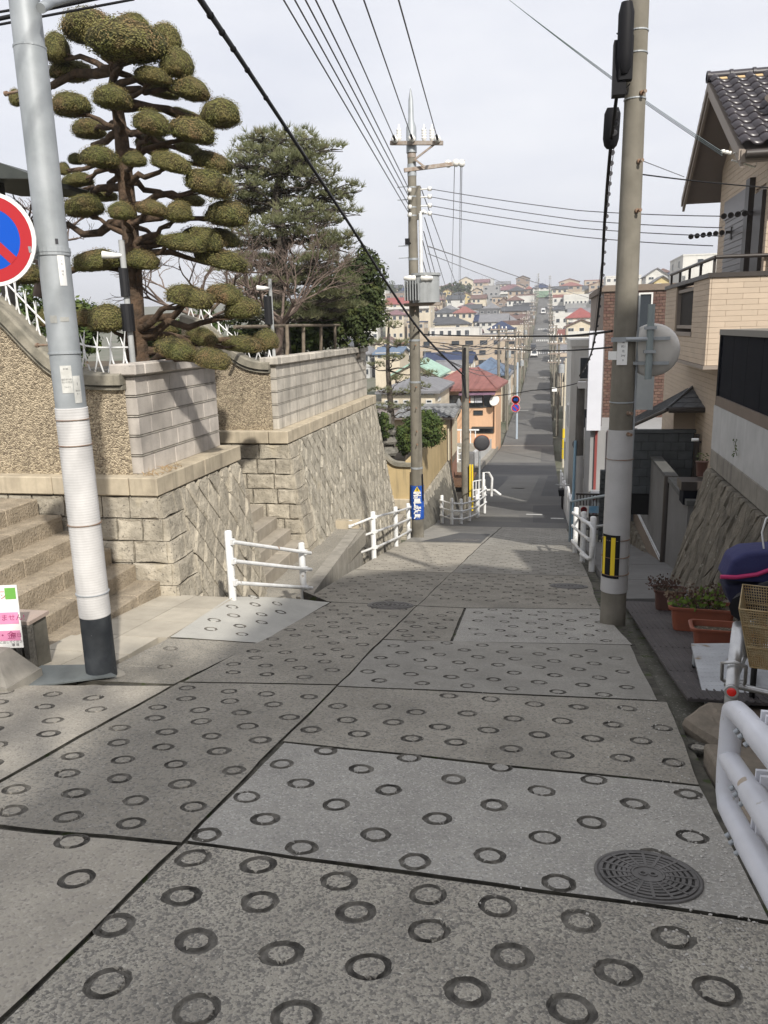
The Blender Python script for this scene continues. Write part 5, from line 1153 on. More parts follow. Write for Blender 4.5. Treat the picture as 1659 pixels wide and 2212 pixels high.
mb = MB(); mb.bb(x1, x1+.7, BYW-.11, BYW-.07, -.72, -.68); mb.build('top_rail', m_trimd, t); mb = MB(); mb.bb(x1-.01, x1+.07, BYW-.13, BYW-.05, -1.8, -.55); mb.build('post', m_trimd, t)
# ---- slate porch roof
A_, C_, E_, F_ = onY(*z8(1130, 600), 18.0), onY(*z8(870, 818), 16.0), onY(*z8(560, 962), 18.0), onY(*z8(575, 903), 19.4)
B_ = A_+Vector((1.2, .1, .0)); D_ = C_+Vector((1.5, 0, 0))
t = thing('porch', 'low porch with grey slate hipped roof between pole and black fence', 'porch', tuple(C_-Vector((0, 0, 1.5))))
def slates(t, a, b, c, d, n, w, m, th=.012):
    """slates on the quad a(low left) b(low right) c(top right) d(top left)"""
    nrm = (b-a).cross(d-a).normalized()
    mb = MB(); mb.add([a-nrm*.03, b-nrm*.03, c-nrm*.03, d-nrm*.03], [[0, 1, 2, 3]]); mb.build('roof_board', m_trimd, t, fix=False)
    for r in range(n):
        u0, u1 = r/n, min(1, (r+1.25)/n); l0, r0_ = a.lerp(d, u0), b.lerp(c, u0); l1, r1_ = a.lerp(d, u1), b.lerp(c, u1); L_ = (r0_-l0).length; k = max(1, int(L_/w)); o = .5 if r % 2 else 0
        cuts = sorted(set([0, 1]+[min(1, max(0, (j+o)/k)) for j in range(k+1)]))
        for s0, s1 in zip(cuts, cuts[1:]):
            if s1-s0 < .02: continue
            e = .004/max(.1, L_); q = [l0.lerp(r0_, s0+e), l0.lerp(r0_, s1-e), l1.lerp(r1_, s1-e), l1.lerp(r1_, s0+e)]
            mb = MB(); lift = nrm*th; mb.hexa([q[0], q[1], q[2]-lift*.8, q[3]-lift*.8], [q[0]+lift*1.6, q[1]+lift*1.6, q[2]+lift*.2, q[3]+lift*.2]); mb.build('slate', m, t)
slates(t, C_, D_, B_, A_, 6, .24, m_slate); slates(t, E_, C_, A_, F_, 8, .55, m_slate)
mb = MB(); mb.tube([C_+Vector((0, -.03, -.04)), D_+Vector((0, -.03, -.04))], .05, 8); mb.tube([E_-Vector((.02, 0, .03)), C_-Vector((.02, 0, .03))], .04, 8); mb.build('gutter', m_trimd, t)
mb = MB(); mb.tube([C_+Vector((0, 0, .02)), A_+Vector((0, 0, .02))], .03, 6); mb.build('hip_cap', m_slate, t)
mb = MB(); mb.bb(C_.x+.25, 4, 16.9, 17.0, -2.2, C_.z-.02); mb.build('wall', m_siding, t)

# ---- beige house
t = thing('beige_house', 'beige sided house with brown tiled gable roof and balcony at the right', 'house', (3.5, 15, -1))
RX, WX = 2.7, 3.3
def siding(face, s0, s1, z0, z1, n, L_, holes=()):
    """rows of siding boards as separate pieces"""
    h = (z1-z0)/n
    for r in range(n):
        a, b = z0+r*h, z0+(r+1)*h; s = s0-(L_*.5 if r % 2 else 0)
        while s < s1:
            p, q = max(s, s0), min(s+L_, s1); s += L_
            segs = [(p, q)]
            for (h0, h1, v0, v1) in holes:
                if b > v0+.01 and a < v1-.01:
                    segs = [(x, y) for (p_, q_) in segs for (x, y) in ((p_, min(q_, h0)), (max(p_, h1), q_)) if y-x > .01]
            for (p_, q_) in segs:
                if q_-p_ < .03: continue
                if face[0] == 'X': gblock(t, face[1], face[1]+.03, p_+.001, q_-.001, a+.0012, b-.0012, m_siding, 'siding_board', .0035)
                else: gblock(t, p_+.001, q_-.001, face[1], face[1]+.03, a+.0012, b-.0012, m_siding, 'siding_board', .0035)
BX, BY, bz0, bz1 = 2.5, 13.6, .89, 2.25
siding(('X', BX), BY+.0, 18.3, bz0, bz1, 16, .47, holes=((15.0, 16.9, 1.40, 2.3),)); siding(('Y', BY), BX+.032, 5.6, bz0, bz1, 16, .47)
mb = MB(); mb.bb(BX+.03, 5.6, BY+.03, 15.0, bz0+.01, bz1-.01); mb.bb(BX+.35, 3.3, 15.0, 18.3, bz0+.01, bz1-.01); mb.bb(BX+.03, BX+.35, 16.9, 18.3, bz0+.01, bz1-.01); mb.bb(BX+.03, BX+.35, 15.0, 16.9, bz0+.01, 1.38); mb.build('balcony_core', m_trim, t)
mb = MB(); mb.bb(BX-.03, BX+.2, BY-.03, 18.35, bz1, bz1+.07); mb.bb(BX+.2, 5.7, BY-.03, BY+.2, bz1, bz1+.07); mb.build('balcony_cap', m_trimd, t)
mb = MB(); mb.bb(BX-.02, BX+.1, BY-.02, 16.6, bz0-.06, bz0-.002); mb.bb(BX+.1, 5.6, BY-.02, BY+.1, bz0-.06, bz0-.002); mb.build('balcony_edge', m_trim, t)
mb = MB(); mb.bb(BX-.015, BX+.05, 14.95, 16.95, 1.33, 1.40); mb.build('window_sill', m_trim, t)
wv = MB(); wv.bb(BX+.1, BX+.13, 15.05, 16.85, 1.52, 2.14); win = wv.build('louvre_window', m_bfence, t)
for k in range(16): mb = MB(); y = 15.1+k*.11; mb.bb(BX+.08, BX+.1, y, y+.03, 1.52, 2.12); mb.build('louvre', m_trimd, win)
mb = MB(); mb.bb(BX+.04, BX+.12, 15.0, 16.9, 1.46, 1.52); mb.bb(BX+.04, BX+.12, 15.0, 16.9, 2.12, 2.18); mb.build('window_frame', m_trim, win)
rl = [(BX+.08, 18.3), (BX+.08, BY+.1), (5.6, BY+.1)]
for (ax, ay), (bx_, by_) in zip(rl, rl[1:]): mb = MB(); mb.cyl((ax, ay, 2.56), (bx_, by_, 2.56), .03, n=10); mb.build('balcony_rail', m_trimd, t)
for px, py in [(BX+.08, y) for y in (18.2, 17.1, 16.0, 14.9, 13.75)]+[(x, BY+.1) for x in (3.4, 4.4, 5.4)]: mb = MB(); mb.bb(px-.02, px+.02, py-.02, py+.02, 2.31, 2.55); mb.build('rail_post', m_trimd, t)
# lower storey
siding(('X', 3.0), 14.6, 21.5, -1.6, .82, 26, .9); siding(('Y', 14.57), 3.0, 5.0, -1.6, .82, 26, .9)
mb = MB(); mb.bb(3.03, 6, 14.6, 21.5, -2.5, .86); mb.build('lower_core', m_trim, t)
# upper storey
siding(('X', WX), 13.75, 17.4, 2.3, 5.0, 28, .75, holes=((14.95, 16.75, 2.3, 3.75), (13.95, 14.6, 2.3, 3.6)))
mb = MB(); mb.bb(WX+.03, 8, 13.8, 17.4, 2.2, 3.95); mb.add([(WX+.03, 13.8, 3.95), (WX+.03, 17.4, 3.95), (WX+.03, 15.85, 5.4)], [[0, 1, 2]]); mb.build('upper_core', m_trim, t)
siding(('Y', 13.76), WX+.03, 7.5, 2.3, 4.0, 18, .75)
# roof: two slopes, verge and soffit
YA, ZA, YN, ZN, YF, ZF = 15.9, 5.66, 13.0, 4.0, 18.1, 4.05; XE = 8.5
mb = MB(); mb.hexa([(RX+.05, YN+.1, ZN-.12), (XE, YN+.1, ZN-.12), (XE, YA, ZA-.17), (RX+.05, YA, ZA-.17)], [(RX+.05, YN+.05, ZN-.02), (XE, YN+.05, ZN-.02), (XE, YA, ZA-.06), (RX+.05, YA, ZA-.06)]); mb.hexa([(RX+.05, YA, ZA-.17), (XE, YA, ZA-.17), (XE, YF, ZF-.12), (RX+.05, YF, ZF-.12)], [(RX+.05, YA, ZA-.06), (XE, YA, ZA-.06), (XE, YF, ZF-.02), (RX+.05, YF, ZF-.02)]); roof = mb.build('roof_deck', m_soff, t)
def strip(x0, x1, oz0, oz1, m, nm, yn=YN, yf=YF):
    mb = MB(); a = [(YN, ZN), (YA, ZA), (YF, ZF)]
    for (ya, za_), (yb, zb_) in zip(a, a[1:]): mb.hexa([(x0, ya, za_+oz0), (x1, ya, za_+oz0), (x1, yb, zb_+oz0), (x0, yb, zb_+oz0)], [(x0, ya, za_+oz1), (x1, ya, za_+oz1), (x1, yb, zb_+oz1), (x0, yb, zb_+oz1)])
    mb.build(nm, m, t)
strip(RX, RX+.045, -.26, -.02, m_trim, 'barge_board'); strip(RX-.03, RX-.002, -.16, -.015, m_trim, 'barge_moulding')
mb = MB(); mb.bb(RX, XE, YN-.02, YN+.03, ZN-.2, ZN-.03); mb.build('fascia', m_trim, t)
mb = MB(); mb.tube([(RX+.05, YN-.08, ZN-.1), (XE, YN-.08, ZN-.1)], .06, 10); mb.build('roof_gutter', m_trimd, t)
# S-shaped pantiles on the near slope, one object each
def pantile():
    mb = MB(); n = 9; w, l = .30, .36; vs = []
    for yy, dz in ((0, .035), (l, .0)):
        for k in range(n):
            u = k/(n-1); z = .055*math.sin(u*math.pi*1.0/.55) if u < .55 else -.012*math.sin((u-.55)/.45*math.pi); vs.append((u*w, yy, z+dz))
    for k in range(n): vs.append((vs[k][0], vs[k][1], vs[k][2]-.03))
    mb.add(vs, [[k, k+1, n+k+1, n+k] for k in range(n-1)]+[[k, 2*n+k, 2*n+k+1, k+1] for k in range(n-1)], 0, True); return mb.mesh('roof_tile', m_tile)
PT = pantile(); sl = Vector((0, YA-YN, ZA-ZN)); L_ = sl.length; ang = math.atan2(ZA-ZN, YA-YN); nr = 11; nc = 9
for r in range(nr):
    for c_ in range(nc):
        M = Matrix.Translation((RX-.02+c_*.285, YN-.04, ZN+.0)) @ Matrix.Rotation(ang, 4, 'X') @ Matrix.Translation((0, r*(L_/nr), .03)); link('roof_tile', PT, t, M)
for r in range(11):                                     # verge tiles of the far slope, seen edge on
    u = r/11; p = Vector((RX-.02, lerp(YF, YA, u), lerp(ZF, ZA, u)+.03)); mb = MB(); mb.hexa([p+Vector((0, .05, -.10)), p+Vector((.3, .05, -.02)), p+Vector((.3, -.24, .13)), p+Vector((0, -.24, .03))], [p+Vector((0, .05, .0)), p+Vector((.3, .05, .03)), p+Vector((.3, -.24, .17)), p+Vector((0, -.24, .14))]); mb.build('verge_tile', m_tile, t)
x = RX-.05
while x < XE: mb = MB(); mb.tube([(x, YA, ZA+.06), (x+.36, YA, ZA+.06)], .085, 12); mb.tube([(x, YA, ZA+.06), (x+.05, YA, ZA+.06)], .10, 12); mb.build('ridge_tile', m_tile, t); x += .37
for k in range(8): mb = MB(); p = Vector((RX+.19+k*.285, YA-.16, ZA-.045)); mb.box(p, (.13, .1, .07), M=Matrix.Rotation(ang, 4, 'X')); mb.build('ridge_mortar', mat('tan_mortar', (.50, .36, .19), rough=.9), t)
# shutter window
fr = MB(); fr.bb(WX-.05, WX+.02, 14.95, 16.75, 3.42, 3.75); fr.bb(WX-.05, WX+.02, 14.9, 15.0, 2.3, 3.6); fr.build('shutter_box', m_shut, t)
for k in range(22): mb = MB(); z = 2.3+k*.051; mb.bb(WX-.02-(.01 if k % 2 else 0), WX+.01, 15.02, 16.7, z, z+.047); mb.build('shutter_slat', m_shut, t)
mb = MB(); mb.bb(WX-.09, WX+.02, 14.66, 14.92, 2.3, 3.85); mb.bb(WX-.06, WX+.02, 13.9, 14.4, 2.3, 3.55); mb.build('window_frame', m_trimd, t)
# laundry pole brackets, service insulators
for (px, py, Y) in ((1556, 468, 14.6), (1486, 512, 16.2)):
    p = onY(px, py, Y); q = p+Vector((.62, -.12, .04)); mb = MB()
    for k in range(6):
        c = p.lerp(q, (k+.5)/6); T = facing(c, (-.1, -1, 0)); mb.lathe([(.030, -.006), (.030, .006), (.048, .006), (.048, -.006), (.030, -.006)], n=12, M=T, sm=False)
    mb.box(q+Vector((.06, 0, 0)), (.1, .03, .05)); mb.box(q+Vector((.1, 0, -.02)), (.02, .08, .22)); mb.build('laundry_bracket', m_trimd, t)
p = onY(1562, 327, 13.2); mb = MB(); [mb.lathe([(.0, -.03), (.03, -.02), (.03, .02), (0, .03)], p+Vector((k*.05, 0, -k*.015)), 10) for k in range(3)]; mb.build('service_insulator', m_porc, t)
mb = MB(); a = onY(1585, 330, 13.2); mb.tube([a, a+Vector((.35, .1, -.12)), a+Vector((.33, .1, -.2)), a+Vector((-.02, 0, -.1))], .014, 6); mb.build('service_bracket', m_porc, t)
mb = MB(); p = onX(1383, 842, 2.97); mb.box(onY(1384, 842, 17.5), (.5, .2, .82)); mb.build('meter_box', mat('pale_box', (.50, .53, .53), (.45, .48, .48), scale=4, rough=.5), t)

# ---- things on the right kerb
def onB(x, y, dz=.07): v = ray(x, y); return CAMP+v*((dz-EYE)/(v.z+.19*v.y))
t = thing('ribbed_board', 'dark ribbed rubber board laid over the gutter under the planters', 'board', (1.3, 7, -1.3))
ys_ = [5.25, 6.1, 7.0, 7.9, 8.8, 9.7]
for k, (a, b) in enumerate(zip(ys_, ys_[1:])):
    mb = MB(); x0, x1 = 1.0, 1.95
    f = lambda y: prof(y)+.065+(.02 if y == 5.25 else 0)
    n = 18; mb.hexa([(x0, a+.003, f(a)-.02), (x1, a+.003, f(a)-.02), (x1, b, f(b)-.02), (x0, b, f(b)-.02)], [(x0, a+.003, f(a)), (x1, a+.003, f(a)), (x1, b, f(b)), (x0, b, f(b))])
    for j in range(n): x = x0+.015+j*(x1-x0-.03)/n; mb.hexa([(x, a+.01, f(a)), (x+.016, a+.01, f(a)), (x+.016, b-.01, f(b)), (x, b-.01, f(b))], [(x+.003, a+.01, f(a)+.006), (x+.013, a+.01, f(a)+.006), (x+.013, b-.01, f(b)+.006), (x+.003, b-.01, f(b)+.006)])
    mb.build('board_section', m_rubber, t)
def planter(label, x0, y0, w, d, h, z, rz, m, soil=.75, plants=None, seed=0):
    random.seed(seed); t = thing('planter', label, 'planter', (x0, y0, z)); T = Matrix.Translation((x0, y0, z)) @ Matrix.Rotation(rz, 4, 'Z')
    def ring(s, zz, rr=.045):
        o = []; a, b = w/2*s, d/2*s
        for cx, cy, a0 in ((a-rr, b-rr, 0), (-a+rr, b-rr, 90), (-a+rr, -b+rr, 180), (a-rr, -b+rr, 270)):
            for k in range(5): q = R(a0+k*22.5); o.append(T @ Vector((cx+rr*math.cos(q)+w/2, cy+rr*math.sin(q)+d/2, zz)))
        return o
    lev = [ring(.86, 0), ring(.94, h*.86), ring(1.04, h*.87), ring(1.05, h*.97), ring(1.01, h), ring(.95, h*.985), ring(.90, h*soil)]
    mb = MB(); vs = [p for l in lev for p in l]; n = 20
    mb.add(vs, [[i*n+j, i*n+(j+1) % n, (i+1)*n+(j+1) % n, (i+1)*n+j] for i in range(len(lev)-1) for j in range(n)]+[list(range(n))[::-1]]); mb.build('pot', m, t)
    mb = MB(); mb.add(ring(.91, h*soil+.004), [list(range(n))]); mb.build('soil', mat('potting_soil', (.12, .10, .075), (.05, .04, .03), scale=30, rough=1, speck=(45, .6, (.35, .31, .22))), t)
    if plants:
        for (m_, cnt, hh, ls, cx, sx) in plants:
            mb = MB()
            for i in range(cnt):
                b_ = Vector((w*(cx+rnd(-sx, sx)), d*rnd(.2, .8), h*soil)); tip = b_+Vector((rnd(-.12, .12), rnd(-.1, .1), hh*rnd(.4, 1)))
                if i % 4 == 0: mb.tube([T @ b_, T @ b_.lerp(tip, .6), T @ tip], [.004, .003, .002], 4)
                for k in range(5): p = T @ (b_.lerp(tip, rnd(.4, 1))+Vector((rnd(-.05, .05), rnd(-.05, .05), rnd(-.03, .03)))); leaf(mb, p, Vector((rnd(-1, 1), rnd(-1.2, .2), rnd(0, 1.2))), ls*rnd(.7, 1.3), 0, .7)
            mb.build('plant', m_, t, fix=False)
    return t
m_redl = leafmat('reddish_leaf', (.09, .04, .035), (.06, .05, .03), (.12, .06, .05), tr=.1); m_lime = leafmat('lime_leaf', (.14, .21, .03), (.10, .16, .03), (.2, .25, .05), tr=.25); m_dryl = leafmat('dry_leaf', (.17, .12, .075), (.10, .075, .05), (.2, .15, .1), tr=.1)
q3 = onB(1492, 1408); q2 = onB(1445, 1362); q1 = onB(1412, 1318)
planter('empty terracotta planter box nearest the silver plate', q3.x, q3.y, .62, .24, .22, q3.z, R(-4), m_pot, .72, None, 1)
planter('terracotta planter box with lime green leaves and dry stalks', q2.x, q2.y, .62, .24, .25, q2.z, R(-4), m_pot, .85, [(m_lime, 22, .22, .03, .55, .2), (m_lime, 5, .1, .03, .2, .1), (m_dryl, 34, .2, .02, .35, .35), (m_redl, 30, .34, .018, .62, .32)], 2)
planter('brown pot with reddish creeping plant at the far end of the board', q1.x, q1.y, .34, .22, .24, q1.z, R(-4), m_potb, .9, [(m_redl, 40, .16, .017, .35, .45)], 3)
# silver checker plate ramp
PZ = -.97; c4 = [onZ(x, y, PZ) for x, y in ((1493, 1390), (1700, 1388), (1700, 1519), (1523, 1519))]
t = thing('checker_plate', 'silver checker plate platform between bicycle and planters', 'plate', tuple(c4[3]))
mb = MB(); mb.prism([p-Vector((0, 0, .02)) for p in c4], (0, 0, .02)); mb.build('plate', m_check, t)
mb = MB(); u, v_ = (c4[1]-c4[0]), (c4[3]-c4[0])
for i in range(26):
    for j in range(14):
        p = c4[0]+u*((i+.9)/27)+v_*((j+.8)/14.6)+Vector((0, 0, .0005)); mb.box(p, (.02, .005, .002), R(45 if (i+j) % 2 else -20))
stuff(mb.build('plate_studs', m_check, t))
for a in (.12, .55): p = c4[0].lerp(c4[3], a)+Vector((.02, 0, 0)); mb = MB(); mb.bb(p.x-.012, p.x+.012, p.y-.03, p.y+.03, prof(p.y)+.07, PZ-.021); mb.bb(p.x-.012, p.x+.09, p.y-.03, p.y+.03, prof(p.y)+.07, prof(p.y)+.09); mb.build('support_leg', m_steel, t)
# flat kerb stones beside the board and under the rail
random.seed(2); m_kst = mat('kerb_stone', (.25, .21, .165), (.16, .14, .11), scale=6, rough=.95, bump=.6, bs=25, bdist=.02)
def boulder(label, c, r, h, seed, sq=1.0):
    random.seed(seed); mb = MB(); n = 14; vs = []; rr = [1+rnd(-.14, .14) for _ in range(n)]
    for z, s in ((-.08, .9), (.2*h, 1.04), (.8*h, .98), (h, .86), (h*1.04, .4)):
        for k in range(n): a = 2*math.pi*k/n; vs.append((c[0]+r[0]*rr[k]*s*math.cos(a), c[1]+r[1]*rr[k]*s*math.sin(a), c[2]+z+rnd(-.006, .006)))
    mb.add(vs, [[i*n+j, i*n+(j+1) % n, (i+1)*n+(j+1) % n, (i+1)*n+j] for i in range(4) for j in range(n)]+[[4*n+j for j in range(n)]], 0, False); return tag(mb.build('kerb_stone', m_kst), label, 'stone')
g0 = onG(1545, 1575); boulder('flat brown stone at the end of the ribbed board', (g0.x+.05, g0.y, g0.z), (.22, .26), .07, 3)
for k, (x, y0, y1, lab) in enumerate(((1.13, 3.55, 4.3, 'chiselled kerb stone behind the thick white rail'), (1.12, 2.75, 3.5, 'second chiselled kerb stone nearer along the rail'))):
    bm = bmesh.new(); bmesh.ops.create_cube(bm, size=1); bmesh.ops.scale(bm, vec=(.42, y1-y0, .2), verts=bm.verts); soft(bm, .02, 2); me = bpy.data.meshes.new('kerb_stone'); bm.to_mesh(me); bm.free(); me.materials.append(m_kst)
    tag(link('kerb_stone', me, None, Matrix.Translation((x, (y0+y1)/2, prof((y0+y1)/2)-.01)) @ Matrix.Rotation(-.187, 4, 'X')), lab, 'stone')
mb = MB(); mb.hexa([(1.35, 1.0, -1.1), (2.4, 1.0, -1.1), (2.4, 9.8, -2.6), (1.35, 9.8, -2.6)], [(1.35, 1.0, prof(1)+.03), (2.4, 1.0, prof(1)+.05), (2.4, 9.8, prof(9.8)+.05), (1.35, 9.8, prof(9.8)+.03)]); struct(mb.build('verge_ground', mat('brown_earth', (.10, .075, .055), (.065, .05, .038), scale=6, rough=1)))

# ---- bicycle, seen from behind, with mesh basket
m_chrome = mat('dull_chrome', (.55, .55, .54), (.42, .42, .42), scale=12, rough=.3, metal=.8); m_tyre = mat('tyre_rubber', (.02, .02, .02), rough=.8); m_basket = mat('rusty_basket_wire', (.30, .20, .09), (.40, .33, .2), scale=14, rough=.6, metal=.3); m_reflr = mat('red_reflector', (.7, .02, .015), rough=.15, spec=.7)
W0 = onY(1602, 1460, 4.25); wx, wy = W0.x+.05, 4.60; wr = .33; wz = prof(4.6)+.06+wr
t = thing('bicycle', 'grey bicycle seen from behind with rusty mesh basket, behind the thick white rail', 'bicycle', (wx, wy, wz-wr))
def wheel(t, x, y, z, r):
    mb = MB(); pts = [Vector((x, y+r*math.cos(a), z+r*math.sin(a))) for a in [2*math.pi*k/36 for k in range(37)]]; mb.tube(pts, .019, 8, caps=False); wo_ = mb.build('wheel', m_tyre, t)
    mb = MB(); mb.tube([Vector((x, y+(r-.03)*math.cos(a), z+(r-.03)*math.sin(a))) for a in [2*math.pi*k/36 for k in range(37)]], .012, 6, caps=False); mb.build('rim', m_chrome, wo_)
    mb = MB()
    for k in range(18): a = 2*math.pi*k/18; mb.cyl((x+(.03 if k % 2 else -.03), y, z), (x, y+(r-.03)*math.cos(a), z+(r-.03)*math.sin(a)), .0015, n=4, caps=False)
    mb.build('spokes', m_chrome, wo_); mb = MB(); mb.cyl((x-.05, y, z), (x+.05, y, z), .025, n=10); mb.build('hub', m_chrome, wo_)
wheel(t, wx, wy, wz, wr); wheel(t, wx+.10, wy+1.05, wz-.19, wr)
mb = MB(); vs = []; n = 16
for k in range(n+1):
    a = R(50)+R(150)*k/n
    for j in range(5): b_ = -.034+.017*j; rr = wr+.035-(.012 if j in (0, 4) else 0); vs.append((wx+b_, wy+rr*math.cos(a), wz+rr*math.sin(a)))
mb.add(vs, [[k*5+j, k*5+j+1, (k+1)*5+j+1, (k+1)*5+j] for k in range(n) for j in range(4)], 0, True); mb.build('mudguard', m_chrome, t)
rp = Vector((wx, wy-wr-.045, wz+.11)); mb = MB(); T = facing(rp, (0, -1, .1)); mb.lathe([(.0001, .006), (.02, .005), (.027, .002), (.028, 0), (.028, -.02)], n=20, M=T); mb.build('reflector', m_reflr, t)
mb = MB(); mb.lathe([(.034, -.02), (.038, -.02), (.038, .003), (.034, .003)], n=20, M=T); mb.build('reflector_rim', m_chrome, t)
mb = MB(); mb.tube([(wx-.05, wy, wz), (wx-.06, wy-.2, wz+.1), (wx-.06, wy-.3, wz+.24), (wx, wy-.31, wz+.26), (wx+.06, wy-.3, wz+.24), (wx+.06, wy-.2, wz+.1), (wx+.05, wy, wz)], .010, 8); mb.build('rear_stay', m_chrome, t)
mb = MB(); mb.cyl((wx, wy, wz), (wx+.04, wy+.42, wz+.0), .014); mb.cyl((wx+.04, wy+.42, wz), (wx+.02, wy+.28, wz+.4), .016); mb.cyl((wx+.04, wy+.42, wz), (wx+.08, wy+.9, wz+.25), .018); mb.cyl((wx+.08, wy+.86, wz+.42), (wx+.10, wy+1.05, wz-.19), .015); mb.cyl((wx+.02, wy+.28, wz+.4), (wx, wy, wz), .010); mb.build('frame', m_chrome, t)
mb = MB(); mb.cyl((wx-.05, wy-.02, wz-.0), (wx+.45, wy-.06, wz-.02), .02, n=10); mb.build('kick_stand', m_chrome, t)
mb = MB(); mb.tube([(wx+.02, wy+.36, wz+.42), (wx+.02, wy+.26, wz+.43), (wx+.02, wy+.14, wz+.42)], [.03, .06, .085], 10); mb.build('saddle', m_black, t)
mb = MB(); mb.tube([(wx-.12, wy+.72, wz+.4), (wx-.04, wy+.85, wz+.44), (wx+.08, wy+.90, wz+.44), (wx+.2, wy+.85, wz+.44), (wx+.3, wy+.72, wz+.4)], .012, 8); mb.build('handlebar', m_chrome, t)
# basket: tapered cage of wires, its own part
bk = [onY(x, y, Y) for x, y, Y in ((1592, 1318, 4.0), (1720, 1318, 4.0), (1608, 1436, 4.06), (1720, 1440, 4.06))]
Zt, Zb = bk[0].z, bk[2].z; xL, xLb = bk[0].x+.17, bk[2].x+.17; yN, yF = 4.0, 4.32; xR = xL+.38
mb = MB()
def cage(fa, fb, n1, n2, r):
    for k in range(n1+1): mb.cyl(fa(k/n1, 0), fa(k/n1, 1), r, n=4, caps=False)
    for k in range(n2+1): mb.cyl(fa(0, k/n2), fa(1, k/n2), r, n=4, caps=False)
P4 = lambda a, b, c, d: (lambda u, v: a.lerp(b, u).lerp(d.lerp(c, u), v))
V3 = lambda *a: Vector(a)
T1, T2, T3, T4 = V3(xL, yN, Zt), V3(xR, yN, Zt), V3(xR, yF, Zt+.03), V3(xL+.0, yF, Zt+.03)
B1, B2, B3, B4 = V3(xLb, yN+.04, Zb), V3(xR-.03, yN+.04, Zb), V3(xR-.03, yF-.04, Zb), V3(xLb, yF-.04, Zb)
for q in ((B1, B2, T2, T1), (B4, B3, T3, T4), (B1, B4, T4, T1), (B1, B2, B3, B4)): cage(P4(*q), None, 30, 24, .0024)
mb.build('basket_mesh', m_basket, t)
mb = MB()
for f in (0, .35, .72, 1): a = [B1.lerp(T1, f), B2.lerp(T2, f), B3.lerp(T3, f), B4.lerp(T4, f), B1.lerp(T1, f)]; mb.tube(a, .0042, 6)
for a, b_ in ((B1, T1), (B2, T2), (B3, T3), (B4, T4)): mb.cyl(a, b_, .004, n=6)
mb.build('basket_rim', m_basket, t)
t.matrix_basis = t.matrix_basis @ Matrix.Rotation(R(-15), 4, 'Z')
# navy bag behind it
bp = [onY(x, y, 5.2) for x, y in ((1553, 1240), (1572, 1195), (1600, 1180), (1720, 1172), (1720, 1250))]
t = thing('bag', 'navy blue padded bag with pink piping above the bicycle', 'bag', tuple(onY(1610, 1320, 5.2)))
def slabpoly(pts, y0, dy, m, nm, par, bev=.03):
    mb = MB(); mb.prism([Vector((p.x, y0, p.z)) for p in pts], (0, dy, 0)); o = mb.build(nm, m, par)
    bm = bmesh.new(); bm.from_mesh(o.data); bmesh.ops.bevel(bm, geom=[e for e in bm.edges], offset=bev, segments=3, affect='EDGES', profile=.6); bm.to_mesh(o.data); bm.free(); o.data.polygons.foreach_set('use_smooth', [True]*len(o.data.polygons)); return o
m_bag = mat('navy_fabric', (.028, .030, .105), (.022, .024, .085), scale=5, rough=.75, bump=.25, bs=9, bdist=.04)
slabpoly(bp, 5.05, .24, m_bag, 'bag_top', t)
bp2 = [onY(x, y, 5.2) for x, y in ((1556, 1252), (1568, 1290), (1592, 1318), (1720, 1325), (1720, 1252))]; slabpoly(bp2, 5.08, .2, mat('dark_navy_fabric', (.012, .013, .035), rough=.8), 'bag_body', t)
mb = MB(); mb.tube([onY(x, y, 5.04) for x, y in ((1556, 1246), (1590, 1247), (1635, 1241), (1665, 1230), (1720, 1222))], .014, 8); mb.build('pink_piping', mat('pink_piping', (.42, .03, .12), rough=.6), t)
mb = MB(); mb.tube([onY(x, y, 5.1) for x, y in ((1650, 1185), (1646, 1150), (1655, 1120), (1675, 1110))], .006, 6); mb.build('cord', m_white, t)
mb = MB(); p = onY(1640, 1268, 4.7); mb.tube([p, p+Vector((.14, 0, .02)), p+Vector((.26, .02, .02))], [.02, .05, .05], 10); tag(mb.build('handle_grip', m_black), 'black handle grip poking out by the navy bag', 'grip')
# ================================================================ middle distance and the far town
def zz(a, b): return (822.9+a*.18595, 740.6+b*.18595)
def z6(a, b): return (877.8+a*.2976, 822.9+b*.2976)
WCOL = {'white': (.62, .61, .57), 'cream': (.60, .53, .41), 'beige': (.45, .37, .28), 'grey': (.30, .30, .30), 'brown': (.26, .20, .16), 'tan': (.40, .32, .24), 'orange': (.66, .42, .265), 'pale grey': (.46, .46, .45), 'yellow': (.58, .47, .24), 'dark grey': (.12, .12, .125)}
RCOL = {'dark grey': (.075, .078, .085), 'red': (.28, .08, .072), 'brown': (.15, .09, .075), 'blue': (.13, .18, .26), 'navy': (.03, .045, .10), 'green': (.16, .235, .16), 'grey': (.20, .20, .21), 'purple brown': (.20, .11, .12), 'mint green': (.34, .50, .41), 'black': (.03, .03, .033), 'red brown': (.26, .11, .095)}
def wm(n): return mat('house_wall_'+n.replace(' ', '_'), WCOL[n], tuple(c*.86 for c in WCOL[n]), scale=.5, rough=.9, streak=.2)
def rm(n): return mat('house_roof_'+n.replace(' ', '_'), RCOL[n], tuple(c*.75 for c in RCOL[n]), scale=1.2, rough=.75, bump=.3, bs=4, bdist=.1)
m_pane = glass('window_pane', (.035, .042, .05), .12); m_frame = mat('window_frame_white', (.60, .60, .58), rough=.6); m_framed = mat('window_frame_dark', (.05, .045, .04), rough=.5)
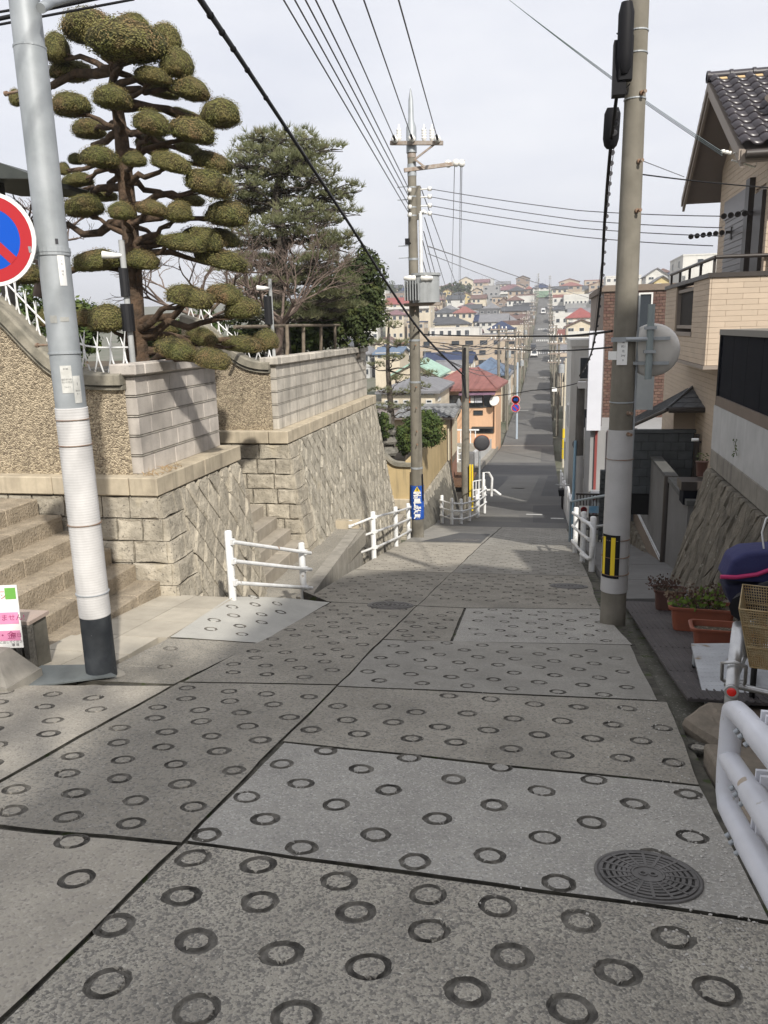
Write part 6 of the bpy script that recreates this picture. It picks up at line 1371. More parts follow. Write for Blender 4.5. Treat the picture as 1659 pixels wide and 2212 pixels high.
def window(t, c, w, h, face, fm=None):
    """one window: proud frame with a pane set into it; face '-Y', '+X' or '-X'"""
    mb = MB(); f = .06 if w < 2 else .08; d = .07
    R_ = {'-Y': Matrix.Identity(4), '+X': Matrix.Rotation(R(90), 4, 'Z'), '-X': Matrix.Rotation(R(-90), 4, 'Z')}[face]; T = Matrix.Translation(c) @ R_
    def bx(cx, cz, ww, hh, y0, dd, mi): mb.box(T @ Vector((cx, y0, cz)), (ww, dd, hh), M=R_, mi=mi)
    bx(0, h/2-f/2, w, f, -d/2, d, 0); bx(0, -h/2+f/2, w, f, -d/2, d, 0); bx(-w/2+f/2, 0, f, h-2*f, -d/2, d, 0); bx(w/2-f/2, 0, f, h-2*f, -d/2, d, 0)
    if w > 1.2: bx(0, 0, f*.8, h-2*f, -d/2, d*.8, 0)
    bx(0, 0, w-2*f, h-2*f, -.012, .02, 1)
    return mb.build('window', [fm or m_frame, m_pane], t, fix=False)
def house(label, x0, x1, y0, y1, zb, ze, zr, kind, wc, rc, cols=3, rows=2, side='+X', ov=.45, balc=False, nm='house', cat='house', group='houses on the far hillside', wins=True, fm=None):
    t = thing(nm, label, cat, ((x0+x1)/2, (y0+y1)/2, zb), group); wmt, rmt = wm(wc), rm(rc)
    mb = MB(); mb.bb(x0, x1, y0, y1, zb-5, ze)
    xm, ym = (x0+x1)/2, (y0+y1)/2
    if kind == 'gabx': mb.prism([(x0, y0, ze), (x0, y1, ze), (x0, ym, zr-.1)], (x1-x0, 0, 0))
    if kind == 'gaby': mb.prism([(x0, y0, ze), (x1, y0, ze), (xm, y0, zr-.1)], (0, y1-y0, 0))
    mb.build('wall', wmt, t)
    X0, X1, Y0, Y1 = x0-ov, x1+ov, y0-ov, y1+ov; th = .18; mb = MB(); e = ze-.08
    if kind == 'flat':
        mb.bb(x0-.06, x1+.06, y0-.06, y1+.06, ze, zr); 
    elif kind == 'hip':
        w_, d_ = X1-X0, Y1-Y0; ins = min(w_, d_)/2
        if w_ >= d_: a, b = (X0+ins, ym, zr), (X1-ins, ym, zr)
        else: a, b = (xm, Y0+ins, zr), (xm, Y1-ins, zr)
        c4 = [(X0, Y0, e), (X1, Y0, e), (X1, Y1, e), (X0, Y1, e)]; lo = [(p[0], p[1], p[2]-th) for p in c4]
        mb.add(c4+lo+[a, b], ([[0, 1, 9, 8], [1, 2, 9], [2, 3, 8, 9], [3, 0, 8]] if w_ >= d_ else [[0, 1, 8], [1, 2, 9, 8], [2, 3, 9], [3, 0, 8, 9]])+[[0, 4, 5, 1], [1, 5, 6, 2], [2, 6, 7, 3], [3, 7, 4, 0], [4, 7, 6, 5]])
    elif kind == 'gabx':
        for s_, ya in ((1, Y0), (-1, Y1)): mb.hexa([(X0, ya, e-th), (X1, ya, e-th), (X1, ym, zr-th), (X0, ym, zr-th)], [(X0, ya, e), (X1, ya, e), (X1, ym, zr), (X0, ym, zr)])
    elif kind == 'gaby':
        for xa in (X0, X1): mb.hexa([(xa, Y0, e-th), (xm, Y0, zr-th), (xm, Y1, zr-th), (xa, Y1, e-th)], [(xa, Y0, e), (xm, Y0, zr), (xm, Y1, zr), (xa, Y1, e)])
    elif kind == 'shed': mb.hexa([(X0, Y0, e-th), (X1, Y0, e-th), (X1, Y1, zr-th), (X0, Y1, zr-th)], [(X0, Y0, e), (X1, Y0, e), (X1, Y1, zr), (X0, Y1, zr)])
    rf = mb.build('roof', rmt if kind != 'flat' else (rmt if rc != 'grey' else wmt), t)
    if kind in ('hip', 'gabx') and X1-X0 > 3:
        ra, rb_ = ((X0+min(X1-X0, Y1-Y0)/2, X1-min(X1-X0, Y1-Y0)/2) if kind == 'hip' else (X0, X1))
        if rb_-ra > .5: mb = MB(); mb.cyl((ra, ym, zr+.03), (rb_, ym, zr+.03), .11, n=6); mb.build('ridge', rmt, rf)
    if wins:
        H = ze-zb; sh = H/rows
        for r in range(rows):
            for c_ in range(cols):
                if random.random() < .14: continue
                w_ = min(1.7, (x1-x0)/cols*.55)*rnd(.75, 1.1); h_ = min(1.25, sh*.45); window(t, Vector((x0+(c_+.5)*(x1-x0)/cols+rnd(-.15, .15), y0, zb+sh*(r+.58))), w_, h_, '-Y', fm)
            for c_ in range(2):
                if random.random() < .3: continue
                window(t, Vector((x1 if side == '+X' else x0, y0+(c_+.5)*(y1-y0)/2, zb+sh*(r+.58))), 1.3, min(1.2, sh*.45), side, fm)
    if wins and random.random() < .4:
        ax, ay = lerp(x0, x1, rnd(.25, .75)), ym; h_ = zr+rnd(1.0, 2.0); mb = MB(); mb.cyl((ax, ay, zr-1.2), (ax, ay, h_), .03, n=5)
        for k in range(5): mb.bb(ax-.5+.05*k, ax+.5-.05*k, ay-.3+.15*k, ay-.28+.15*k, h_-.14, h_-.11)
        mb.bb(ax-.015, ax+.015, ay-.35, ay+.4, h_-.15, h_-.12); mb.build('aerial', m_steel, rf)
    if balc:
        mb = MB(); mb.bb(x0+.3, x1-.3, y0-.9, y0-.02, zb+(ze-zb)*.52, zb+(ze-zb)*.56); mb.bb(x0+.3, x1-.3, y0-.9, y0-.82, zb+(ze-zb)*.56, zb+(ze-zb)*.72); mb.build('balcony', wm('white'), t)
    return t
def far(label, a0, a1, br, be, bb, Y, dep, kind, wc, rc, cols=3, rows=2, **k):
    """house measured on the crop of the far hill: left, right, roof top, eave, foot"""
    am = (a0+a1)/2; zr = onY(*z5(am, br), Y+dep/2 if kind != 'flat' else Y).z; ze = onY(*z5(am, be), Y).z; zb = onY(*z5(am, bb), Y).z
    x0, x1 = onY(*z5(a0, be), Y).x, onY(*z5(a1, be), Y).x; ov = k.pop('ov', .4 if kind != 'flat' else 0)
    return house(label, x0+ov, x1-ov, Y+ov, Y+dep, zb, ze, zr, kind, wc, rc, cols, rows, '+X' if x1 < .5 else '-X', ov, **k)
random.seed(31)
far('long cream apartment block with flat red roof left of the middle pole', 20, 330, 285, 322, 400, 255, 10, 'gabx', 'cream', 'red', 7, 2, balc=True, nm='apartment_block', cat='building')
far('grey block peeping over the red roofed apartments', 30, 240, 255, 262, 300, 330, 10, 'flat', 'brown', 'grey', 5, 1)
far('white block on the skyline at the edge of the evergreen', -40, 30, 238, 244, 300, 340, 9, 'flat', 'white', 'grey', 3, 2)
far('dark roofed house on the skyline right of the transformer', 325, 415, 243, 258, 310, 350, 8, 'hip', 'brown', 'dark grey')
far('small house with ochre wall near the left skyline', 400, 465, 228, 244, 300, 372, 8, 'gaby', 'yellow', 'brown', 2, 2)
far('cream house under the dark treetop on the skyline', 460, 555, 246, 256, 300, 372, 8, 'hip', 'cream', 'dark grey')
far('small gable house with tan wall below the skyline', 520, 595, 252, 272, 320, 345, 8, 'gaby', 'yellow', 'brown', 2, 2)
far('beige house with curved gable left of the grey cube', 588, 668, 222, 240, 315, 372, 9, 'gaby', 'beige', 'dark grey', 2, 3, balc=True)
far('tall grey cube house on the skyline', 668, 772, 205, 210, 320, 352, 10, 'flat', 'grey', 'grey', 3, 3)
far('wide pale house with purple brown hipped roof on the skyline', 752, 945, 200, 232, 290, 392, 10, 'hip', 'pale grey', 'purple brown', 5, 2, balc=True)
far('small house with reddish hipped roof beside the navy one', 944, 995, 211, 226, 275, 425, 8, 'hip', 'brown', 'red brown', 2, 2)
far('white house with navy hipped roof high on the skyline', 988, 1116, 190, 218, 260, 420, 9, 'hip', 'white', 'navy', 3, 2)
far('low house with green roof below the navy roofed one', 1000, 1118, 243, 280, 330, 382, 10, 'gabx', 'tan', 'green', 4, 1)
far('cream house with bright red hipped roof at the top of the street', 1128, 1252, 203, 232, 285, 430, 9, 'hip', 'cream', 'red', 3, 2)
far('brick red roofed small house left of the street top', 1088, 1182, 238, 256, 320, 395, 9, 'hip', 'brown', 'red brown', 3, 2)
far('plain white cube house on the hillside', 848, 1007, 273, 277, 355, 318, 9, 'flat', 'white', 'grey', 3, 1)
far('brown gabled house left of the white cube', 752, 852, 286, 318, 370, 322, 8, 'gaby', 'brown', 'brown', 2, 2)
far('broad brown building with long grey roof', 782, 1012, 342, 368, 445, 285, 12, 'gabx', 'brown', 'dark grey', 5, 1, nm='building', cat='building')
far('white house with purple roof below the grey cube', 498, 660, 318, 342, 385, 322, 9, 'hip', 'white', 'purple brown', 4, 1)
far('small gabled house with ochre gable mid hill', 512, 592, 356, 384, 425, 275, 8, 'gaby', 'yellow', 'brown', 2, 1)
far('dark hipped house behind the next pole head', 328, 505, 350, 384, 430, 285, 9, 'hip', 'white', 'dark grey', 4, 1)
far('house with slate grey roof right of the ochre gable', 575, 655, 372, 410, 440, 268, 9, 'gabx', 'cream', 'grey', 3, 1)
far('dark grey boxy house above the navy roof', 640, 765, 355, 365, 440, 262, 9, 'flat', 'dark grey', 'grey', 3, 2)
far('cream house with big dark grey hipped roof mid left', 340, 578, 404, 455, 510, 222, 10, 'hip', 'cream', 'dark grey', 5, 1)
far('white house with grey gabled roof above the navy roof', 636, 835, 392, 440, 530, 236, 10, 'gabx', 'white', 'grey', 4, 2)
far('small dark gable behind the street poles', 828, 935, 385, 418, 500, 250, 9, 'gaby', 'grey', 'dark grey', 2, 2)
far('white house with steep navy hipped roof near the left kerb', 692, 872, 437, 488, 545, 212, 10, 'hip', 'white', 'navy', 4, 1)
far('white flat roofed building with outdoor units and dish', 318, 640, 478, 484, 560, 190, 10, 'flat', 'white', 'grey', 6, 1, nm='building', cat='building')
far('house with low blue roof behind the beige block', 436, 585, 492, 512, 560, 200, 8, 'gabx', 'pale grey', 'blue', 3, 1)
far('purple roofed house beside the low blue roof', 580, 660, 494, 514, 560, 205, 8, 'gabx', 'cream', 'purple brown', 2, 1)
far('large beige block with narrow dark windows in the middle', 255, 905, 536, 553, 745, 142, 12, 'flat', 'beige', 'grey', 7, 3, nm='apartment_block', cat='building', fm=m_framed)
far('house with long navy roof of panels in front of the beige block', 255, 600, 648, 706, 800, 112, 9, 'gabx', 'cream', 'navy', 5, 1)
far('house with steep grey shingle roof behind the mint roof', 330, 545, 700, 800, 850, 98, 8, 'gabx', 'cream', 'grey', 3, 1)
far('house with sky blue hipped roof behind the red roofed house', 558, 830, 678, 782, 850, 92, 9, 'hip', 'cream', 'blue', 4, 1)
far('house with mint green roof left of the middle pole', 40, 385, 688, 790, 900, 76, 9, 'gaby', 'cream', 'mint green', 3, 1)
far('cream house with bright blue roof seen under the evergreen', -60, 135, 612, 648, 700, 120, 9, 'gabx', 'cream', 'blue', 3, 1)
far('grey tile roofed house behind the garden pine', -40, 385, 790, 890, 1000, 56, 9, 'hip', 'cream', 'grey', 5, 2)
# right of the street
far('long white hall with a row of small windows right of street', 1196, 1430, 262, 290, 355, 318, 12, 'flat', 'white', 'grey', 9, 1, nm='building', cat='building')
far('low grey house under the white hall', 1205, 1340, 322, 332, 420, 285, 9, 'flat', 'grey', 'grey', 3, 1)
far('cream house with two red hipped roofs right of street', 1206, 1410, 350, 412, 480, 228, 11, 'hip', 'cream', 'red', 4, 1, balc=True)
far('cream house with gabled front and balcony right of street', 1200, 1425, 425, 470, 590, 172, 10, 'gaby', 'cream', 'brown', 3, 2, balc=True)
far('yellow gabled house on the right skyline', 1290, 1420, 230, 250, 300, 400, 9, 'gaby', 'yellow', 'grey', 3, 1)
far('grey roofed house on the right skyline behind the yellow gable', 1310, 1470, 205, 225, 290, 430, 9, 'gabx', 'white', 'dark grey', 3, 1)
far('white tower block with stepped top behind the big right pole', 1470, 1700, 140, 150, 330, 300, 12, 'flat', 'white', 'grey', 5, 4, nm='apartment_block', cat='building')
def z7(a, b): return (1207+a*.3224, b*.3224)
def far7(label, a0, a1, br, be, bb, Y, dep, kind, wc, rc, cols=3, rows=2, **k):
    f = lambda a, b: ((z7(a, b)[0]-822.9)/.33065, (z7(a, b)[1]-548.6)/.33065)
    am = (a0+a1)/2; return far(label, f(a0, be)[0], f(a1, be)[0], f(am, br)[1], f(am, be)[1], f(am, bb)[1], Y, dep, kind, wc, rc, cols, rows, **k)
far7('white gabled house between the big pole and the beige balcony', 575, 745, 1800, 1845, 1930, 210, 10, 'gaby', 'white', 'grey', 2, 2)
far7('cream gabled house low behind the beige balcony', 625, 770, 1850, 1885, 1940, 150, 8, 'gaby', 'yellow', 'grey', 2, 1)
far7('teal roofed house on the right skyline behind the balcony', 740, 850, 1790, 1830, 1920, 240, 9, 'hip', 'pale grey', 'navy', 2, 1)
far7('brown roofed house on the skyline left of the white block', 650, 760, 1800, 1820, 1900, 260, 9, 'hip', 'tan', 'brown', 2, 1)
far7('white apartment block with balconies behind the beige house', 835, 1300, 1695, 1705, 2050, 120, 12, 'flat', 'white', 'grey', 6, 3, nm='apartment_block', cat='building', balc=True)

# rows of further houses up the hill, filling behind the ones picked out above
ordn = ['first', 'second', 'third', 'fourth', 'fifth', 'sixth', 'seventh', 'eighth', 'ninth', 'tenth', 'eleventh', 'twelfth', 'thirteenth', 'fourteenth', 'fifteenth']
random.seed(77)
for ri, (Y, n, xa, xb) in enumerate(((158, 6, -40, -8), (178, 6, -46, -8), (245, 8, -64, -7), (300, 9, -80, -7), (340, 10, -92, -7), (405, 11, -112, -8), (440, 12, -125, -8))):
    for i in range(n):
        x = lerp(xa, xb, (i+.5)/n)+rnd(-1, 1); w_ = (xb-xa)/n*rnd(.66, .84); z0 = prof(Y)-.6; rows = random.choice((2, 2, 3)) if Y > 200 else 2; ze = z0+rows*2.6
        wc = random.choice(['white', 'cream', 'beige', 'pale grey', 'tan', 'white', 'cream', 'brown']); rc = random.choice(['dark grey', 'dark grey', 'brown', 'grey', 'red brown', 'navy', 'purple brown', 'grey']); kd = random.choice(['hip', 'hip', 'gabx', 'gaby', 'flat'])
        house('%s house, %s %s roof, %s from left, %s row up the hill' % (wc, rc, {'hip': 'hipped', 'gabx': 'ridged', 'gaby': 'gabled', 'flat': 'flat'}[kd], ordn[i], ordn[ri]), x-w_/2, x+w_/2, Y, Y+rnd(7, 9), z0, ze, ze+(.4 if kd == 'flat' else rnd(1.3, 2.0)), kd, wc, rc, 3, rows, '+X')
for ri, (Y, n, xa, xb) in enumerate(((140, 3, 4, 22), (205, 4, 4, 34), (265, 4, 5, 46), (350, 6, 5, 70), (395, 6, 5, 80), (440, 7, 5, 96))):
    for i in range(n):
        x = lerp(xa, xb, (i+.5)/n)+rnd(-.7, .7); w_ = (xb-xa)/n*rnd(.66, .84); z0 = prof(Y)-.6; rows = 2; ze = z0+5.2
        wc = random.choice(['white', 'cream', 'beige', 'pale grey', 'tan']); rc = random.choice(['dark grey', 'brown', 'grey', 'red brown', 'navy']); kd = random.choice(['hip', 'gabx', 'gaby', 'flat'])
        house('%s house, %s %s roof, %s right of street, %s row up' % (wc, rc, {'hip': 'hipped', 'gabx': 'ridged', 'gaby': 'gabled', 'flat': 'flat'}[kd], ordn[i], ordn[ri]), x-w_/2, x+w_/2, Y, Y+8, z0, ze, ze+(.4 if kd == 'flat' else 1.6), kd, wc, rc, 3, rows, '-X')
# houses lining the far street on both sides
random.seed(15)
for k, Y in enumerate((84, 97, 111, 126, 168, 186, 222, 246, 300, 335)):
    wc, rc = random.choice(['cream', 'pale grey', 'beige', 'brown', 'white']), random.choice(['dark grey', 'grey', 'brown']); z0 = prof(Y)-.5
    house('%s house with %s roof, %s up the left kerb of far street' % (wc, rc, ordn[k]), -12, -5.0, Y, Y+9.5, z0, z0+(4.6 if Y < 130 else 5.4), z0+(5.6 if Y < 130 else 6.6), random.choice(['gabx', 'hip', 'flat']), wc, rc, 3, 2, '+X', group='houses along the far street')
for k, Y in enumerate((62, 78, 94, 112, 128, 150, 192, 250, 285, 330, 372)):
    wc, rc = random.choice(['cream', 'white', 'beige', 'pale grey']), random.choice(['dark grey', 'grey', 'red brown']); z0 = prof(Y)-.5
    house('%s house with %s roof, %s up the right kerb of far street' % (wc, rc, ordn[k]), 2.3, 9, Y, Y+10, z0, z0+5.2, z0+6.4, random.choice(['gabx', 'flat', 'flat']), wc, rc, 3, 2, '-X', group='houses along the far street')
# hilltop trees
for i, (a, b, Y, r) in enumerate(((505, 232, 385, 7), (30, 240, 400, 9), (430, 240, 400, 5))):
    c = onY(*z5(a, b), Y); leafy('hilltop_tree', ('dark round treetop on the skyline above the cream house', 'low treetops on the skyline behind the evergreen', 'small treetop beside the dark round one')[i], (c.x, Y, prof(Y)-1), c, (r, r*.6, r*.5), m_dkleaf, 40, 50, .5, seed=40+i, stem=.4)

# ---- middle distance, left: orange house with red roof
Y = 66; z_ = lambda b: onY(*zz(900, b), Y).z; x_ = lambda a: onY(*zz(a, 700), Y).x
t = thing('orange_house', 'orange house with broad red brown roof and dark upper windows', 'house', (x_(1000), Y, prof(66)))
xw0, xw1 = x_(640), x_(1335)
mb = MB(); mb.bb(xw0, xw1, Y, Y+8, z_(1060)-3, z_(540)); mb.build('wall', wm('orange'), t)
xe0, xe1 = x_(540), x_(1350); ze, zr = z_(525), onY(*zz(1070, 285), Y+4).z; xr0, xr1 = onY(*zz(960, 285), Y+4).x, onY(*zz(1130, 285), Y+4).x
mb = MB(); c4 = [(xe0, Y-.9, ze), (xe1, Y-.9, ze), (xe1+.5, Y+8.5, ze), (xe0, Y+8.5, ze)]; mb.add(c4+[(p[0], p[1], p[2]-.2) for p in c4]+[(xr0, Y+4, zr), (xr1, Y+4, zr)], [[0, 1, 9, 8], [1, 2, 9], [2, 3, 8, 9], [3, 0, 8], [0, 4, 5, 1], [1, 5, 6, 2], [2, 6, 7, 3], [3, 7, 4, 0], [4, 7, 6, 5]]); rf = mb.build('roof', rm('red brown'), t)
for a, b in (((xe0, Y-.9), (xr0, Y+4)), ((xe1, Y-.9), (xr1, Y+4))): mb = MB(); mb.cyl((a[0], a[1], ze), (b[0], b[1], zr), .09, n=6); mb.build('hip_ridge', rm('red brown'), rf)
for a0, a1, b0, b1 in ((700, 930, 608, 742), (1010, 1190, 600, 755), (1195, 1285, 595, 750), (1075, 1185, 785, 840), (1085, 1310, 995, 1050)):
    window(t, Vector(((x_(a0)+x_(a1))/2, Y, (z_(b0)+z_(b1))/2)), x_(a1)-x_(a0), z_(b0)-z_(b1), '-Y', m_framed)
mb = MB(); mb.hexa([(x_(920), Y-1.1, z_(600)), (x_(1335), Y-1.1, z_(595)), (x_(1335), Y, z_(560)), (x_(920), Y, z_(560))], [(x_(920), Y-1.1, z_(590)), (x_(1335), Y-1.1, z_(585)), (x_(1335), Y, z_(545)), (x_(920), Y, z_(545))]); mb.build('terrace_awning', mat('purple_awning', (.20, .12, .17), rough=.4), t)
mb = MB(); mb.bb(x_(635), x_(1290), Y-.03, Y-.002, z_(752), z_(742)); mb.build('balcony_beam', m_framed, t)
mb = MB(); mb.cyl((xw1-.15, Y-.05, z_(1040)), (xw1-.15, Y-.05, z_(740)), .06, n=6); mb.build('downpipe', m_brownr, t)
mb = MB(); mb.bb(x_(1060), x_(1320), Y-.5, Y-.02, z_(990), z_(972)); mb.build('door_canopy', m_framed, t)
c = onY(*zz(1325, 675), Y-.6); tt_ = thing('satellite_dish', 'white satellite dish on the orange house', 'dish', tuple(c)); T = facing(c, (-.5, -1, .5)); mb = MB(); mb.lathe([(.0001, 0), (.25, .03), (.42, .10), (.44, .11)], n=20, M=T); mb.build('dish', m_swhite, tt_); mb = MB(); mb.cyl(c, c+Vector((.25, .5, -.3)), .03); mb.build('arm', m_steel, tt_)
for a0, a1, m_, lb in ((1005, 1045, m_oran, 'orange towel drying under the awning of the orange house'), (1048, 1085, m_swhite, 'white towel drying under the awning of the orange house'), (1095, 1180, mat('grey_cloth', (.45, .46, .50), rough=.8), 'pale grey sheet drying under the awning of the orange house')):
    mb = MB(); mb.hexa([(x_(a0), Y-.55, z_(690)), (x_(a1), Y-.5, z_(690)), (x_(a1), Y-.47, z_(690)), (x_(a0), Y-.52, z_(690))], [(x_(a0), Y-.5, z_(622)), (x_(a1), Y-.5, z_(622)), (x_(a1), Y-.47, z_(622)), (x_(a0), Y-.47, z_(622))]); tag(mb.build('laundry', m_), lb, 'laundry', 'laundry on the orange house')

# ---- garden with tan wall, stone pagoda, bushes and pine beyond the third stairs
m_tanw = mat('stained_tan_wall', (.50, .385, .21), (.42, .32, .17), scale=1.3, rough=.9, streak=.6)
Y = 23.4; P = smooth([onY(*zz(a, b), Y) for a, b in ((-260, 1275), (-60, 1270), (20, 1272), (70, 1310), (130, 1360), (200, 1385), (358, 1392))], 24)
t = thing('tan_wall', 'stained tan garden wall with sweeping coping behind the blue banner', 'wall', (P[-1].x, Y, -3.5), 'garden retaining walls up the left side')
zl0 = onY(*zz(200, 1810), Y).z; n = len(P); mb = MB(); mb.add([(p.x, Y, p.z-.05) for p in P]+[(p.x, Y, zl0-.02) for p in P], [[i, i+1, n+i+1, n+i] for i in range(n-1)]); mb.build('front_panel', m_tanw, t, fix=False)
mb = MB(); vs = []
for p in P: vs += [(p.x, Y-.1, p.z-.12), (p.x, Y-.1, p.z), (p.x, Y+.2, p.z), (p.x, Y+.2, p.z-.12)]
mb.add(vs, [[i*4+j, i*4+(j+1) % 4, i*4+4+(j+1) % 4, i*4+4+j] for i in range(n-1) for j in range(4)]); mb.build('coping', m_cope, t)
xc = onY(*zz(350, 1400), Y).x
gblock(t, P[0].x, xc+.05, Y-.12, Y+.2, zl0-.3, zl0, m_ledge, 'ledge_stone', .012)
mb = MB(); mb.bb(P[0].x, xc-.02, Y+.01, Y+.3, zl0-1.6, zl0-.302); mb.build('mortar_core', m_mortar, t)
def FT(s, tt, o): return Vector((s, Y-.02-o, tt))
random.seed(6); courses(FT, P[0].x+1.2, xc, [(zl0-.3*(k+2), zl0-.3*(k+1)) for k in range(4)], t, m_stone, .3, .5)
xs = xc+.02; zt0 = P[-1].z+.05
mb = MB(); mb.hexa([(xs-.2, Y+.03, zl0-.3), (xs, Y+.03, zl0-.3), (xs, 32.6, zl0-.3), (xs-.2, 32.6, zl0-.3)], [(xs-.2, Y+.03, zt0), (xs, Y+.03, zt0), (xs, 32.6, zt0), (xs-.2, 32.6, zt0)]); mb.build('street_panel', m_tanw, t)
def FS3(s, tt, o): return Vector((xs+.04+.2*(zl0-.3-tt)+o, s, tt))
mb = MB(); mb.hexa([(xs-.4, Y+.05, prof(Y)-.4), (xs+.42, Y+.05, prof(Y)-.4), (xs+.6, 32.6, prof(32.6)-.4), (xs-.4, 32.6, prof(32.6)-.4)], [(xs-.4, Y+.05, zl0-.31), (xs, Y+.05, zl0-.31), (xs, 32.6, zl0-.31), (xs-.4, 32.6, zl0-.31)]); mb.build('stone_core', m_mortar, t)
diamonds(FS3, Y, 32.5, lambda s: prof(s)-.15, zl0-.31, .5, .7, t, m_stone2, jit=.05)
mb = MB(); mb.bb(P[0].x-4, xs-.1, Y+.25, 33, -5, zt0-.25); struct(mb.build('terrace_ground', m_soil))
# pagoda lantern
c = onY(*zz(100, 1340), 24.4); s_ = 24.9/FPX*.186; t = thing('stone_pagoda', 'weathered stone pagoda lantern with stacked curved roofs behind tan wall', 'lantern', tuple(c)); m_lan = mat('lichen_stone', (.21, .20, .175), (.12, .115, .10), scale=9, rough=1, bump=.6, bs=25)
def proof(z, w, h, nm):
    mb = MB(); n = 6; vs = []
    for k in range(n+1):
        u = k/n; r = w*(1-u*.72); zz_ = z+h*(u**.65)
        for cx, cy in ((-1, -1), (0, -1), (1, -1), (1, 0), (1, 1), (0, 1), (-1, 1), (-1, 0)): lift = .10*w*(1-u)**2 if cx and cy else 0; vs.append((c.x+cx*r, c.y+cy*r, zz_+lift))
    for cx, cy in ((-1, -1), (0, -1), (1, -1), (1, 0), (1, 1), (0, 1), (-1, 1), (-1, 0)): vs.append((c.x+cx*w*.9, c.y+cy*w*.9, z-.06))
    mb.add(vs, [[k*8+j, k*8+(j+1) % 8, k*8+8+(j+1) % 8, k*8+8+j] for k in range(n) for j in range(8)]+[[56+j, 56+(j+1) % 8, (j+1) % 8, j] for j in range(8)]+[[48+j for j in range(8)]]); mb.build(nm, m_lan, t)
zP = lambda b: onY(*zz(100, b), 24.4).z
for b0, b1, w in ((1275, 1190, 100), (1145, 1080, 98), (1035, 965, 82)):
    proof(zP(b0), w*s_, zP(b1)-zP(b0), 'tier_roof'); mb = MB(); mb.bb(c.x-w*s_*.5, c.x+w*s_*.5, c.y-w*s_*.5, c.y+w*s_*.5, zP(b0+62), zP(b0)-.03); mb.build('tier_body', m_lan, t)
mb = MB(); pr = [(.10, zP(965)-c.z)]
for k in range(8): z0 = zP(955-k*17)-c.z; pr += [(.085, z0), (.085, z0+.03), (.06, z0+.035)]
pr += [(.02, zP(815)-c.z), (0, zP(800)-c.z)]; mb.lathe(pr, c, 12); mb.build('finial', m_lan, t)
u_ = 25/FPX
c2 = onY(*zz(10, 960), 24.2); leafy('round_shrub', 'clipped round green shrub left of the stone pagoda', (c2.x, 24.2, zt0-.3), c2, (22*u_, 20*u_, 34*u_), m_gnleaf, 40, 70, .05, seed=21, cat='shrub', stem=.05)
c2 = onY(*zz(505, 1010), 25.2); leafy('garden_evergreen', 'broad dark green evergreen around the middle pole above tan wall', (c2.x-.3, 25.2, zt0-.3), c2, (44*u_, .6, 44*u_), m_gnleaf, 90, 90, .055, seed=22)
c2 = onY(*zz(290, 1120), 24.8); leafy('garden_shrub', 'dark green shrub right of the stone pagoda', (c2.x, 24.8, zt0-.3), c2, (28*u_, .5, 36*u_), m_gnleaf, 50, 80, .05, seed=23, cat='shrub')
random.seed(9); pb = onY(845, 960, 27); path = [onY(x, y, 27) for x, y in ((845, 960), (846, 900), (842, 850), (838, 800), (838, 750), (840, 700))]; cl = []
for (x, y, r) in ((850, 705, 26), (815, 740, 26), (872, 742, 20), (805, 790, 26), (850, 775, 24), (905, 785, 22), (925, 810, 20), (820, 845, 26), (870, 850, 26), (905, 835, 22), (835, 880, 24), (888, 880, 26), (800, 885, 14), (860, 820, 18), (830, 660, 16)): cc = onY(x, y, 27+rnd(-.5, .5)); cl.append((cc, r*27.5/FPX*1.1, r*27.5/FPX, .16))
pine('thin garden pine with open cloud branches left of the middle pole', pb, path, [.12, .11, .10, .08, .06, .03], cl, .15, 34)
# gatehouse
Y = 33; xg = onY(*zz(790, 900), Y).x; zg = lambda b: onY(*zz(700, b), Y).z
t = thing('gatehouse', 'cream gatehouse with grey tiled roof and red brown lower wall', 'building', (xg-1.5, Y, prof(33)))
mb = MB(); mb.bb(xg-4, xg, Y, Y+3.2, zg(1368), zg(860)); mb.build('upper_wall', mat('cream_plaster', (.66, .58, .43), (.60, .53, .39), scale=1, rough=.9, streak=.15), t)
mb = MB(); mb.bb(xg-4, xg-.02, Y+.02, Y+3.2, zg(1700)-2, zg(1369)-.0); mb.build('lower_wall', mat('pink_brown_plaster', (.34, .18, .13), (.29, .155, .11), scale=1.5, rough=.9, streak=.3), t)
mb = MB(); mb.bb(xg-.22, xg+.03, Y-.03, Y+2.4, zg(1440), zg(1365)); mb.build('timber_block', m_wood, t)
mb = MB(); mb.cyl((xg+.08, Y+.1, zg(1690)), (xg+.08, Y+.1, zg(880)), .035, n=8); mb.build('downpipe', m_brownr, t); mb = MB(); mb.cyl((xg-.4, Y-.06, zg(1690)), (xg-.4, Y-.06, zg(1400)), .05, n=8); mb.build('wall_pipe', m_brownr, t)
e0, e1 = onY(*zz(700, 862), Y-.5).z, onY(*zz(700, 748), Y+1.6).z; xa, xb = xg-4.2, xg+.3; mb = MB(); mb.hexa([(xa, Y-.5, e0-.1), (xb, Y-.5, e0-.1), (xb, Y+1.6, e1-.1), (xa, Y+1.6, e1-.1)], [(xa, Y-.5, e0-.03), (xb, Y-.5, e0-.03), (xb, Y+1.6, e1-.03), (xa, Y+1.6, e1-.03)]); mb.hexa([(xa, Y+1.6, e1-.1), (xb, Y+1.6, e1-.1), (xb, Y+3.7, e0-.1), (xa, Y+3.7, e0-.1)], [(xa, Y+1.6, e1-.03), (xb, Y+1.6, e1-.03), (xb, Y+3.7, e0-.03), (xa, Y+3.7, e0-.03)]); mb.build('roof_deck', m_soff, t)
m_gt = mat('grey_clay_tile', (.22, .225, .23), (.15, .155, .16), scale=4, rough=.55, rnd_=.15)
PT2 = PT.copy(); PT2.materials.clear(); PT2.materials.append(m_gt); ag = math.atan2(e1-e0, 2.1)
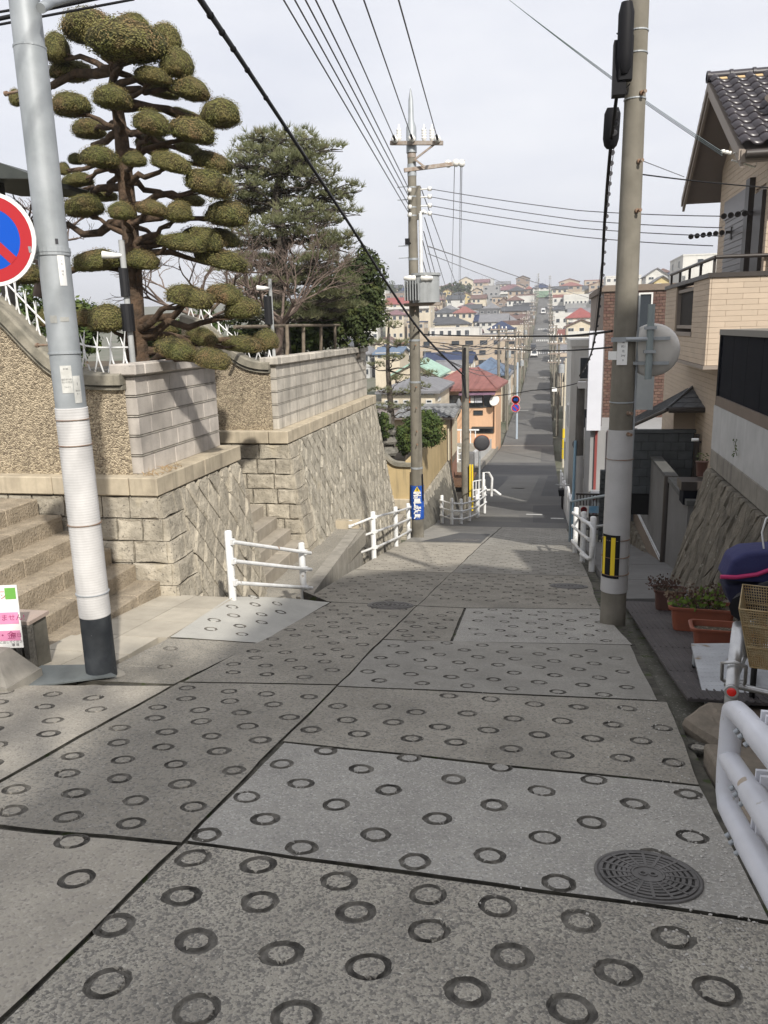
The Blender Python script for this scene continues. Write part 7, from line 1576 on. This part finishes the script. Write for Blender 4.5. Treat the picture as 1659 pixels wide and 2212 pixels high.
for r in range(6):
    for k in range(9): link('roof_tile', PT2, t, Matrix.Translation((xb-.3-k*.29, Y-.52, e0-.02)) @ Matrix.Rotation(ag, 4, 'X') @ Matrix.Translation((0, r*.37, 0)))
mb = MB(); mb.cyl((xa, Y+1.6, e1+.06), (xb, Y+1.6, e1+.06), .11, n=10); mb.build('ridge_tile', m_gt, t); mb = MB(); mb.lathe([(.12, 0), (.14, .1), (.09, .2), (.03, .32), (0, .34)], (xb-.05, Y+1.6, e1+.05), 10); mb.build('ridge_ornament', m_gt, t)
for q in (-.4, .35): mb = MB(); mb.box((xb+.02, Y+.5+q, lerp(e0, e1, .5+q*.5)-.12), (.06, 1.2, .12), M=Matrix.Rotation(ag if q < 9 else 0, 4, 'X')); mb.build('barge_board', m_cope, t)
t = thing('dark_garage', 'dark brown garage opening below the gatehouse', 'garage', (xg+.3, 34.5, prof(34))); mb = MB(); mb.bb(xg+.05, xg+.75, Y+.4, Y+3, prof(33)-.5, zg(1680)); mb.build('panel', m_framed, t); mb = MB(); mb.bb(xg-.1, xg+.9, Y+.1, Y+3.2, zg(1680), zg(1655)); mb.build('canopy', m_brownr, t)

# ---- canal bridge on the left: parapets, railing, posts
t = thing('bridge_parapet', 'white painted bridge parapet sloping along the left kerb', 'parapet', (-4.5, 55, prof(55)))
a, b = onY(*zz(1270, 1500), 50), onY(*zz(1410, 1250), 69); xa = -4.45
mb = MB(); mb.hexa([(xa-.25, 50.5, prof(50)-.2), (xa, 50.5, prof(50)-.2), (xa+.2, 69, prof(69)-.2), (xa-.05, 69, prof(69)-.2)], [(xa-.25, 50.5, prof(50)+1.15), (xa, 50.5, prof(50)+1.15), (xa+.2, 69, prof(69)+1.1), (xa-.05, 69, prof(69)+1.1)]); mb.build('wall', m_wwall, t)
mb = MB(); mb.hexa([(xa-.2, 50.5, prof(50)-.2), (xa+.35, 50.5, prof(50)-.2), (xa+.55, 69, prof(69)-.2), (xa, 69, prof(69)-.2)], [(xa+.002, 50.5, prof(50)+.28), (xa+.35, 50.5, prof(50)+.28), (xa+.55, 69, prof(69)+.28), (xa+.202, 69, prof(69)+.28)]); mb.build('kerb', m_kerb, t)
t = thing('gate_post', 'square dark concrete bridge post with name plate', 'post', (xa-.1, 49.8, prof(50))); mb = MB(); mb.bb(xa-.75, xa+.1, 49.4, 50.3, prof(50)-.2, prof(50)+1.35); mb.build('post', m_gwall, t); mb = MB(); mb.bb(xa-.5, xa-.2, 49.36, 49.4, prof(50)+.15, prof(50)+.9); mb.build('name_plate', m_ink, t)
t = thing('canal_wall', 'low concrete canal wall with white railing before the orange house', 'wall', (-8, 58, -9)); mb = MB(); zc = onY(*zz(1100, 1170), 58).z; mb.bb(-14, -4.7, 58, 58.3, -13, zc); mb.build('wall', m_kerb, t)
for k in range(26): x = -14+k*.36; mb = MB(); mb.bb(x, x+.07, 58.1, 58.17, zc, zc+.95); mb.build('baluster', m_white, t)
mb = MB(); mb.bb(-14.1, -4.7, 58.07, 58.2, zc+.95, zc+1.05); mb.build('rail', m_white, t)
t = thing('canal_wall', 'nearer canal wall with white pipe rail beside the round mirror', 'wall', (-7, 46, -9)); zc = onY(*zz(1000, 1390), 47).z; mb = MB(); mb.bb(-13, -4.9, 47, 47.3, -12, zc); mb.build('wall', m_kerb, t)
for dz in (.15, .5, .85): mb = MB(); mb.cyl((-13, 47.1, zc+dz), (-4.9, 47.1, zc+dz), .04, n=8); mb.build('rail', m_white, t)
for k in range(5): mb = MB(); mb.cyl((-12.5+k*1.85, 47.1, zc-.1), (-12.5+k*1.85, 47.1, zc+.95), .06, n=8); mb.build('post', m_white, t)
mb = MB(); mb.bb(-9.5, -4.4, 38, 40, -8.5, onY(*zz(950, 1620), 38).z); tag(mb.build('side_wall', m_tanw), 'tan side wall behind the second concrete pole', 'wall')

# ---- utility poles down the street
def upole(label, x, Y, zt, r0=.16, r1=.1, m=None, arms=2, box=False, lean=0):
    z0 = prof(Y); t = thing('utility_pole', label, 'pole', (x, Y, z0), 'utility poles along the street')
    mb = MB(); mb.tube([(x, Y, z0-.3), (x+lean, Y, zt)], [r0, r1], 14 if Y < 80 else 8); mb.build('pole', m or m_cpole, t)
    for k in range(arms):
        z = zt-.4-k*.9; mb = MB(); mb.bb(x-.75+lean, x+.75+lean, Y-.2, Y-.12, z-.05, z+.05); mb.build('cross_arm', m_arm, t)
        for j in (-.65, -.3, .3, .65): mb = MB(); mb.lathe([(.02, 0), (.06, .04), (.06, .16), (.02, .2)], (x+j+lean, Y-.16, z+.05), 8); mb.build('insulator', m_porc, t)
    if box: mb = MB(); mb.lathe([(0, 0), (.28, 0), (.28, .8), (0, .85)], (x+.3, Y-.2, zt-3.2), 12, sm=False); mb.build('transformer', m_trans, t)
    return t
p2 = onY(1006, 1085, 31); zt2 = onY(1003, 745, 31).z
tp2 = upole('second concrete pole on the left with yellow guard strips', p2.x, 31, zt2, .17, .13, None, 0)
for dx in (.17, .26): mb = MB(); mb.bb(p2.x+dx, p2.x+dx+.06, 30.75, 30.85, prof(31), prof(31)+1.9); mb.build('guard_strip', m_yel, tp2)
mb = MB(); mb.tube([(p2.x, 30.8, zt2-.1), (p2.x-.05, 30.75, zt2-1.2), (p2.x+.05, 30.7, zt2-2)], [.05, .08, .03], 8); mb.build('cable_bundle', m_cable, tp2)
d2 = onY(1241, 1160, 20.4); zt3 = onY(1250, 835, 20.4).z
td = upole('dark slim concrete pole on the right below the coiled cable', .88, 20.4, zt3, .12, .10, mat('dark_pole_concrete', (.13, .12, .11), (.095, .09, .08), scale=4, rough=.9), 0)
mb = MB(); mb.tube([(.76, 20.3, prof(20.4)), (.78, 20.3, prof(20.4)+2.6)], .035, 8); mb.build('blue_conduit', mat('blue_conduit', (.25, .40, .52), rough=.5), td)
mb = MB(); sleeve(mb, .88, 20.4, prof(20.4)+.1, prof(20.4)+2.2, lambda z: .118, .03, 20); mb.build('sleeve', mat('grey_pole_sleeve', ()), td)
mb = MB(); mb.box((.9, 20.25, zt3+.05), (.2, .2, .16)); mb.build('cable_clamp', m_wrap, td)
for k, (Y, zt) in enumerate(((73, 4.2), (92, 4.0), (112, 4.6), (134, 5.2), (158, 5.6), (184, 7.5), (212, 9.5), (250, 12), (292, 15), (340, 21), (392, 27))):
    upole('left kerb pole of the far street, %s from the bridge' % ordn[k], -4.15-(.25 if k % 2 else 0), Y, prof(Y)+rnd(9.3, 10.8), .17, .11, None, 2, k % 3 == 1)
for k, (Y, zt) in enumerate(((80, 0), (105, 0), (146, 0), (196, 0), (236, 0), (275, 0), (325, 0), (380, 0))):
    upole('right kerb pole of the far street, %s from the bridge' % ordn[k], 1.25, Y, prof(Y)+rnd(9, 10.5), .15, .10, None, 2, k % 3 == 0)
for k, Y in enumerate((82, 101, 122, 146, 171, 198, 230, 270, 315, 365)):
    upole('slim left kerb pole of the far street, %s between the thicker ones' % ordn[k], -3.75, Y, prof(Y)+rnd(7.5, 9.5), .13, .09, None, 1 if k % 2 else 2, k % 4 == 2)
for k, Y in enumerate((92, 124, 170, 214, 255, 300, 352)):
    upole('slim right kerb pole of the far street, %s between the thicker ones' % ordn[k], .98, Y, prof(Y)+rnd(7.5, 9.5), .12, .09, None, 1 if k % 2 else 2)
pr_ = onY(*z6(1143, 460), 58); ty = upole('pale pole with yellow black stripes on the right kerb', pr_.x, 58, prof(58)+7.5, .12, .09, mat('cream_pole', (.55, .50, .40), (.48, .44, .35), scale=3, rough=.8), 0)
for k in range(3): mb = MB(); z0 = prof(58)+.35+k*.75; mb.lathe([(.125, z0), (.13, z0), (.13, z0+.68), (.125, z0+.68)], (pr_.x, 58, 0), 14, sm=False); mb.build('yellow_band', m_yel, ty)
bl = onY(*z6(800, 410), 76); tb = upole('pale blue steel pole carrying two round signs', bl.x, 76, prof(76)+7.2, .11, .09, mat('pale_blue_pole', (.38, .45, .52), rough=.5), 0)
for (b, red, lab) in ((137, True, 'round white speed sign with red rim on the pale blue pole'), (195, False, 'round blue no parking sign on the pale blue pole')):
    c = onY(*z6(793, b), 75.7); T = facing(c, (0, -1, 0)); ts = thing('round_sign', lab, 'sign', tuple(c)); s_ = .42; mb = MB(); disc(mb, T, 0, s_, -.03, 0, 24); mb.build('sign_plate', m_swhite, ts)
    mb = MB(); disc(mb, T, s_*(.76 if red else .70), s_*.95, .002, .006, 24); mb.build('red_ring', m_red, ts)
    if red: text('40', .42, T @ Matrix.Translation((0, 0, .01)), m_blue, ts)
    else:
        mb = MB(); disc(mb, T, 0, s_*.70, .002, .005, 24); mb.build('blue_field', m_blue, ts); mb = MB(); mb.box(T @ Vector((0, 0, .01)), (s_*1.5, .12, .006), M=T.to_3x3().to_4x4() @ Matrix.Rotation(R(-45), 4, 'Z')); mb.build('red_slash', m_red, ts)
# wires along the far street
for k, (dx, dz) in enumerate(((-.65, 0), (-.3, 0), (.3, 0), (.65, 0), (-.4, -.9), (.4, -.9), (.1, -2.6), (.2, -3.2))):
    pts = [Vector((-4.3+dx, Y, prof(Y)+9.6+dz)) for Y in (31, 73, 112, 158, 212, 292, 392)]; pts[0].z = min(pts[0].z, zt2+(.0 if k < 6 else -.3))
    wire('%s wire strung along the left poles of the far street' % ordn[k], pts, .022, d=.5, n=8)
for k, (dx, dz) in enumerate(((-.5, 0), (.5, 0), (0, -1.2))):
    wire('%s wire strung along the right poles of the far street' % ordn[k], [Vector((1.25+dx, Y, prof(Y)+9.2+dz)) for Y in (80, 146, 196, 275, 380)], .022, d=.5, n=8)
for k, (Ya, Yb, za, zb_) in enumerate(((112, 105, 8, 8), (158, 146, 8, 8.5), (92, 80, 7, 7.5), (134, 130, 6.5, 6), (184, 196, 8, 8))): wire('%s of the wires crossing over the far street' % ordn[k], [(-4.2, Ya, prof(Ya)+za), (1.25, Yb, prof(Yb)+zb_)], .022, d=.3, n=8)
# small sign boards hanging over the street
for (a, b, w, h, Y, m_, lab) in ((1075, 62, 34, 28, 62, m_swhite, 'small white board hung from the low street cable'), (1175, 200, 44, 38, 52, m_swhite, 'white square board on the right kerb pole')):
    c = onY(*z6(a, b), Y); mb = MB(); s_ = .2976*Y/FPX; mb.box(c, (w*s_, .05, h*s_)); tag(mb.build('sign_board', m_), lab, 'sign')

# ---- small street furniture in the dip
c = onY(*zz(1172, 1163), 33); T = facing(c, (.25, -1, -.05)); t = thing('traffic_mirror', 'dark round back of a traffic mirror on a thin grey post', 'mirror', tuple(c)); mb = MB(); mb.lathe([(.0001, .06), (.2, .05), (.30, .02), (.335, -.02), (.34, -.05)], n=24, M=T); mb.build('mirror_back', mat('dark_back', (.05, .05, .055), rough=.6), t)
mb = MB(); mb.lathe([(.335, -.02), (.35, -.05), (.33, -.06)], n=24, M=T); mb.build('orange_rim', m_oran, t); mb = MB(); mb.cyl((c.x-.12, 33.1, prof(33)), (c.x-.1, 33.1, c.z+.1), .045, n=10); mb.build('post', m_steel, t)
t = thing('wire_gate', 'white tubular gate standing by the second concrete pole', 'gate', tuple(onY(*zz(1130, 1800), 30)))
g0, g1 = onY(*zz(1070, 1800), 30), onY(*zz(1205, 1775), 30.4); ht = onY(*zz(1080, 1610), 30).z-g0.z
for f in (0, .25, .5, .75, 1): p = g0.lerp(g1, f); mb = MB(); mb.cyl(p, p+Vector((0, 0, ht)), .022, n=8); mb.build('bar', m_white, t)
for f in (.05, .45, 1): mb = MB(); mb.cyl(g0+Vector((0, 0, ht*f)), g1+Vector((0, 0, ht*f)), .022, n=8); mb.build('rail', m_white, t)
mb = MB(); q = onY(*zz(1190, 1790), 30.2); mb.tube([q, q+Vector((0, 0, ht*1.5)), q+Vector((.2, .1, ht*1.45)), q+Vector((.32, .2, ht*1.1)), q+Vector((.3, .2, 0))], .05, 10); mb.build('hoop', m_white, t)
mb = MB(); q = onY(*zz(1235, 1740), 31); mb.tube([q+Vector((0, 0, .1)), q+Vector((.3, -.1, .12)), q+Vector((.55, -.2, -.05))], .05, 8); tag(mb.build('bent_rail', m_white), 'bent white rail end sticking out over the asphalt', 'rail')
# parked bicycle in the dip, right kerb
b0 = onY(*z6(1130, 915), 33); t = thing('bicycle', 'black bicycle parked by the white fence on the right kerb', 'bicycle', (.45, 33, prof(33)))
for y in (32.5, 33.5): mb = MB(); mb.tube([Vector((b0.x, y+.33*math.cos(a), prof(y)+.34+.33*math.sin(a))) for a in [2*math.pi*k/20 for k in range(21)]], .03, 6, caps=False); mb.build('wheel', m_tyre, t)
mb = MB(); zb3 = prof(33); mb.tube([(b0.x, 32.5, zb3+.4), (b0.x, 32.85, zb3+.85), (b0.x, 33.35, zb3+.8), (b0.x, 33.5, zb3+.3)], .025, 6); mb.tube([(b0.x, 32.85, zb3+.85), (b0.x, 33.0, zb3+.3), (b0.x, 33.4, zb3+.75)], .025, 6); mb.build('frame', m_black, t)
mb = MB(); mb.tube([(b0.x-.28, 32.75, zb3+1.05), (b0.x, 32.72, zb3+1.0), (b0.x+.28, 32.75, zb3+1.05)], .02, 6); mb.build('handlebar', m_chrome, t); mb = MB(); mb.hexa([(b0.x-.15, 32.3, zb3+.65), (b0.x+.15, 32.3, zb3+.65), (b0.x+.15, 32.6, zb3+.65), (b0.x-.15, 32.6, zb3+.65)], [(b0.x-.19, 32.25, zb3+.92), (b0.x+.19, 32.25, zb3+.92), (b0.x+.19, 32.62, zb3+.92), (b0.x-.19, 32.62, zb3+.92)]); mb.build('basket', m_black, t)
# right kerb: black fence with notices, white fences, handrails
t = thing('black_fence', 'black metal fence carrying notices on the right below the dark pole', 'fence', (1.5, 19, -3.7)); FY = 19.0
fx0, fx1 = onY(*z8(140, 1700), FY).x, onY(*z8(345, 1700), FY).x; fz0, fz1 = onY(*z8(200, 1800), FY).z, onY(*z8(200, 1500), FY).z
for k in range(9): x = lerp(fx0, fx1, k/8); mb = MB(); mb.bb(x-.012, x+.012, FY-.012, FY+.012, fz0-.3, fz1); mb.build('bar', m_trimd, t)
for z in (fz1, lerp(fz0, fz1, .45), fz0+.08): mb = MB(); mb.bb(fx0-.03, fx1+.03, FY-.02, FY+.02, z-.02, z+.02); mb.build('rail', m_trimd, t)
c = onY(*z8(198, 1638), FY-.06); T = facing(c, (0, -1, 0)); k_ = .2728*FY/FPX; t = thing('dog_notice', 'white notice with a struck out dog on the black fence', 'notice', tuple(c)); mb = MB(); plate(mb, T, 74*k_, 95*k_, .006); bd = mb.build('board', m_swhite, t)
mb = MB(); disc(mb, T @ Matrix.Translation((0, 14*k_, .004)), 21*k_, 25*k_, 0, .003, 24); mb.box(T @ Vector((0, 14*k_, .006)), (44*k_, 4*k_, .002), M=T.to_3x3().to_4x4() @ Matrix.Rotation(R(-45), 4, 'Z')); mb.build('red_ban_ring', m_red, bd)
mb = MB(); Tm = T.to_3x3().to_4x4(); mb.box(T @ Vector((0, 14*k_, .0045)), (22*k_, 9*k_, .002), M=Tm); mb.box(T @ Vector((11*k_, 21*k_, .0045)), (8*k_, 9*k_, .002), M=Tm); [mb.box(T @ Vector((x*k_, 6*k_, .0045)), (3*k_, 10*k_, .002), M=Tm) for x in (-8, 7)]; mb.build('dog_silhouette', m_ink, bd)
for q, (wd, yy) in enumerate(((50, -24), (44, -31), (36, -38))): mb = MB(); mb.box(T @ Vector((0, yy*k_, .0045)), (wd*k_, 2.5*k_, .002), M=Tm); mb.build('print_line', m_ink, bd)
c = onY(*z8(280, 1622), FY-.06); T = facing(c, (0, -1, 0)); mb = MB(); plate(mb, T, 78*k_, 56*k_, .006); tag(mb.build('blue_poster', mat('sky_poster', (.14, .33, .52), (.40, .50, .58), scale=6, rough=.6)), 'faded blue picture poster beside the dog notice', 'poster')
mb = MB(); mb.cyl(onY(*z8(95, 1560), 19.6), onY(*z8(375, 1510), 15.5), .025, n=8); a = onY(*z8(95, 1560), 19.6); mb.cyl(a, (a.x, a.y, prof(19.6)), .03, n=8); tag(mb.build('handrail', mat('blue_grey_rail', (.27, .33, .37), rough=.5)), 'blue grey handrail sloping up from the dark pole', 'handrail')
mb = MB(); mb.cyl(onY(*z8(270, 1760), 15), onY(*z8(375, 1745), 13.4), .022, n=8); tag(mb.build('handrail', m_steel), 'thin steel handrail behind the three-post rail', 'handrail')
t = thing('white_fence', 'white slatted plastic fence along the right kerb in the dip', 'fence', (.9, 30, prof(30)))
for k in range(26): y = 22+k*.75; mb = MB(); mb.bb(.86, .92, y, y+.5, prof(y)-.1, prof(y)+1.0+.12*math.sin(k)); mb.build('slat', m_white, t)
mb = MB(); mb.bb(.92, .96, 22, 41.3, -8, -7.9); mb.tube([(.94, 22, prof(22)+.8), (.94, 32, prof(32)+.8), (.94, 41, prof(41)+.8)], .03, 6); mb.build('rail', m_white, t)
# brick building with white signboard
m_brk = mat('brown_brick', (.14, .085, .065), (.095, .06, .048), scale=9, rough=.9, rnd_=.1); BYb = 31.0
bx0, bx1 = onY(1303, 700, BYb).x, onY(1450, 700, BYb).x; bzt = onY(1380, 614, BYb).z
t = thing('brick_building', 'brown brick building with white signboard behind the big right pole', 'building', (bx0+1.5, BYb, prof(31)))
mb = MB(); mb.bb(bx0, bx1+2, BYb+.06, BYb+9, prof(31)-2, bzt-.05); mb.build('wall_core', mat('brick_mortar', (.24, .20, .17), rough=.95), t)
mb = MB(); z = bzt-.25; r = 0
while z > bzt-6.5:
    x = bx0-(.115 if r % 2 else 0)
    while x < bx1+.3:
        a, b = max(x, bx0), min(x+.215, bx1+.3)
        if b-a > .04: mb.box(((a+b)/2, BYb+.055+rnd(0, .008), z-.05), (b-a, .06, .095), mi=random.choice((0, 0, 1)))
        x += .23
    z -= .11; r += 1
o = mb.build('bricks', [m_brk, mat('dark_brown_brick', (.10, .055, .045), rough=.9)], t, fix=False); stuff(o)
mb = MB(); mb.bb(bx0-.1, bx1+2.1, BYb-.05, BYb+9, bzt-.22, bzt); mb.build('parapet', m_bwood, t)
window(t, Vector((onY(1395, 640, BYb).x, BYb+.02, bzt-.95)), .5, 1.3, '-Y', m_frame)
Yq = 27; a, b = onY(1274, 715, Yq), onY(1297, 930, Yq)
t = thing('tall_signboard', 'tall blank white signboard on the street corner of the brick building', 'signboard', ((a.x+b.x)/2, Yq, b.z)); mb = MB(); mb.bb(a.x, b.x, Yq, Yq+.35, b.z, a.z); mb.build('board', mat('bluish_white_panel', (.62, .63, .68), (.56, .57, .62), scale=.8, rough=.6), t); mb = MB(); mb.bb(b.x+.005, b.x+.06, Yq+.36, Yq+3.8, b.z+.1, a.z-.05); mb.build('side_panel', m_shut, t)
t = thing('corner_shop', 'grey ground floor with red brown posts under the tall signboard', 'building', (b.x+.5, 28, prof(28)));
mb = MB(); mb.bb(b.x-.3, b.x+3, Yq+.3, Yq+4, prof(28)-1, b.z-.02); mb.build('wall', wm('grey'), t)
for x in (b.x-.15, b.x+.25): mb = MB(); mb.bb(x, x+.08, Yq+.22, Yq+.3, prof(28), b.z-.03); mb.build('post', m_red if False else mat('red_brown_steel', (.22, .05, .045), rough=.6), t)
window(t, Vector((b.x+.02, Yq+1.6, b.z+1.3)), 1.2, 1.0, '-X', m_framed)
mb = MB(); mb.bb(b.x-.25, b.x+.7, Yq-.6, Yq+.2, b.z-2.15, b.z-2.05); mb.bb(b.x-.2, b.x+.1, Yq-.5, Yq-.1, b.z-2.7, b.z-2.35); mb.build('rack', m_steel, t)
t = thing('low_block_wall', 'low grey brick pattern wall beside the dog notice', 'wall', (1.8, 17, -3.5)); a, b = onY(*z8(330, 1310), 18.4), onY(*z8(395, 1500), 18.4)
zq = a.z; r = 0
while zq > prof(18.4)+.2:
    x = a.x-(.11 if r % 2 else 0)
    while x < b.x+.5: gblock(t, max(x, a.x)+.004, x+.22-.004, 18.4, 18.55, zq-.11, zq-.01, m_cb, 'block', .005); x += .22
    zq -= .11; r += 1
house('white house with tall windows and pale sign on the right kerb', onY(*z8(100, 400), 38).x, onY(*z8(100, 400), 38).x+6, 38, 46, prof(38), onY(*z8(150, 330), 38).z, onY(*z8(150, 330), 38).z+.3, 'flat', 'white', 'grey', 4, 3, '-X', group='houses along the far street')
c = onY(*z8(205, 1030), 36.5); mb = MB(); mb.box(c, (100*.2728*36.5/FPX, .08, 110*.2728*36.5/FPX)); sb = tag(mb.build('shop_sign', m_swhite), 'cream shop sign board with faint lettering on the right kerb', 'sign')
text('Tmn', .55, facing(c-Vector((.2, .05, .25)), (0, -1, 0)), mat('faint_grey', (.55, .55, .52)), sb)
c = onY(*z8(150, 1105), 33); T = facing(c, (0, -1, 0)); t = thing('round_sign', 'grey back of a round sign behind the dark pole', 'sign', tuple(c)); mb = MB(); disc(mb, T, 0, .22, -.02, 0, 20); mb.build('sign_plate', m_shut, t); mb = MB(); mb.cyl((c.x, 33.05, prof(33)), (c.x, 33.05, c.z+.3), .03); mb.build('post', m_steel, t)

# ---- vehicles
def car(label, x, Y, col, L_=4.2, w_=1.6, h_=1.5, van=False, nm='car'):
    z = prof(Y); sl = (prof(Y+3)-prof(Y-3))/6; t = thing(nm, label, 'car', (x, Y, z)); m_ = mat('car_paint_'+col, {'white': (.70, .70, .69), 'dark': (.05, .05, .055), 'silver': (.40, .41, .42)}[col], rough=.25, spec=.6)
    T = Matrix.Translation((x, Y, z)) @ Matrix.Rotation(math.atan(sl), 4, 'X'); q = lambda a, b, c: T @ Vector((a, b, c)); W = w_/2
    mb = MB(); pr = [(-L_/2, .35), (-L_/2, .72), (-L_/2+.12, .82), (L_/2-.15, .8), (L_/2, .65), (L_/2, .35)]
    mb.prism([q(-W, a, b) for a, b in pr], T.to_3x3() @ Vector((w_, 0, 0))); mb.build('body', m_, t)
    pr2 = [(-L_/2+.15 if van else -L_/2+.75, .8), (-L_/2+.3 if van else -L_/2+1.3, h_), (L_/2-.5 if van else L_/2-1.0, h_), (L_/2-.25, .8)]
    mb = MB(); mb.hexa([q(-W+.03, pr2[0][0], .8), q(W-.03, pr2[0][0], .8), q(W-.03, pr2[3][0], .8), q(-W+.03, pr2[3][0], .8)], [q(-W+.14, pr2[1][0], h_), q(W-.14, pr2[1][0], h_), q(W-.14, pr2[2][0], h_), q(-W+.14, pr2[2][0], h_)]); mb.build('cabin', m_, t)
    f = lambda u, s_: Vector((lerp(-W+.12, W-.12, s_), lerp(pr2[0][0], pr2[1][0], u)-.015, lerp(.8, h_, u)))
    mb = MB(); mb.add([T @ f(.12, .06), T @ f(.12, .94), T @ f(.86, .88), T @ f(.86, .12)], [[0, 1, 2, 3]]); mb.build('windscreen', m_pane, t, fix=False)
    for sx in (-1, 1):
        mb = MB(); mb.box(q(sx*(W-.2), -L_/2-.01, .66), (.3, .06, .12)); mb.build('headlight', m_porc, t)
        for yy in (-L_/2+.8, L_/2-.8): mb = MB(); mb.cyl(q(sx*(W-.16), yy, .3), q(sx*(W+.01), yy, .3), .3, n=14); mb.build('wheel', m_tyre, t)
    mb = MB(); mb.box(q(0, -L_/2-.01, .42), (w_*.9, .06, .16)); mb.build('bumper', m_black, t)
    return t
c = onZ(1168, 785, prof(190)); car('white car coming up to the crossing on the left lane', -2.6, 190, 'white'); car('dark car parked on the left beyond the white car', -3.1, 205, 'dark'); car('white van near the top of the far street', -1.2, 318, 'white', 4.4, 1.7, 1.9, True, 'van')
# ---- thin haze over the valley: closed box of air round everything
mb = MB(); mb.bb(-950, 950, -80, 3050, -60, 62); hz = mb.build('haze', None)
hz.data.materials.clear(); M = bpy.data.materials.new('haze_air'); M.use_nodes = True; n_ = M.node_tree.nodes; n_.clear(); ou = n_.new('ShaderNodeOutputMaterial'); pv_ = n_.new('ShaderNodeVolumePrincipled')
pv_.inputs['Color'].default_value = (.86, .88, .92, 1); pv_.inputs['Density'].default_value = .0007; pv_.inputs['Anisotropy'].default_value = .2
M.node_tree.links.new(pv_.outputs[0], ou.inputs['Volume']); hz.data.materials.append(M); stuff(tag(hz, 'thin pale haze filling the valley air', 'haze'))
M.cycles.homogeneous_volume = True; M.cycles.volume_sampling = 'DISTANCE'
